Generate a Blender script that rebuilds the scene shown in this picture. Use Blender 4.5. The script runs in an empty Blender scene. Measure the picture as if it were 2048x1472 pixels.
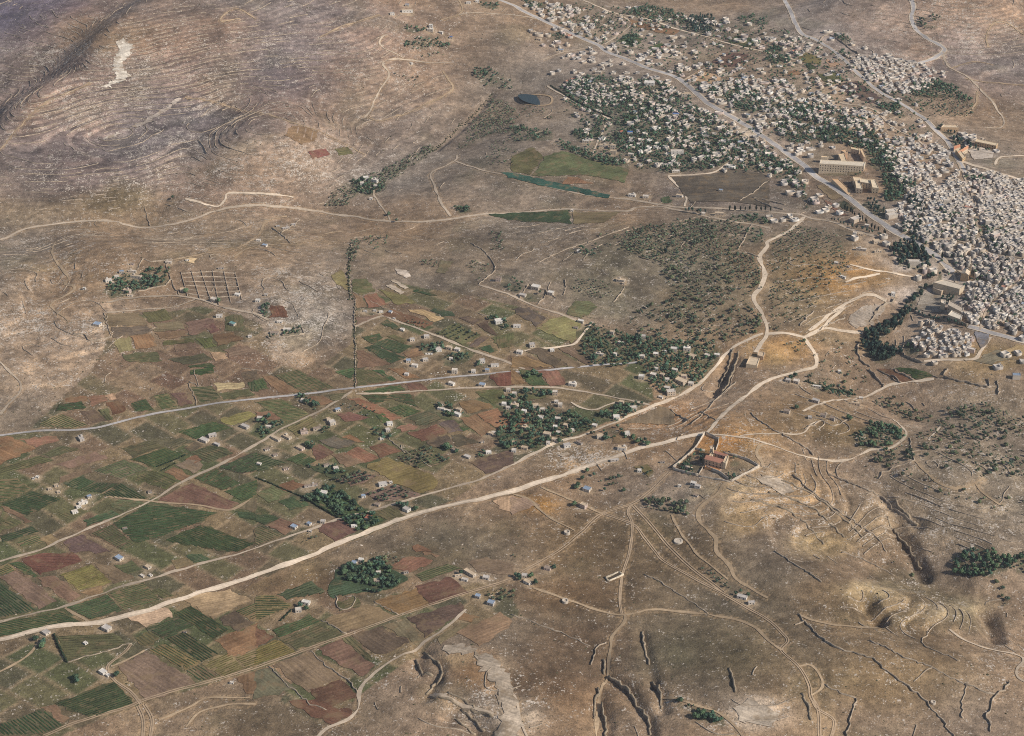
import bpy, math, random
import numpy as np
from mathutils import Vector
from mathutils.geometry import delaunay_2d_cdt

# ------------------------------------------------------------------ camera, sky, sun
W, H = 2048.0, 1472.0
FOC = 736.0 / math.tan(math.radians(12.0))        # focal length in photo pixels
PITCH = math.radians(31.0)
CAMH = 1300.0
sc = bpy.context.scene
C = sc.collection
cam = bpy.data.cameras.new("camera")
cam.sensor_width = 36.0
cam.lens = 36.0 * FOC / W
cam.clip_start = 10.0
cam.clip_end = 60000.0
cam_ob = bpy.data.objects.new("camera", cam)
C.objects.link(cam_ob)
cam_ob.location = (0, 0, CAMH)
cam_ob.rotation_euler = (math.radians(90) - PITCH, 0, 0)
sc.camera = cam_ob

SUN_EL, SUN_AZ = math.radians(38.0), math.radians(113.0)   # azimuth from +Y clockwise: right, a little behind the camera
world = bpy.data.worlds.new("World")
sc.world = world
world.use_nodes = True
wn = world.node_tree
sky = wn.nodes.new("ShaderNodeTexSky")
sky.sky_type = 'NISHITA'
sky.sun_disc = False
sky.sun_elevation = SUN_EL
sky.sun_rotation = SUN_AZ
bg = wn.nodes["Background"]
bg.inputs[1].default_value = 0.085
wn.links.new(sky.outputs[0], bg.inputs[0])
sl = bpy.data.lights.new("sun", 'SUN')
sl.energy = 4.3
sl.angle = math.radians(0.5)
sl.color = (1.0, 0.95, 0.88)
sun_ob = bpy.data.objects.new("sun", sl)
C.objects.link(sun_ob)
to_sun = Vector((math.sin(SUN_AZ) * math.cos(SUN_EL), math.cos(SUN_AZ) * math.cos(SUN_EL), math.sin(SUN_EL)))
sun_ob.rotation_euler = to_sun.to_track_quat('Z', 'Y').to_euler()
sun_ob.location = (600, 1500, 2500)
sc.view_settings.view_transform = 'Standard'
sc.view_settings.look = 'None'
sc.view_settings.exposure = 0.0
sc.view_settings.gamma = 1.0
sc.view_settings.use_curve_mapping = False
sc.cycles.use_denoising = False
sc.cycles.max_bounces = 4
sc.cycles.volume_bounces = 0
sc.cycles.filter_width = 1.05

rng = np.random.default_rng(7)
random.seed(7)

# ------------------------------------------------------------------ numeric helpers
def lin(c):
    c = np.asarray(c, float) / 255.0
    return np.where(c <= 0.04045, c / 12.92, ((c + 0.055) / 1.055) ** 2.4)

def _hash(ix, iy, seed):
    h = (ix.astype(np.int64) * 374761393 + iy.astype(np.int64) * 668265263 + seed * 974711) & 0xffffffff
    h = ((h ^ (h >> 13)) * 1274126177) & 0xffffffff
    h = h ^ (h >> 16)
    return (h & 0xffffff) / float(0xffffff)

def vnoise(x, y, seed=0):
    ix, iy = np.floor(x), np.floor(y)
    fx, fy = x - ix, y - iy
    fx = fx * fx * (3 - 2 * fx); fy = fy * fy * (3 - 2 * fy)
    a = _hash(ix, iy, seed); b = _hash(ix + 1, iy, seed)
    c = _hash(ix, iy + 1, seed); d = _hash(ix + 1, iy + 1, seed)
    return (a + (b - a) * fx) * (1 - fy) + (c + (d - c) * fx) * fy

def fbm(x, y, wl, octs=4, seed=0):
    s, amp, tot = 0.0, 1.0, 0.0
    f = 1.0 / wl
    for o in range(octs):
        s = s + amp * (vnoise(x * f + 17.3 * o, y * f - 9.1 * o, seed + o) - 0.5)
        tot += amp; amp *= 0.5; f *= 2.03
    return s / tot * 2

def sstep(a, b, v):
    t = np.clip((v - a) / (b - a), 0, 1)
    return t * t * (3 - 2 * t)

CP, SP = math.cos(PITCH), math.sin(PITCH)
def rays(p):
    p = np.asarray(p, float).reshape(-1, 2)
    dx = (p[:, 0] - W / 2) / FOC
    dy = -(p[:, 1] - H / 2) / FOC
    return np.stack([dx, CP + dy * SP, -SP + dy * CP], 1)

def project(x, y, z):
    zz = z - CAMH
    f = y * CP - zz * SP
    u = y * SP + zz * CP
    f = np.maximum(f, 50.0)
    return W / 2 + FOC * x / f, H / 2 - FOC * u / f

def flat(px, py):
    d = rays([(px, py)])[0]
    t = -CAMH / d[2]
    return d[0] * t, d[1] * t

def T(c, r, pts):
    """tile coordinates (4x enlarged 512 x 368 tiles of the survey) -> photo pixels"""
    return [(c * 512 + x / 4.0, r * 368 + y / 4.0) for x, y in pts]

# ------------------------------------------------------------------ relief
#   photo px, py, amplitude, radius x, radius y, rotation deg
BUMPS = [
 (250, 60, 120, 520, 420, 20), (420, 300, 25, 250, 120, 20), (120, 330, 30, 160, 140, 0),
 (760, 20, 45, 380, 300, 0), (560, 640, 26, 150, 170, 0), (90, 640, 34, 170, 200, 0),
 (300, 520, 18, 220, 90, 0), (1350, 540, 34, 260, 220, 0), (2000, 520, 62, 330, 360, 0),
 (1650, 240, 30, 380, 260, 0), (1570, 985, 34, 130, 110, -30), (1480, 880, 12, 140, 90, 0),
 (1850, 1010, 20, 150, 120, 0), (960, 1380, 15, 110, 90, 0), (1530, 1430, 14, 110, 80, 0),
 (1900, 60, 40, 500, 350, 0), (1010, 610, 10, 160, 100, 0), (1640, 1330, 10, 150, 80, 0),
 (1870, 1330, 14, 180, 60, 0), (1860, 1205, 26, 95, 45, -12),
 (600, 330, 26, 130, 170, 20), (190, 300, -34, 170, 130, 25), (240, 150, 22, 110, 200, 35), (720, 140, 20, 120, 160, 0), (60, 250, 22, 110, 120, 0), (470, 120, 20, 150, 120, 0), (1750, 930, 16, 90, 120, 30), (1700, 1180, 16, 120, 60, -20),
 (1960, 60, 30, 160, 140, 0), (1760, 40, 24, 180, 150, 20),
]
#   troughs: polyline px, depth, half width (m)
TROUGHS = [
 ([(-60, 430), (160, 415), (320, 435), (560, 412), (660, 400), (800, 330), (990, 185)], 26, 110),
 ([(700, 440), (900, 435), (1130, 425), (1300, 415)], 10, 80),
 ([(1900, 600), (1800, 640), (1740, 690), (1730, 760), (1800, 800)], 26, 75),
 ([(1440, 700), (1400, 800), (1350, 850)], 8, 45),
 ([(1700, 960), (1780, 1040), (1835, 1130), (1900, 1190), (2060, 1230), (2200, 1240)], 40, 95),
 ([(1110, 1260), (1210, 1350), (1195, 1480)], 4, 40),
 ([(480, 215), (400, 300), (300, 400)], 15, 55), ([(650, 190), (700, 260), (640, 390)], 12, 60), ([(900, 110), (820, 200), (740, 250)], 10, 60), ([(1560, 1040), (1640, 1100), (1740, 1160)], 10, 45), ([(60, 480), (120, 560), (60, 700)], 14, 60),
]
RAVINES = [
 ([(1786, 1040), (1806, 1080), (1832, 1125), (1842, 1150)], 13, 11),
 ([(1729, 1192), (1738, 1214), (1752, 1238)], 15, 12),
 ([(1972, 1228), (1980, 1250), (1985, 1270)], 15, 12),
 ([(836, 1300), (835, 1330), (848, 1352), (868, 1362), (852, 1392)], 7, 9),
 ([(852, 1303), (880, 1330), (872, 1352)], 6, 8),
 ([(905, 1432), (935, 1442), (965, 1475)], 8, 9), ([(922, 1412), (955, 1436), (985, 1454)], 6, 8),
 ([(1207, 1315), (1207, 1350)], 4, 6), ([(1198, 1380), (1189, 1416), (1187, 1445)], 5, 7),
 ([(1203, 1408), (1211, 1445), (1206, 1480)], 6, 8),
 ([(1220, 1358), (1253, 1380), (1274, 1414), (1296, 1438), (1300, 1480)], 7, 8),
 ([(1283, 1264), (1290, 1294), (1300, 1329), (1306, 1366)], 4, 6),
 ([(1308, 1370), (1322, 1390), (1325, 1420)], 6, 7),
 ([(1452, 720), (1440, 755), (1425, 790)], 5, 6), ([(1468, 715), (1450, 760), (1432, 788)], 5, 6),
 ([(984, 190), (930, 250), (872, 300)], 5, 7),
 ([(1762, 990), (1790, 1022), (1830, 1050)], 8, 9),
]
TERR = [(250, 220, 420, 200, 1.0), (620, 120, 200, 120, .6), (120, 640, 150, 150, .7), (560, 640, 110, 130, .6), (430, 480, 250, 40, .4),
        (1640, 1000, 220, 90, 1.0), (1880, 1000, 200, 120, .8), (1820, 1220, 160, 50, 1.0), (960, 1400, 110, 60, .9),
        (1300, 540, 180, 110, .5), (1640, 560, 90, 90, .8), (1900, 80, 220, 100, .8), (1480, 1420, 120, 50, .7), (1700, 820, 160, 60, .6),
        (1390, 800, 80, 60, .6), (1250, 470, 200, 60, .4), (760, 220, 140, 90, .5), (1150, 918, 80, 26, .9), (1330, 830, 80, 30, .9), (560, 330, 120, 60, .5)]

def base_h(x, y):
    z = 0.0 * x
    for px, py, a, rx, ry, rot in BUMPS:
        cx, cy = flat(px, py)
        r = math.radians(rot); c, s = math.cos(r), math.sin(r)
        u = (x - cx) * c + (y - cy) * s; v = -(x - cx) * s + (y - cy) * c
        z = z + a * np.exp(-(u / rx) ** 2 - (v / ry) ** 2)
    z = z + 9 * fbm(x, y, 420, 3, 3) + 3.0 * fbm(x, y, 90, 3, 11)
    far = sstep(4200, 9000, y) + sstep(2200, 6000, np.abs(x))
    z = z + far * 70 * fbm(x, y, 1800, 3, 5)
    # crest of the top left hill: the ground drops away behind it
    ax, ay = flat(-60, 158); bx, by = flat(215, 10)
    dx, dy = bx - ax, by - ay
    L = math.hypot(dx, dy)
    nx, ny = -dy / L, dx / L
    d = (x - ax) * nx + (y - ay) * ny + 14 * fbm(x, y, 120, 2, 21)
    z = z - 52 * sstep(-285, -135, d)
    return z

def seg_dist(x, y, pl):
    best = np.full(x.shape, 1e9)
    for (ax, ay), (bx, by) in zip(pl[:-1], pl[1:]):
        dx, dy = bx - ax, by - ay
        t = np.clip(((x - ax) * dx + (y - ay) * dy) / (dx * dx + dy * dy + 1e-9), 0, 1)
        best = np.minimum(best, np.hypot(x - ax - t * dx, y - ay - t * dy))
    return best

GS = 3.25
X0, Y0 = -1235.0, 1270.0
NXG, NYG = 770, 810
XS = X0 + GS * np.arange(NXG)
YS = Y0 + GS * np.arange(NYG)

def ext(lo, hi, far):
    out = []; s = 4.0; v = hi
    while v < far:
        s *= 1.35; v += s; out.append(v)
    pre = []; s = 4.0; v = lo
    while v > -far:
        s *= 1.35; v -= s; pre.append(v)
    return np.array(pre[::-1]), np.array(out)
xa, xb = ext(XS[0], XS[-1], 26000.0)
ya, yb = ext(YS[0], YS[-1], 26000.0)
XA = np.concatenate([xa, XS, xb]); YA = np.concatenate([ya, YS, yb])
GX, GY = np.meshgrid(XA, YA)
ZB = base_h(GX, GY)
for pl, dep, hw in TROUGHS:
    d = seg_dist(GX, GY, [flat(*p) for p in pl])
    ZB = ZB - dep * np.exp(-(d / hw) ** 2)
ix0, iy0 = len(xa), len(ya)
def setgrid(z):
    global ZG
    ZG = np.ascontiguousarray(z[iy0:iy0 + NYG, ix0:ix0 + NXG])
setgrid(ZB)

def ground(x, y):
    x = np.asarray(x, float); y = np.asarray(y, float)
    u = np.clip((x - X0) / GS, 0, NXG - 1.001); v = np.clip((y - Y0) / GS, 0, NYG - 1.001)
    i = u.astype(int); j = v.astype(int); fu = u - i; fv = v - j
    return (ZG[j, i] * (1 - fu) + ZG[j, i + 1] * fu) * (1 - fv) + (ZG[j + 1, i] * (1 - fu) + ZG[j + 1, i + 1] * fu) * fv

def unproj(p):
    d = rays(p)
    d = d / np.linalg.norm(d[:, :2], axis=1)[:, None]        # t = horizontal metres
    n = len(d)
    hit = np.zeros(n, bool); lo = np.full(n, 900.0); hi = np.full(n, 900.0)
    t = 900.0
    while t < 5200 and not hit.all():
        z = CAMH + d[:, 2] * t
        under = z < ground(d[:, 0] * t, d[:, 1] * t)
        new = under & ~hit
        hi[new] = t; lo[new] = t - 6; hit |= new
        t += 6
    hi[~hit] = 5200; lo[~hit] = 5194
    for _ in range(10):
        m = (lo + hi) / 2
        under = CAMH + d[:, 2] * m < ground(d[:, 0] * m, d[:, 1] * m)
        hi = np.where(under, m, hi); lo = np.where(under, lo, m)
    return np.stack([d[:, 0] * hi, d[:, 1] * hi], 1)

PX, PY = project(GX, GY, ZB)
def blobs(lst, default):
    w = np.full(GX.shape, float(default))
    for px, py, rx, ry, v in lst:
        k = np.exp(-(((PX - px) / rx) ** 2 + ((PY - py) / ry) ** 2) ** 1.5)
        w = w * (1 - k) + v * k
    return w
TW = blobs(TERR, 0.0)
zt = ZB.copy()
hq = 4.2 + 1.2 * fbm(GX, GY, 500, 2, 33)
ZS = ZB.copy()
q = (ZB + 1.2 * fbm(GX, GY, 60, 2, 31)) / hq
fr = q - np.floor(q)
zt = ZB + hq * ((sstep(0.70, 1.0, fr)) - fr) * 0.95
ZB = ZB * (1 - TW) + zt * TW
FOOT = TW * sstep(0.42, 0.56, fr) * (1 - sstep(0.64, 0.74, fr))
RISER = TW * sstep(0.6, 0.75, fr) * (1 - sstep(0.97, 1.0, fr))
setgrid(ZB)
RAVW = [unproj(pl) for pl, _, _ in RAVINES]
RAVM = np.zeros(GX.shape)
for (pl, dep, hw), wpl in zip(RAVINES, RAVW):
    d = seg_dist(GX, GY, wpl)
    k = np.clip(1 - (d + 2.2 * fbm(GX, GY, 18, 2, 27)) / (1.55 * hw), 0, 1) ** .85
    ZB = ZB - dep * k
    RAVM = np.maximum(RAVM, k * min(1.0, dep / 8))
ROCKW = blobs([(260, 220, 420, 200, .62), (650, 100, 250, 140, .55), (590, 630, 100, 120, 1.0), (130, 690, 160, 120, .9), (110, 520, 160, 80, .6),
               (450, 470, 160, 40, .6), (560, 320, 200, 70, .85), (110, 110, 100, 30, .9), (1900, 1000, 220, 130, .62), (1900, 60, 200, 90, .75), (1250, 1180, 400, 120, .12),
               (350, 1050, 600, 260, .08), (900, 780, 330, 130, .08), (990, 1420, 90, 55, .85), (1530, 1425, 80, 45, .95), (1340, 1400, 70, 40, .5), (1560, 980, 80, 40, .8), (1480, 865, 70, 40, .55),
               (1820, 1220, 140, 50, .55), (2000, 1330, 80, 50, .7), (1640, 1010, 130, 70, .6), (1300, 560, 180, 80, .42), (1080, 470, 160, 60, .5),
               (1960, 790, 100, 40, .5), (1150, 915, 80, 30, .95), (1330, 835, 80, 32, .9), (740, 1350, 60, 40, .45), (1550, 700, 60, 30, .5)], .25)
ZB = ZB + (0.12 + 1.1 * ROCKW) * 0.8 * fbm(GX, GY, 16, 2, 41)
setgrid(ZB)

# ------------------------------------------------------------------ ground albedo
TINT = [
 (260, 200, 480, 240, (126, 109, 99)), (60, 20, 150, 70, (116, 101, 103)), (420, 250, 120, 70, (108, 95, 89)), (200, 70, 120, 40, (138, 116, 95)),
 (150, 320, 130, 60, (116, 101, 94)), (650, 90, 220, 130, (128, 111, 101)), (600, 160, 90, 50, (112, 98, 93)), (110, 430, 250, 35, (130, 110, 86)),
 (230, 400, 80, 25, (108, 93, 70)), (560, 320, 200, 60, (138, 121, 105)), (760, 200, 120, 100, (134, 115, 98)), (1250, 100, 200, 60, (146, 127, 108)),
 (1850, 60, 300, 120, (152, 132, 116)), (1980, 150, 120, 60, (138, 119, 105)), (1900, 100, 60, 40, (140, 122, 110)),
 (170, 700, 200, 130, (148, 129, 109)), (590, 630, 110, 130, (150, 135, 118)), (120, 540, 150, 90, (134, 115, 94)), (420, 480, 200, 50, (134, 117, 97)),
 (1000, 520, 300, 90, (132, 114, 93)), (1350, 560, 200, 110, (120, 104, 82)), (1620, 560, 90, 100, (122, 108, 86)),
 (350, 1050, 560, 280, (128, 105, 78)), (900, 800, 320, 140, (136, 110, 82)), (1300, 720, 200, 70, (132, 108, 82)),
 (1400, 1250, 420, 170, (116, 98, 75)), (1230, 1080, 200, 70, (112, 94, 70)), (900, 1090, 140, 50, (106, 93, 74)), (1150, 1340, 160, 90, (110, 89, 68)), (560, 1430, 200, 50, (112, 97, 77)),
 (100, 1350, 160, 60, (128, 108, 82)), (1560, 985, 130, 50, (168, 140, 106)), (1480, 880, 100, 50, (158, 128, 92)), (1440, 890, 50, 30, (166, 126, 82)), (1330, 830, 90, 35, (154, 124, 94)),
 (1560, 700, 70, 35, (178, 142, 98)), (1700, 545, 110, 40, (148, 118, 80)), (960, 1340, 60, 40, (160, 126, 92)), (1000, 1430, 90, 40, (152, 136, 118)), (1520, 1420, 70, 35, (158, 141, 122)),
 (1750, 1050, 130, 50, (130, 112, 88)), (1920, 1000, 180, 130, (142, 122, 98)), (1820, 1220, 150, 50, (134, 116, 90)), (1750, 1350, 220, 80, (118, 100, 76)),
 (1450, 380, 140, 35, (116, 101, 88)), (1930, 510, 170, 150, (190, 174, 158)), (1600, 230, 260, 90, (154, 134, 114)), (1280, 250, 140, 70, (142, 123, 102)),
 (1150, 920, 110, 30, (150, 126, 98)), (1980, 800, 120, 50, (138, 119, 96)), (1600, 830, 90, 50, (120, 101, 76)), (1680, 860, 60, 40, (112, 94, 68)), (1100, 340, 120, 40, (118, 100, 78)),
 (60, 1160, 120, 60, (122, 98, 72)), (1790, 1110, 60, 40, (118, 99, 78)), (1840, 700, 120, 40, (156, 135, 112)), (1960, 720, 90, 40, (142, 118, 86)), (1060, 1010, 50, 20, (160, 124, 78)), (1330, 1110, 150, 60, (104, 86, 64)), (1150, 1190, 120, 40, (104, 84, 62)), (1420, 1300, 150, 60, (108, 92, 68)), (1180, 1290, 110, 50, (106, 84, 62)), (1000, 1370, 34, 60, (182, 158, 128)), (905, 1320, 40, 22, (166, 138, 104)), (1020, 1440, 50, 40, (178, 160, 138)), (1505, 1425, 50, 28, (182, 164, 142)), (850, 1120, 90, 30, (112, 96, 74)), (1740, 1180, 60, 24, (160, 142, 112)), (1900, 1215, 70, 20, (158, 140, 112)), (1640, 1090, 60, 24, (158, 136, 102)), (1480, 1040, 60, 30, (140, 116, 84)),
]
PX, PY = project(GX, GY, ZB)
wx = PX + 26 * fbm(GX, GY, 70, 3, 51); wy = PY + 14 * fbm(GX, GY, 70, 3, 57)
PATCH = (.18 + .82 * sstep(-.25, .3, fbm(GX, GY, 34, 4, 181)))[..., None]
tint = np.empty(GX.shape + (3,)); tint[:] = lin((134, 115, 95))
for px, py, rx, ry, col in TINT:
    k = np.exp(-(((wx - px) / rx) ** 2 + ((wy - py) / ry) ** 2) ** 1.6)[..., None]
    if sum(col) > 430:
        k = k * PATCH
    tint = tint * (1 - k) + lin(col) * k
n1 = fbm(GX, GY, 130, 4, 61)[..., None]; n2 = fbm(GX, GY, 28, 3, 67)[..., None]; n3 = fbm(GX, GY, 220, 3, 71)[..., None]
tint = tint * (1 + 0.36 * n1 + 0.44 * n2)
sq1 = sstep(.90, .99, 1 - np.abs(fbm(GX + 9 * n2[..., 0], GY, 46, 3, 141)) * 1.3)[..., None] * (.42 + ROCKW)[..., None]
sq2 = sstep(.90, .99, 1 - np.abs(fbm(GX, GY + 9 * n2[..., 0], 38, 3, 151)) * 1.3)[..., None] * (.42 + ROCKW)[..., None]
tint = tint * (1 + .34 * sq1) * (1 - .26 * sq2)
tint = tint * (1 + 0.18 * n3 * np.array([0.9, 0.1, -0.9]))
lum = tint.mean(-1, keepdims=True)
tint = np.clip(tint * 1.04 - lum * 0.04, .01, 1) * np.array([1.075, 1.07, 1.075])
ochre = sstep(0.2, 0.6, fbm(GX, GY, 60, 3, 81))[..., None] * 0.25
tint = tint * (1 - ochre) + (tint * np.array([1.22, 1.08, 0.86])) * ochre
green = sstep(0.15, 0.55, fbm(GX, GY, 80, 3, 85))[..., None] * 0.35
tint = tint * (1 - green) + (tint * np.array([0.74, 0.84, 0.72])) * green
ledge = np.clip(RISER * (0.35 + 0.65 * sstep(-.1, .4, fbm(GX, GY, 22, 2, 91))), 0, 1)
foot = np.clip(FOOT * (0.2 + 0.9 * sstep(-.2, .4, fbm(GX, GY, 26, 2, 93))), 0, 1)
tint = tint * (1 + 0.42 * ledge[..., None] * np.array([1.1, 1.0, .85])) * (1 - 0.34 * foot[..., None])  # terrace risers coloured paler, the band along their foot darker
ROCKA = np.clip(ROCKW * (0.75 + 0.9 * fbm(GX, GY, 45, 3, 95)) + 0.40 * ledge, 0, 1.1)

# ------------------------------------------------------------------ materials
def newmat(name, rough=0.95):
    m = bpy.data.materials.new(name); m.use_nodes = True
    b = m.node_tree.nodes["Principled BSDF"]
    b.inputs["Roughness"].default_value = rough
    b.inputs["Specular IOR Level"].default_value = 0.12
    return m, m.node_tree, b

def nd(nt, t, **kw):
    n = nt.nodes.new(t)
    for k, v in kw.items():
        setattr(n, k, v)
    return n

def noise_node(nt, co, scale, detail=2.0, rough=0.55):
    n = nd(nt, "ShaderNodeTexNoise")
    n.inputs["Scale"].default_value = scale
    n.inputs["Detail"].default_value = detail
    n.inputs["Roughness"].default_value = rough
    nt.links.new(co, n.inputs["Vector"])
    return n.outputs["Fac"]

def ramp(nt, v, a, b, lo=0.0, hi=1.0):
    n = nd(nt, "ShaderNodeMapRange", interpolation_type='SMOOTHSTEP')
    n.inputs[1].default_value = a; n.inputs[2].default_value = b
    n.inputs[3].default_value = lo; n.inputs[4].default_value = hi
    nt.links.new(v, n.inputs[0])
    return n.outputs[0]

def mth(nt, op, a, b):
    n = nd(nt, "ShaderNodeMath", operation=op)
    for i, v in enumerate((a, b)):
        if isinstance(v, (int, float)):
            n.inputs[i].default_value = v
        else:
            nt.links.new(v, n.inputs[i])
    return n.outputs[0]

def mix(nt, fac, a, b, mode='MIX'):
    n = nd(nt, "ShaderNodeMix", data_type='RGBA', blend_type=mode)
    for s, v in ((n.inputs[0], fac), (n.inputs[6], a), (n.inputs[7], b)):
        if hasattr(v, "is_linked"):
            nt.links.new(v, s)
        elif isinstance(v, (int, float)):
            s.default_value = v
        else:
            s.default_value = (*v, 1.0)
    return n.outputs[2]

def attr(nt, name):
    n = nd(nt, "ShaderNodeAttribute"); n.attribute_name = name
    return n

def grey(nt, v):
    n = nd(nt, "ShaderNodeCombineColor")
    for i in range(3):
        nt.links.new(v, n.inputs[i])
    return n.outputs[0]

def ground_material():
    m, nt, b = newmat("dry_ground")
    geo = nd(nt, "ShaderNodeNewGeometry"); co = geo.outputs["Position"]
    mp = nd(nt, "ShaderNodeMapping"); mp.inputs["Scale"].default_value = (1, 1, 2.2)
    nt.links.new(co, mp.inputs[0]); cz = mp.outputs[0]
    t = attr(nt, "tint"); rk = attr(nt, "rock")
    col = t.outputs["Color"]
    a = ramp(nt, noise_node(nt, co, 0.11, 3.0), .25, .75, .74, 1.26)
    col = mix(nt, 1.0, col, grey(nt, a), 'MULTIPLY')
    a2 = ramp(nt, noise_node(nt, co, 0.55, 2.0), .3, .7, .80, 1.20)
    col = mix(nt, 1.0, col, grey(nt, a2), 'MULTIPLY')
    # limestone showing through, more of it where the ground is rocky
    n1 = noise_node(nt, cz, 0.36, 3.0, 0.65)
    n2 = noise_node(nt, cz, 0.085, 2.0, 0.6)
    s = mth(nt, 'ADD', n1, mth(nt, 'MULTIPLY', mth(nt, 'SUBTRACT', n2, 0.5), 0.55))
    s = mth(nt, 'ADD', s, mth(nt, 'MULTIPLY', rk.outputs["Fac"], 0.17))
    rmask = ramp(nt, s, 0.66, 0.76)
    rv = noise_node(nt, co, 0.7, 1.0)
    rc = mix(nt, rv, lin((164, 148, 132)), lin((232, 219, 202)))
    col = mix(nt, mth(nt, 'MULTIPLY', rmask, 0.85), col, rc)
    # thorn scrub and dark gaps
    d1 = noise_node(nt, cz, 0.42, 2.0, 0.6)
    ds = mth(nt, 'ADD', d1, mth(nt, 'MULTIPLY', rk.outputs["Fac"], 0.09))
    dm = ramp(nt, ds, 0.61, 0.70)
    col = mix(nt, mth(nt, 'MULTIPLY', dm, 0.62), col, lin((70, 66, 50)))
    nt.links.new(col, b.inputs["Base Color"])
    bp = nd(nt, "ShaderNodeBump"); bp.inputs["Strength"].default_value = 0.7; bp.inputs["Distance"].default_value = 1.2
    nt.links.new(n1, bp.inputs["Height"]); nt.links.new(bp.outputs[0], b.inputs["Normal"])
    return m

def tinted_material(name, sc1=0.35, amp=0.25, bump=0.0, fleck=None, rough=0.95):
    m, nt, b = newmat(name, rough)
    co = nd(nt, "ShaderNodeNewGeometry").outputs["Position"]
    col = attr(nt, "tint").outputs["Color"]
    a = ramp(nt, noise_node(nt, co, sc1, 3.0), .25, .75, 1 - amp, 1 + amp)
    col = mix(nt, 1.0, col, grey(nt, a), 'MULTIPLY')
    a = ramp(nt, noise_node(nt, co, sc1 * 0.13, 2.0), .25, .75, 1 - amp * .8, 1 + amp * .8)
    col = mix(nt, 1.0, col, grey(nt, a), 'MULTIPLY')
    if fleck:
        f = ramp(nt, noise_node(nt, co, 0.5, 2.0), .62, .72, 0, .6)
        col = mix(nt, f, col, lin(fleck))
    nt.links.new(col, b.inputs["Base Color"])
    if bump:
        bp = nd(nt, "ShaderNodeBump"); bp.inputs["Strength"].default_value = 0.5; bp.inputs["Distance"].default_value = bump
        nt.links.new(noise_node(nt, co, sc1, 3.0), bp.inputs["Height"]); nt.links.new(bp.outputs[0], b.inputs["Normal"])
    return m

def plain_material(name, rgb, rough=0.9, amp=0.15, scale=0.4):
    m, nt, b = newmat(name, rough)
    co = nd(nt, "ShaderNodeNewGeometry").outputs["Position"]
    a = ramp(nt, noise_node(nt, co, scale, 3.0), .25, .75, 1 - amp, 1 + amp)
    nt.links.new(mix(nt, 1.0, tuple(lin(rgb)), grey(nt, a), 'MULTIPLY'), b.inputs["Base Color"])
    return m

def field_material():
    m, nt, b = newmat("tilled_field")
    co = nd(nt, "ShaderNodeNewGeometry").outputs["Position"]
    col = attr(nt, "tint").outputs["Color"]
    a = ramp(nt, noise_node(nt, co, 0.035, 3.0), .25, .75, .72, 1.28)
    col = mix(nt, 1.0, col, grey(nt, a), 'MULTIPLY')
    a = ramp(nt, noise_node(nt, co, 0.4, 2.5), .25, .75, .78, 1.22)
    col = mix(nt, 1.0, col, grey(nt, a), 'MULTIPLY')
    # furrows run along the field's own direction (uv is in metres along / across)
    uv = nd(nt, "ShaderNodeUVMap"); uv.uv_map = "rows"
    mp = nd(nt, "ShaderNodeMapping"); mp.inputs["Scale"].default_value = (0.012, 0.33, 1)
    nt.links.new(uv.outputs[0], mp.inputs[0])
    st = noise_node(nt, mp.outputs[0], 1.0, 2.0, 0.6)
    a = ramp(nt, st, .3, .7, .80, 1.20)
    col = mix(nt, 1.0, col, grey(nt, a), 'MULTIPLY')
    pat = ramp(nt, noise_node(nt, co, 0.06, 3.0, .65), .50, .66, 0, .55)
    col = mix(nt, pat, col, lin((132, 110, 82)))
    f = ramp(nt, noise_node(nt, co, 0.45, 2.0), .68, .76, 0, .5)
    col = mix(nt, f, col, lin((196, 176, 150)))
    nt.links.new(col, b.inputs["Base Color"])
    return m

M_GROUND = ground_material()
M_FIELD = field_material()
M_ROAD = tinted_material("packed_road", 0.25, 0.16)
M_WALL = tinted_material("dry_stone", 0.5, 0.3, 0.4)
M_HOUSE = tinted_material("plastered_stone", 0.35, 0.13)
M_LEAF = tinted_material("foliage", 0.9, 0.35)
M_ROCK = tinted_material("limestone", 0.8, 0.2)
M_TRUNK = plain_material("bark", (92, 76, 60))
M_WINDOW = plain_material("dark_window", (48, 46, 48), 0.4, 0.1)
M_DOOR = plain_material("painted_door", (86, 92, 98), 0.6, 0.1)
M_WATER, _nt, _b = newmat("still_water", 0.12)
_b.inputs["Base Color"].default_value = (*lin((50, 60, 56)), 1); _b.inputs["Specular IOR Level"].default_value = 0.5

# ------------------------------------------------------------------ object helpers
def setp(o, **kw):
    for k, v in kw.items():
        if v is not None:
            o[k] = v
    return o

def mesh_np(name, verts, faces, mat, cols=None, colname="tint", mesh_only=False):
    """verts (n,3), faces (m,k) numpy, cols (n,3) vertex colours"""
    me = bpy.data.meshes.new(name)
    verts = np.asarray(verts, np.float32); faces = np.asarray(faces, np.int32)
    nf, k = faces.shape
    me.vertices.add(len(verts)); me.vertices.foreach_set("co", verts.ravel())
    me.loops.add(nf * k); me.loops.foreach_set("vertex_index", faces.ravel())
    me.polygons.add(nf)
    me.polygons.foreach_set("loop_start", np.arange(0, nf * k, k, dtype=np.int32))
    if mat:
        me.materials.append(mat)
    if cols is not None:
        a = me.attributes.new(colname, 'FLOAT_COLOR', 'POINT')
        c = np.ones((len(verts), 4), np.float32); c[:, :3] = cols
        a.data.foreach_set("color", c.ravel())
    me.update(calc_edges=True)
    if mesh_only:
        return me
    o = bpy.data.objects.new(name, me); C.objects.link(o)
    return o

def empty(name, loc, rz=0.0, scale=(1, 1, 1), **props):
    o = bpy.data.objects.new(name, None)
    o.empty_display_size = 1.0
    o.location = loc; o.rotation_euler = (0, 0, rz); o.scale = scale
    C.objects.link(o)
    return setp(o, **props)

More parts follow.
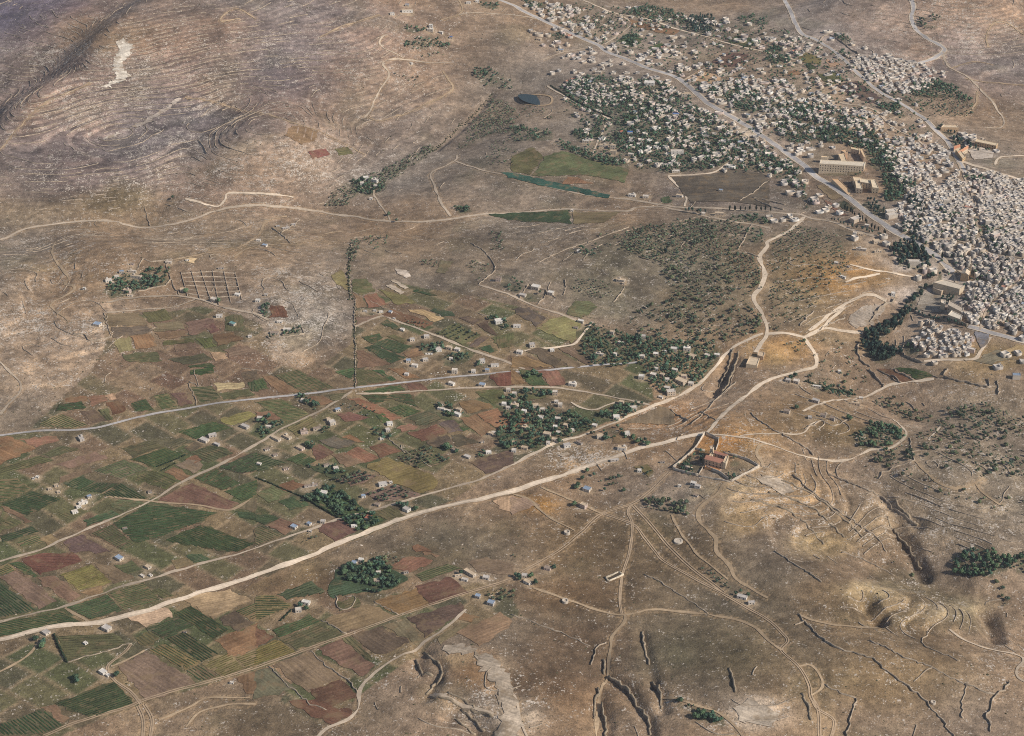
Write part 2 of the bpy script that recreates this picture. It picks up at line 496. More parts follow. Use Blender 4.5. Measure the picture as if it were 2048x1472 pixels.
def child(name, me, parent, loc=(0, 0, 0), rz=0.0, scale=(1, 1, 1)):
    o = bpy.data.objects.new(name, me); C.objects.link(o)
    o.parent = parent; o.location = loc; o.rotation_euler = (0, 0, rz); o.scale = scale
    return o

def inside(px, py, poly):
    n = len(poly); r = np.zeros(np.shape(px), bool)
    j = n - 1
    for i in range(n):
        xi, yi = poly[i]; xj, yj = poly[j]
        c = ((yi > py) != (yj > py)) & (px < (xj - xi) * (py - yi) / (yj - yi + 1e-12) + xi)
        r ^= c; j = i
    return r

# occupancy raster, 2 m cells, so that trees and houses keep off roads and each other
OC = np.zeros((int(NYG * GS / 2) + 1, int(NXG * GS / 2) + 1), bool)
def occ_idx(x, y):
    return (np.clip(((np.asarray(y) - Y0) / 2).astype(int), 0, OC.shape[0] - 1), np.clip(((np.asarray(x) - X0) / 2).astype(int), 0, OC.shape[1] - 1))
def occ_disc(x, y, r):
    k = np.arange(-r, r + .1, 1.5)
    a, b = np.meshgrid(k, k); m = a * a + b * b <= r * r
    OC[occ_idx(x + a[m], y + b[m])] = True

# ------------------------------------------------------------------ terrain sheet
ny, nx = GX.shape
idx = np.arange(nx * ny).reshape(ny, nx)
quads = np.stack([idx[:-1, :-1], idx[:-1, 1:], idx[1:, 1:], idx[1:, :-1]], -1).reshape(-1, 4)
# ------------------------------------------------------------------ roads and tracks (photo pixels)
R_ASPH, R_DIRT, R_TRACK, R_RUT, R_LANE = range(5)
RCOL = {R_ASPH: (176, 168, 161), R_DIRT: (210, 189, 163), R_TRACK: (172, 148, 118), R_RUT: (172, 148, 120), R_LANE: (180, 161, 138)}
ROADS = [
 ("road", R_ASPH, 9, [(985,-6),(1030,12),(1046,22),(1099,47),(1144,67),(1196,90),(1214,104),(1256,120),(1294,136),(1346,152),(1374,170),(1399,192),(1424,212),(1474,240),(1514,265),(1536,280),(1568,302),(1603,327),(1628,350),(1656,368),(1696,395),(1731,423),(1756,440),(1798,468),(1846,495),(1881,518),(1906,545)]),
 ("road", R_LANE, 7, [(0,480),(15,475),(40,462),(75,453),(120,447),(162,443),(225,443),(250,449),(282,455),(325,452),(375,442),(425,424),(470,414),(512,411),(562,414),(637,423),(709,433),(737,439),(799,443),(862,443),(924,434),(974,428),(1024,426),(1136,418),(1199,422),(1256,422),(1274,415),(1324,414),(1379,424),(1411,433),(1459,442),(1499,448),(1540,456)]),
 ("road", R_LANE, 8, [(1231,397),(1259,399),(1311,408),(1364,415),(1449,418),(1536,424),(1561,426),(1598,429),(1623,437),(1661,443),(1696,457),(1736,469),(1753,473)]),
 ("road", R_DIRT, 8, [(1608,434),(1598,445),(1573,465),(1536,483),(1534,493),(1519,515),(1530,548),(1521,575),(1508,595),(1521,623),(1531,645),(1533,668),(1521,688),(1511,705)]),
 ("road", R_DIRT, 7, [(1533,668),(1581,668),(1608,675),(1623,668),(1648,657),(1691,663),(1726,667)]),
 ("road", R_DIRT, 7, [(1608,675),(1618,690),(1631,710),(1632,725),(1625,736),(1586,746),(1536,760),(1499,786),(1461,816),(1434,843),(1414,866)]),
 ("road", R_DIRT, 9, [(1414,866),(1374,873),(1324,886),(1274,898),(1224,916),(1174,933),(1124,951),(1074,966),(1024,983),(962,998),(887,1013),(832,1028),(762,1053),(712,1073),(638,1104),(587,1124),(512,1150),(450,1171),(350,1201),(275,1226),(212,1243),(170,1248),(120,1251),(75,1261),(0,1279),(-60,1290)]),
 ("road", R_DIRT, 6, [(1526,667),(1499,678),(1469,693),(1449,710),(1436,728),(1399,766),(1361,790),(1311,810),(1286,821),(1234,843),(1211,852),(1164,871),(1119,883),(1069,906),(1024,930)]),
 ("track", R_LANE, 4.5, [(1024,930),(974,953),(912,973),(837,993),(779,1011),(737,1023),(679,1038),(617,1061),(562,1078),(500,1100),(425,1121),(355,1141),(300,1158),(207,1186),(130,1213),(75,1225),(0,1244),(-40,1252)]),
 ("track", R_TRACK, 4, [(130,1216),(155,1231),(177,1243)]),
 ("road", R_ASPH, 4.2, [(-40,874),(0,871),(75,862),(175,858),(225,848),(275,835),(350,821),(425,808),(512,798),(612,788),(707,776),(799,766),(887,756),(987,747),(1024,744),(1100,740),(1181,732),(1274,725)]),
 ("road", R_LANE, 5, [(712,788),(799,785),(857,781),(1024,774),(1111,775),(1174,785),(1236,797),(1299,810)]),
 ("track", R_LANE, 4.5, [(704,783),(672,803),(620,832),(562,858),(512,889),(437,931),(387,953),(337,981),(300,1003),(250,1026),(175,1058),(107,1088),(75,1102),(50,1109),(0,1124),(-40,1136)]),
 ("track", R_TRACK, 3.5, [(212,993),(300,1003),(400,1011),(457,1021),(500,1000)]),
 ("track", R_RUT, 6, [(88,1472),(150,1446),(250,1416),(287,1401),(350,1381),(425,1361),(512,1335),(612,1299),(712,1264),(799,1231),(887,1201),(949,1181),(1024,1158),(1049,1141),(1114,1104),(1164,1063),(1204,1028),(1264,1008),(1299,983),(1324,958),(1338,944)]),
 ("road", R_LANE, 5, [(709,654),(759,634),(787,640),(862,668),(937,698),(1012,723),(1050,738)]),
 ("road", R_LANE, 4.5, [(957,570),(1024,592),(1074,614),(1124,630),(1154,643),(1174,650)]),
 ("track", R_DIRT, 4.5, [(1049,702),(1131,693),(1149,688),(1159,677),(1184,645)]),
 ("track", R_TRACK, 5, [(1536,888),(1521,891),(1513,906),(1523,926),(1519,936),(1491,948),(1449,968),(1434,988),(1406,1008),(1396,1028),(1404,1051),(1431,1076),(1434,1104),(1459,1131),(1471,1154),(1499,1176),(1536,1196)]),
 ("track", R_DIRT, 3.5, [(1414,868),(1449,871),(1489,876),(1536,888),(1586,906),(1628,917),(1671,923),(1711,915),(1741,900),(1773,898),(1798,886),(1811,871),(1806,856),(1786,838)]),
 ("track", R_DIRT, 3, [(1480,872),(1536,868),(1603,867),(1623,848),(1643,842)]),
 ("track", R_RUT, 6, [(1266,1011),(1299,1046),(1349,1104),(1389,1141),(1449,1186)]),
 ("track", R_RUT, 5.5, [(1204,1026),(1264,1048),(1289,1076),(1311,1104),(1326,1121),(1374,1149),(1424,1176),(1474,1204),(1536,1240),(1568,1270),(1575,1283),(1563,1301),(1598,1334),(1618,1369),(1622,1394),(1636,1419),(1640,1480)]),
 ("track", R_RUT, 5, [(1622,1394),(1636,1419),(1668,1441),(1661,1480)]),
 ("track", R_TRACK, 3, [(1598,1334),(1623,1331),(1646,1369),(1622,1390)]),
 ("track", R_RUT, 4.5, [(1262,1010),(1256,1026),(1265,1051),(1259,1104),(1244,1154),(1240,1204),(1244,1229)]),
 ("track", R_TRACK, 4, [(1066,1176),(1124,1196),(1174,1214),(1224,1228),(1249,1230),(1274,1226),(1306,1220),(1374,1225),(1424,1231),(1479,1241),(1511,1256),(1536,1279),(1563,1301)]),
 ("track", R_TRACK, 4, [(1249,1230),(1249,1244),(1224,1274),(1219,1304),(1215,1354),(1201,1384),(1196,1416),(1191,1480)]),
 ("track", R_LANE, 4, [(932,1219),(897,1251),(849,1284),(802,1311),(764,1334),(732,1361),(718,1386),(718,1409),(704,1434),(674,1449),(652,1459),(630,1480)]),
 ("track", R_TRACK, 3, [(0,1344),(50,1316),(77,1286),(72,1269)]),
 ("track", R_RUT, 5, [(282,1409),(262,1384),(230,1361),(215,1334),(250,1304),(262,1289)]),
 ("track", R_TRACK, 2.5, [(222,1334),(255,1320),(290,1301)]),
 ("track", R_RUT, 5, [(275,1412),(286,1439),(286,1480)]),
 ("track", R_RUT, 5, [(288,1409),(304,1439),(300,1480)]),
 ("track", R_TRACK, 2.5, [(318,1441),(372,1418),(420,1397),(500,1396)]),
 ("track", R_TRACK, 2.5, [(372,1455),(400,1425),(450,1412),(512,1408)]),
 ("track", R_TRACK, 3.5, [(370,195),(460,214),(512,226),(579,244),(637,262),(687,287),(729,309)]),
 ("track", R_LANE, 3.5, [(729,236),(742,220),(759,182),(779,150),(767,125),(817,120),(902,125)]),
 ("track", R_TRACK, 3.5, [(738,236),(762,242),(799,232),(862,205),(904,180),(897,160),(884,142)]),
 ("track", R_LANE, 4, [(775,70),(767,72),(759,85),(767,97),(787,105),(807,116)]),
 ("track", R_LANE, 4, [(914,310),(909,322),(864,345),(867,368),(882,405),(902,433)]),
 ("track", R_LANE, 3.5, [(909,322),(962,340),(1024,354),(1090,372),(1160,388),(1231,397)]),
 ("track", R_LANE, 3.5, [(749,370),(749,393),(774,428),(779,440)]),
 ("track", R_TRACK, 4, [(915,-5),(924,15),(917,30),(882,40)]),
 ("track", R_LANE, 4, [(917,30),(947,26),(1024,30),(1074,38)]),
 ("road", R_ASPH, 7, [(1821,-5),(1827,15),(1823,35),(1831,57),(1853,77),(1886,95),(1886,105),(1871,115),(1836,127)]),
 ("track", R_LANE, 5, [(1886,100),(1896,132),(1936,155),(1966,185),(1986,205),(1998,225),(2008,242),(2001,255),(1973,256)]),
 ("road", R_ASPH, 7, [(1566,-5),(1598,60),(1636,82),(1683,115),(1721,152),(1761,185),(1798,205),(1848,237),(1873,262),(1898,287),(1916,320),(1930,345)]),
 ("road", R_DIRT, 10, [(1916,320),(1961,335),(2048,362),(2120,384)]),
 ("road", R_LANE, 5, [(1536,165),(1598,185),(1686,207),(1748,220),(1786,255),(1836,282),(1880,310)]),
 ("road", R_DIRT, 5.5, [(1164,0),(1199,15),(1231,27),(1299,40),(1361,60),(1424,77),(1486,95),(1536,105),(1590,120)]),
 ("track", R_DIRT, 4, [(1209,89),(1261,52),(1256,40),(1236,28)]),
 ("track", R_LANE, 4, [(1086,120),(1129,105),(1174,97)]),
 ("track", R_DIRT, 4, [(1369,160),(1409,137)]),
 ("track", R_DIRT, 4.5, [(1094,172),(1144,202),(1184,222),(1219,238)]),
 ("track", R_DIRT, 4, [(1214,245),(1199,277),(1184,310)]),
 ("track", R_DIRT, 5, [(1336,352),(1419,347),(1459,325)]),
 ("track", R_DIRT, 5, [(1336,352),(1371,390),(1369,413)]),
 ("track", R_TRACK, 4.5, [(112,483),(104,500),(112,523),(135,553),(131,568),(150,578),(107,605),(107,620),(137,643)]),
 ("road", R_LANE, 5, [(212,605),(262,597),(337,592),(387,597),(420,605),(445,615),(512,628),(537,640)]),
 ("track", R_LANE, 3.5, [(207,627),(282,620),(345,615),(390,600)]),
 ("track", R_TRACK, 3.5, [(347,520),(400,510),(475,497),(512,475),(527,450),(544,438),(574,433)]),
 ("track", R_TRACK, 3.5, [(467,515),(512,493),(579,488),(632,479),(652,468),(687,463)]),
 ("track", R_DIRT, 4.5, [(370,398),(430,414),(450,400),(457,387),(512,388),(587,395)]),
 ("track", R_TRACK, 3.5, [(1831,923),(1861,953),(1886,973),(1921,978),(1948,966),(1971,958)]),
 ("track", R_TRACK, 3, [(1951,968),(1981,998),(2001,1011)]),
 ("track", R_DIRT, 3, [(1881,853),(1856,881)]),
 ("track", R_DIRT, 4.5, [(1606,823),(1676,801),(1723,796),(1773,773),(1811,766),(1868,758)]),
 ("road", R_DIRT, 6, [(1848,723),(1941,720),(1961,703),(1981,675)]),
 ("road", R_ASPH, 7, [(1936,653),(1998,670),(2048,683),(2110,697)]),
 ("track", R_DIRT, 6, [(1618,662),(1656,633),(1691,608),(1736,590),(1773,602)]),
 ("track", R_TRACK, 3.5, [(1596,1229),(1636,1244),(1698,1254),(1771,1260)]),
 ("track", R_LANE, 4, [(1898,1259),(1936,1284),(1986,1301),(2036,1311),(2047,1321),(2033,1341),(2036,1356),(2060,1368)]),
 ("track", R_LANE, 3.5, [(949,1311),(977,1336),(1012,1372),(1034,1404),(1041,1441),(1056,1480)]),
 ("track", R_LANE, 4, [(859,1391),(922,1411),(987,1429)]),
 ("track", R_TRACK, 3, [(1320,1396),(1399,1414),(1449,1434),(1490,1480)]),
 ("track", R_TRACK, 3, [(1024,988),(1060,1000),(1090,1030),(1150,1062)]),
 ("track", R_TRACK, 3, [(1082,975),(1140,1000),(1204,1028)]),
 ("track", R_TRACK, 3, [(1343,1030),(1355,1055),(1390,1104),(1420,1130),(1455,1160)]),
 ("track", R_DIRT, 3.5, [(1142,805),(1165,817),(1190,820),(1230,806)]),
 ("track", R_LANE, 3.5, [(0,690),(-5,720),(42,770),(15,810),(0,830)]),
 ("track", R_TRACK, 3, [(0,300),(45,250),(100,200),(180,165)]),
 ("track", R_TRACK, 3, [(512,38),(470,18),(440,42),(480,38)]),
 ("track", R_TRACK, 3.5, [(640,76),(712,45),(760,30)]),
 ("track", R_TRACK, 3.5, [(2048,70),(2010,45),(1985,50),(1972,75),(1976,95)]),
 ("track", R_TRACK, 3.5, [(1900,137),(1950,124),(1985,130)]),
 ("track", R_TRACK, 4, [(1930,158),(1990,166),(2060,172)]),
 ("track", R_TRACK, 3.5, [(1955,182),(1950,210),(1930,232)]),
 ("track", R_DIRT, 4, [(1760,548),(1700,560),(1690,565)]),
 ("track", R_DIRT, 3.5, [(1700,530),(1740,540),(1830,555)]),
 ("track", R_DIRT, 5, [(2048,312),(2000,315),(1990,330)]),
 ("road", R_LANE, 4, [(1881,518),(1915,540),(1960,562),(2010,575),(2070,584)]), ("road", R_LANE, 4, [(1916,325),(1935,370),(1950,405),(1955,450),(1975,500)]), ("road", R_LANE, 4, [(1800,470),(1850,452),(1900,446),(1960,458),(2060,462)]), ("road", R_LANE, 3.5, [(1960,660),(1975,620),(2010,590),(2060,545)]), ("road", R_LANE, 3.5, [(1846,496),(1880,480),(1930,486),(1990,510),(2060,520)]), ("road", R_LANE, 3.5, [(1906,545),(1930,600),(1945,640)]),
 ("track", R_DIRT, 5, [(1690,615),(1660,640),(1640,658)]),
]

def catmull(p, step=5.0):
    p = np.asarray(p, float)
    if len(p) < 3:
        n = max(2, int(np.linalg.norm(p[-1] - p[0]) / step))
        return p[0] + (p[-1] - p[0]) * np.linspace(0, 1, n + 1)[:, None]
    q = np.vstack([2 * p[0] - p[1], p, 2 * p[-1] - p[-2]])
    out = []
    for i in range(1, len(q) - 2):
        n = max(1, int(np.linalg.norm(q[i + 1] - q[i]) / step))
        t = (np.arange(n) / n)[:, None]
        a, b, c, d = q[i - 1], q[i], q[i + 1], q[i + 2]
        out.append(0.5 * (2 * b + (c - a) * t + (2 * a - 5 * b + 4 * c - d) * t ** 2 + (3 * b - a - 3 * c + d) * t ** 3))
    out.append(p[-1:])
    return np.vstack(out)

def normals2(p):
    t = np.gradient(p, axis=0)
    t /= np.linalg.norm(t, axis=1)[:, None] + 1e-9
    return np.stack([-t[:, 1], t[:, 0]], 1)

def ribbon(name, p, offs, lift, rgb, jit=0.4, jcol=0.06, mat=None):
    """strip draped on the ground; offs: list of (left, right) bands in metres across the line"""
    nrm = normals2(p); V = []; F = []; K = []
    base = 0
    ncross = 5
    for a, b in offs:
        s = np.cumsum(np.ones(len(p)))
        ja = jit * fbm(s * 5, s * 0 + base, 25, 2, 7); jb = jit * fbm(s * 5, s * 0 + 40 + base, 25, 2, 9)
        rows = []
        for k in range(ncross):
            f = k / (ncross - 1)
            o = (a + ja) * (1 - f) + (b + jb) * f
            xy = p + nrm * o[:, None]
            z = ground(xy[:, 0], xy[:, 1]) + lift
            rows.append(np.column_stack([xy, z]))
        n = len(p)
        V.append(np.stack(rows, 1).reshape(-1, 3))
        i = np.arange(n * ncross).reshape(n, ncross) + base
        F.append(np.stack([i[:-1, :-1], i[1:, :-1], i[1:, 1:], i[:-1, 1:]], -1).reshape(-1, 4))
        base += n * ncross
    V = np.vstack(V); F = np.vstack(F)
    col = lin(rgb) * (1 + jcol * 3 * fbm(V[:, 0], V[:, 1], 60, 2, 13)[:, None])
    return mesh_np(name, V, F[:, ::-1], mat or M_ROAD, col)

ROADS = [(n_, k_, w_ if k_ == 0 else w_ * (.9 if w_ >= 9 else .74), p_) for n_, k_, w_, p_ in ROADS]
RW = []
order = np.cumsum([0] + [len(r[3]) for r in ROADS])
allp = unproj(np.vstack([np.array(r[3], float) for r in ROADS]))
for k, r in enumerate(ROADS):
    RW.append(catmull(allp[order[k]:order[k + 1]], 4.0))
roadtouch = np.zeros(GX.shape)
gi = lambda x, y: (np.clip(np.round((y - Y0) / GS).astype(int), 0, NYG - 1) + iy0, np.clip(np.round((x - X0) / GS).astype(int), 0, NXG - 1) + ix0)
for (nm, kind, wd, _), p in zip(ROADS, RW):
    n = normals2(p)
    for o in np.arange(-wd / 2 - 1, wd / 2 + 1.1, 1.5):
        xy = p + n * o
        OC[occ_idx(xy[:, 0], xy[:, 1])] = True

# terrain mesh goes in now that its colours are final; verges of roads are worn pale
tint = np.clip(tint, 0.004, 0.9)
for (nm, kind, wd, _), p in zip(ROADS, RW):
    n = normals2(p)
    for o in (-wd / 2 - 2, wd / 2 + 2):
        xy = p + n * o
        j, i = gi(xy[:, 0], xy[:, 1])
        tint[j, i] = tint[j, i] * 0.55 + 0.45 * lin((176, 146, 110))
verts = np.stack([GX, GY, ZB], -1).reshape(-1, 3)
ter = mesh_np("ground", verts, quads, M_GROUND, tint.reshape(-1, 3))
a_ = ter.data.attributes.new("rock", 'FLOAT', 'POINT')
a_.data.foreach_set("value", ROCKA.astype(np.float32).ravel())
ter.data.polygons.foreach_set("use_smooth", np.ones(len(quads), bool))
setp(ter, kind="structure")

for n_, ((nm, kind, wd, _), p) in enumerate(zip(ROADS, RW)):
    lift = 0.42 + 0.004 * n_
    if kind == R_RUT:
        o = ribbon(nm, p, [(-wd / 2, -wd / 2 + 1.5), (wd / 2 - 1.5, wd / 2)], lift, RCOL[kind], 0.5)
    else:
        o = ribbon(nm, p, [(-wd / 2, wd / 2)], lift, RCOL[kind], 2.2 if kind != R_ASPH else 0.4, 0.12)
    setp(o, kind="structure")
    if kind == R_ASPH and wd > 5:
        s = ribbon("road_verge", p, [(-wd / 2 - wd * .22, -wd / 2 + .1), (wd / 2 - .1, wd / 2 + wd * .22)], lift - 0.03, (206, 187, 162), 1.4)
        s.parent = o
    if n_ == 6:
        s = ribbon("worn_crown", p, [(-1.6, 1.2)], lift + 0.05, (224, 202, 176), 1.2)
        s.parent = o

# ------------------------------------------------------------------ fields
FC = {'V': (120, 104, 76), 'W': (84, 84, 56), 'Y': (132, 112, 76), 'D': (100, 86, 68), 'R': (132, 101, 76), 'B': (126, 106, 84),
      'T': (174, 146, 112), 'G': (72, 83, 54), 'O': (98, 94, 64), 'L': (128, 116, 76), 'E': (113, 82, 63)}
VC = {'V': (66, 76, 48), 'W': (54, 68, 43), 'Y': (92, 88, 50)}
FIELDS = [
 (0,2,'R',[(530,240),(690,220),(700,265),(530,275)]),(0,2,'W',[(470,290),(650,265),(700,320),(440,350)]),(0,2,'R',[(700,225),(840,210),(870,265),(740,310)]),
 (0,2,'T',[(845,210),(915,205),(940,255),(875,262)]),(0,2,'E',[(845,272),(950,262),(1020,350),(910,375)]),(0,2,'V',[(500,370),(720,460),(600,480),(300,470),(330,430)]),
 (0,2,'D',[(650,350),(760,330),(860,420),(740,450)]),(0,2,'O',[(785,330),(850,325),(920,415),(845,425)]),(0,2,'W',[(1040,285),(1170,250),(1240,340),(1080,345)]),
 (0,2,'V',[(1220,225),(1340,200),(1430,310),(1290,330)]),(0,2,'D',[(1370,205),(1470,190),(1540,290),(1440,310)]),(0,2,'V',[(1520,150),(1700,140),(1780,245),(1600,280)]),
 (0,2,'G',[(1510,20),(1700,0),(1720,40),(1530,55)]),(0,2,'T',[(1710,125),(1950,110),(1970,155),(1740,185)]),(0,2,'D',[(1925,40),(2040,25),(2040,92),(1960,98)]),
 (0,2,'G',[(1975,115),(2040,100),(2045,188),(2012,188)]),(0,2,'O',[(1750,200),(1990,165),(2030,225),(1800,250)]),(0,2,'L',[(1750,405),(1980,350),(2044,395),(1830,460)]),
 (0,2,'R',[(0,560),(100,550),(290,640),(0,770)]),(0,2,'R',[(150,570),(460,545),(460,590),(295,635)]),(0,2,'O',[(340,690),(500,622),(640,650),(405,718)]),
 (0,2,'O',[(0,800),(330,695),(440,740),(0,850)]),(0,2,'B',[(430,770),(760,670),(870,720),(560,800)]),(0,2,'O',[(980,640),(1200,575),(1300,630),(1060,720)]),
 (0,2,'W',[(1430,510),(1700,425),(1850,480),(1560,570)]),(0,2,'O',[(1320,610),(1450,560),(1550,588),(1390,645)]),(0,2,'D',[(1480,640),(1560,595),(1640,605),(1535,670)]),
 (0,2,'W',[(1050,730),(1310,640),(1500,690),(1230,800)]),(0,2,'O',[(1525,680),(1700,612),(1880,680),(1660,760)]),(0,2,'R',[(1480,730),(1580,690),(1620,740),(1560,765)]),
 (0,2,'R',[(1310,830),(1390,790),(1535,862),(1455,900)]),(0,2,'B',[(1400,780),(1520,722),(1635,770),(1555,848)]),(0,2,'B',[(470,880),(720,790),(740,826),(480,925)]),
 (0,2,'W',[(500,930),(650,860),(760,916),(620,976)]),(0,2,'V',[(745,826),(1000,735),(1195,802),(960,885)]),(0,2,'O',[(1060,890),(1230,812),(1435,900),(1330,968)]),
 (0,2,'W',[(970,920),(1190,1050),(900,1040),(820,1010)]),(0,2,'W',[(625,982),(765,918),(955,925),(815,1000)]),(0,2,'V',[(0,900),(140,890),(250,970),(0,1080)]),
 (0,2,'W',[(260,985),(500,1050),(220,1180),(20,1092)]),(0,2,'O',[(430,1155),(560,1090),(720,1150),(560,1200)]),(0,2,'O',[(870,1098),(950,1052),(1175,1078),(980,1148)]),
 (0,2,'E',[(1540,920),(1920,1085),(1830,1136),(1245,1062)]),(0,2,'W',[(1740,795),(2044,668),(2044,828),(1900,840)]),(0,2,'W',[(1550,882),(1720,805),(1930,920),(1780,978)]),
 (0,2,'W',[(1790,985),(2044,892),(2044,1015),(1930,1070)]),(0,2,'B',[(1945,1092),(2044,1035),(2044,1150),(1895,1130)]),(0,2,'G',[(1870,1142),(2044,1162),(2044,1220),(1960,1200)]),
 (0,2,'W',[(1190,1088),(1740,1150),(1610,1228),(1300,1345),(1085,1405),(905,1240)]),(0,2,'W',[(1620,1248),(2040,1405),(1900,1470),(1300,1385)]),
 (0,2,'D',[(650,1332),(900,1472),(560,1472),(512,1392)]),(0,2,'V',[(725,1328),(900,1252),(1075,1408),(960,1450)]),(0,2,'R',[(0,1110),(60,1112),(270,1222),(215,1240)]),
 (0,2,'O',[(0,1155),(195,1245),(0,1320)]),(0,2,'W',[(0,1340),(250,1262),(320,1308),(20,1400)]),(0,2,'B',[(320,1370),(400,1342),(485,1380),(380,1420)]),(0,2,'V',[(130,1400),(310,1332),(345,1395),(160,1430)]),
 (0,2,'G',[(650,1222),(900,1145),(950,1170),(720,1258)]),
 (0,3,'E',[(400,0),(590,0),(650,75),(320,190),(170,60)]),(0,3,'V',[(0,120),(60,92),(128,148),(0,190)]),(0,3,'W',[(65,92),(160,72),(310,188),(270,208)]),
 (0,3,'B',[(130,155),(460,385),(312,458),(0,200)]),(0,3,'B',[(440,182),(655,358),(540,408),(285,212)]),(0,3,'W',[(0,228),(308,466),(130,500),(0,540)]),
 (0,3,'Y',[(470,190),(740,98),(895,240),(640,308)]),(0,3,'B',[(755,92),(900,112),(1080,208),(920,255)]),(0,3,'O',[(905,115),(1060,78),(1138,140),(1020,183)]),
 (0,3,'R',[(650,322),(800,272),(828,318),(700,358)]),(0,3,'G',[(1485,30),(1570,0),(1695,60),(1560,92)]),(0,3,'B',[(1360,82),(1485,42),(1552,95),(1420,138)]),
 (0,3,'W',[(525,450),(870,342),(985,470),(720,538)]),(0,3,'V',[(875,337),(1155,242),(1285,378),(985,468)]),(0,3,'O',[(1195,312),(1290,292),(1398,350),(1290,376)]),
 (0,3,'W',[(0,562),(480,472),(640,558),(440,578),(0,680)]),(0,3,'T',[(1020,520),(1300,442),(1385,520),(1172,598)]),(0,3,'T',[(1450,372),(1830,292),(2018,390),(1690,528)]),
 (0,3,'W',[(1172,612),(1420,524),(1556,590),(1320,698)]),(0,3,'W',[(1530,432),(1838,620),(1712,698),(1562,590),(1385,492)]),(0,3,'W',[(1480,642),(1758,820),(1612,888),(1334,692)]),
 (0,3,'R',[(1724,712),(2044,572),(2044,768),(1860,858)]),(0,3,'D',[(1755,530),(1870,472),(2028,570),(1900,638)]),(0,3,'V',[(1878,480),(2044,404),(2044,560)]),
 (0,3,'V',[(1325,722),(1598,880),(1482,946),(1194,780)]),(0,3,'Y',[(1605,900),(1820,804),(1958,928),(1792,998)]),(0,3,'Y',[(1872,842),(2044,774),(2044,918),(1962,928)]),
 (0,3,'V',[(1600,896),(1748,1000),(1602,1038),(1484,950)]),(0,3,'O',[(1072,692),(1200,634),(1298,700),(1160,763)]),(0,3,'B',[(1170,794),(1586,1045),(1172,1188),(944,922)]),
 (0,3,'W',[(435,1210),(918,1032),(1076,1210),(720,1328)]),(0,3,'R',[(352,1245),(430,1214),(558,1340),(502,1368)]),(0,3,'W',[(340,1252),(508,1390),(340,1458),(0,1472),(0,1382)]),
 (0,3,'B',[(570,1344),(710,1334),(560,1400)]),(0,3,'R',[(1895,1002),(2044,954),(2044,1128),(1982,1128)]),(0,3,'O',[(460,672),(900,655),(1015,730),(545,872)]),
 (1,3,'V',[(0,352),(130,347),(288,440),(0,556)]),(1,3,'G',[(165,342),(430,242),(556,330),(240,378)]),(1,3,'E',[(0,594),(156,690),(0,768)]),(1,3,'Y',[(0,772),(160,704),(328,798),(0,908)]),
 (1,3,'W',[(125,622),(430,502),(518,558),(180,690)]),(1,3,'O',[(182,702),(500,572),(706,660),(330,778)]),(1,3,'B',[(545,542),(900,424),(1136,510),(720,648)]),
 (1,3,'R',[(945,392),(1280,292),(1398,430),(1140,508)]),(1,3,'E',[(1255,282),(1560,198),(1698,320),(1402,428)]),(1,3,'B',[(1015,590),(1200,542),(1356,700),(1280,738)]),
 (1,3,'D',[(1205,532),(1640,402),(1672,450),(1360,690),(1300,600)]),(1,3,'R',[(1662,492),(1800,520),(1700,568),(1622,540)]),(1,3,'B',[(1436,700),(1640,564),(1696,582),(1470,738)]),
 (1,3,'B',[(1605,642),(1958,484),(2044,560),(1800,758)]),(1,3,'R',[(484,772),(680,704),(956,900),(860,1008),(640,880)]),(1,3,'O',[(695,692),(756,674),(946,850),(900,878)]),
 (1,3,'D',[(765,672),(1008,594),(1236,730),(980,828)]),(1,3,'B',[(125,902),(430,794),(696,1000),(420,1126)]),(1,3,'E',[(425,1102),(690,1014),(816,1160),(530,1268)]),
 (1,3,'E',[(265,1192),(480,1184),(784,1280),(600,1386)]),(1,3,'D',[(0,954),(108,914),(346,1100),(0,1178)]),(1,3,'O',[(645,412),(800,354),(836,440),(680,468)]),
 (1,3,'R',[(1070,122),(1250,24),(1436,70),(1230,168)]),(1,3,'R',[(1300,0),(1400,0),(1478,45),(1440,50)]),(1,3,'V',[(1275,182),(1540,94),(1646,130),(1330,238)]),(1,3,'B',[(1695,82),(1850,42),(2044,100),(2044,198),(1780,158)]),
 (1,3,'G',[(645,150),(930,64),(1236,210),(1080,298),(585,368),(562,320)]),
 (1,2,'V',[(145,62),(330,12),(636,158),(372,198)]),(1,2,'R',[(34,62),(140,64),(366,195),(204,213)]),(1,2,'G',[(0,102),(58,87),(108,168),(0,188)]),(1,2,'G',[(642,32),(760,0),(786,0),(782,88),(700,70)]),
 (1,2,'O',[(806,12),(930,22),(1076,100),(806,146)]),(1,2,'G',[(944,22),(1010,17),(1126,100),(1080,100)]),(1,2,'R',[(1050,0),(1180,0),(1306,80),(1204,90)]),(1,2,'E',[(1184,132),(1300,114),(1386,178),(1240,188)]),
 (1,2,'G',[(855,190),(1146,134),(1206,185),(900,200)]),(1,2,'R',[(415,240),(530,222),(616,270),(520,308)]),(1,2,'O',[(560,218),(740,192),(640,265)]),(1,2,'W',[(835,217),(1040,212),(1106,250),(950,288)]),
 (1,2,'W',[(1055,217),(1240,208),(1296,320),(1124,260)]),(1,2,'W',[(1035,330),(1150,294),(1326,350),(1190,398)]),(1,2,'R',[(735,242),(850,242),(1166,400),(1070,428),(900,330)]),
 (1,2,'G',[(954,382),(1010,364),(1076,420),(1010,438)]),(1,2,'E',[(645,370),(720,352),(936,395),(720,438)]),(1,2,'V',[(0,272),(200,248),(426,370),(240,438)]),(1,2,'R',[(0,346),(118,344),(206,410),(150,420),(0,400)]),
 (1,2,'O',[(254,490),(430,394),(496,450),(330,558)]),(1,2,'O',[(1205,400),(1400,334),(1506,410),(1320,468)]),(1,2,'R',[(1114,482),(1230,442),(1306,480),(1180,518)]),
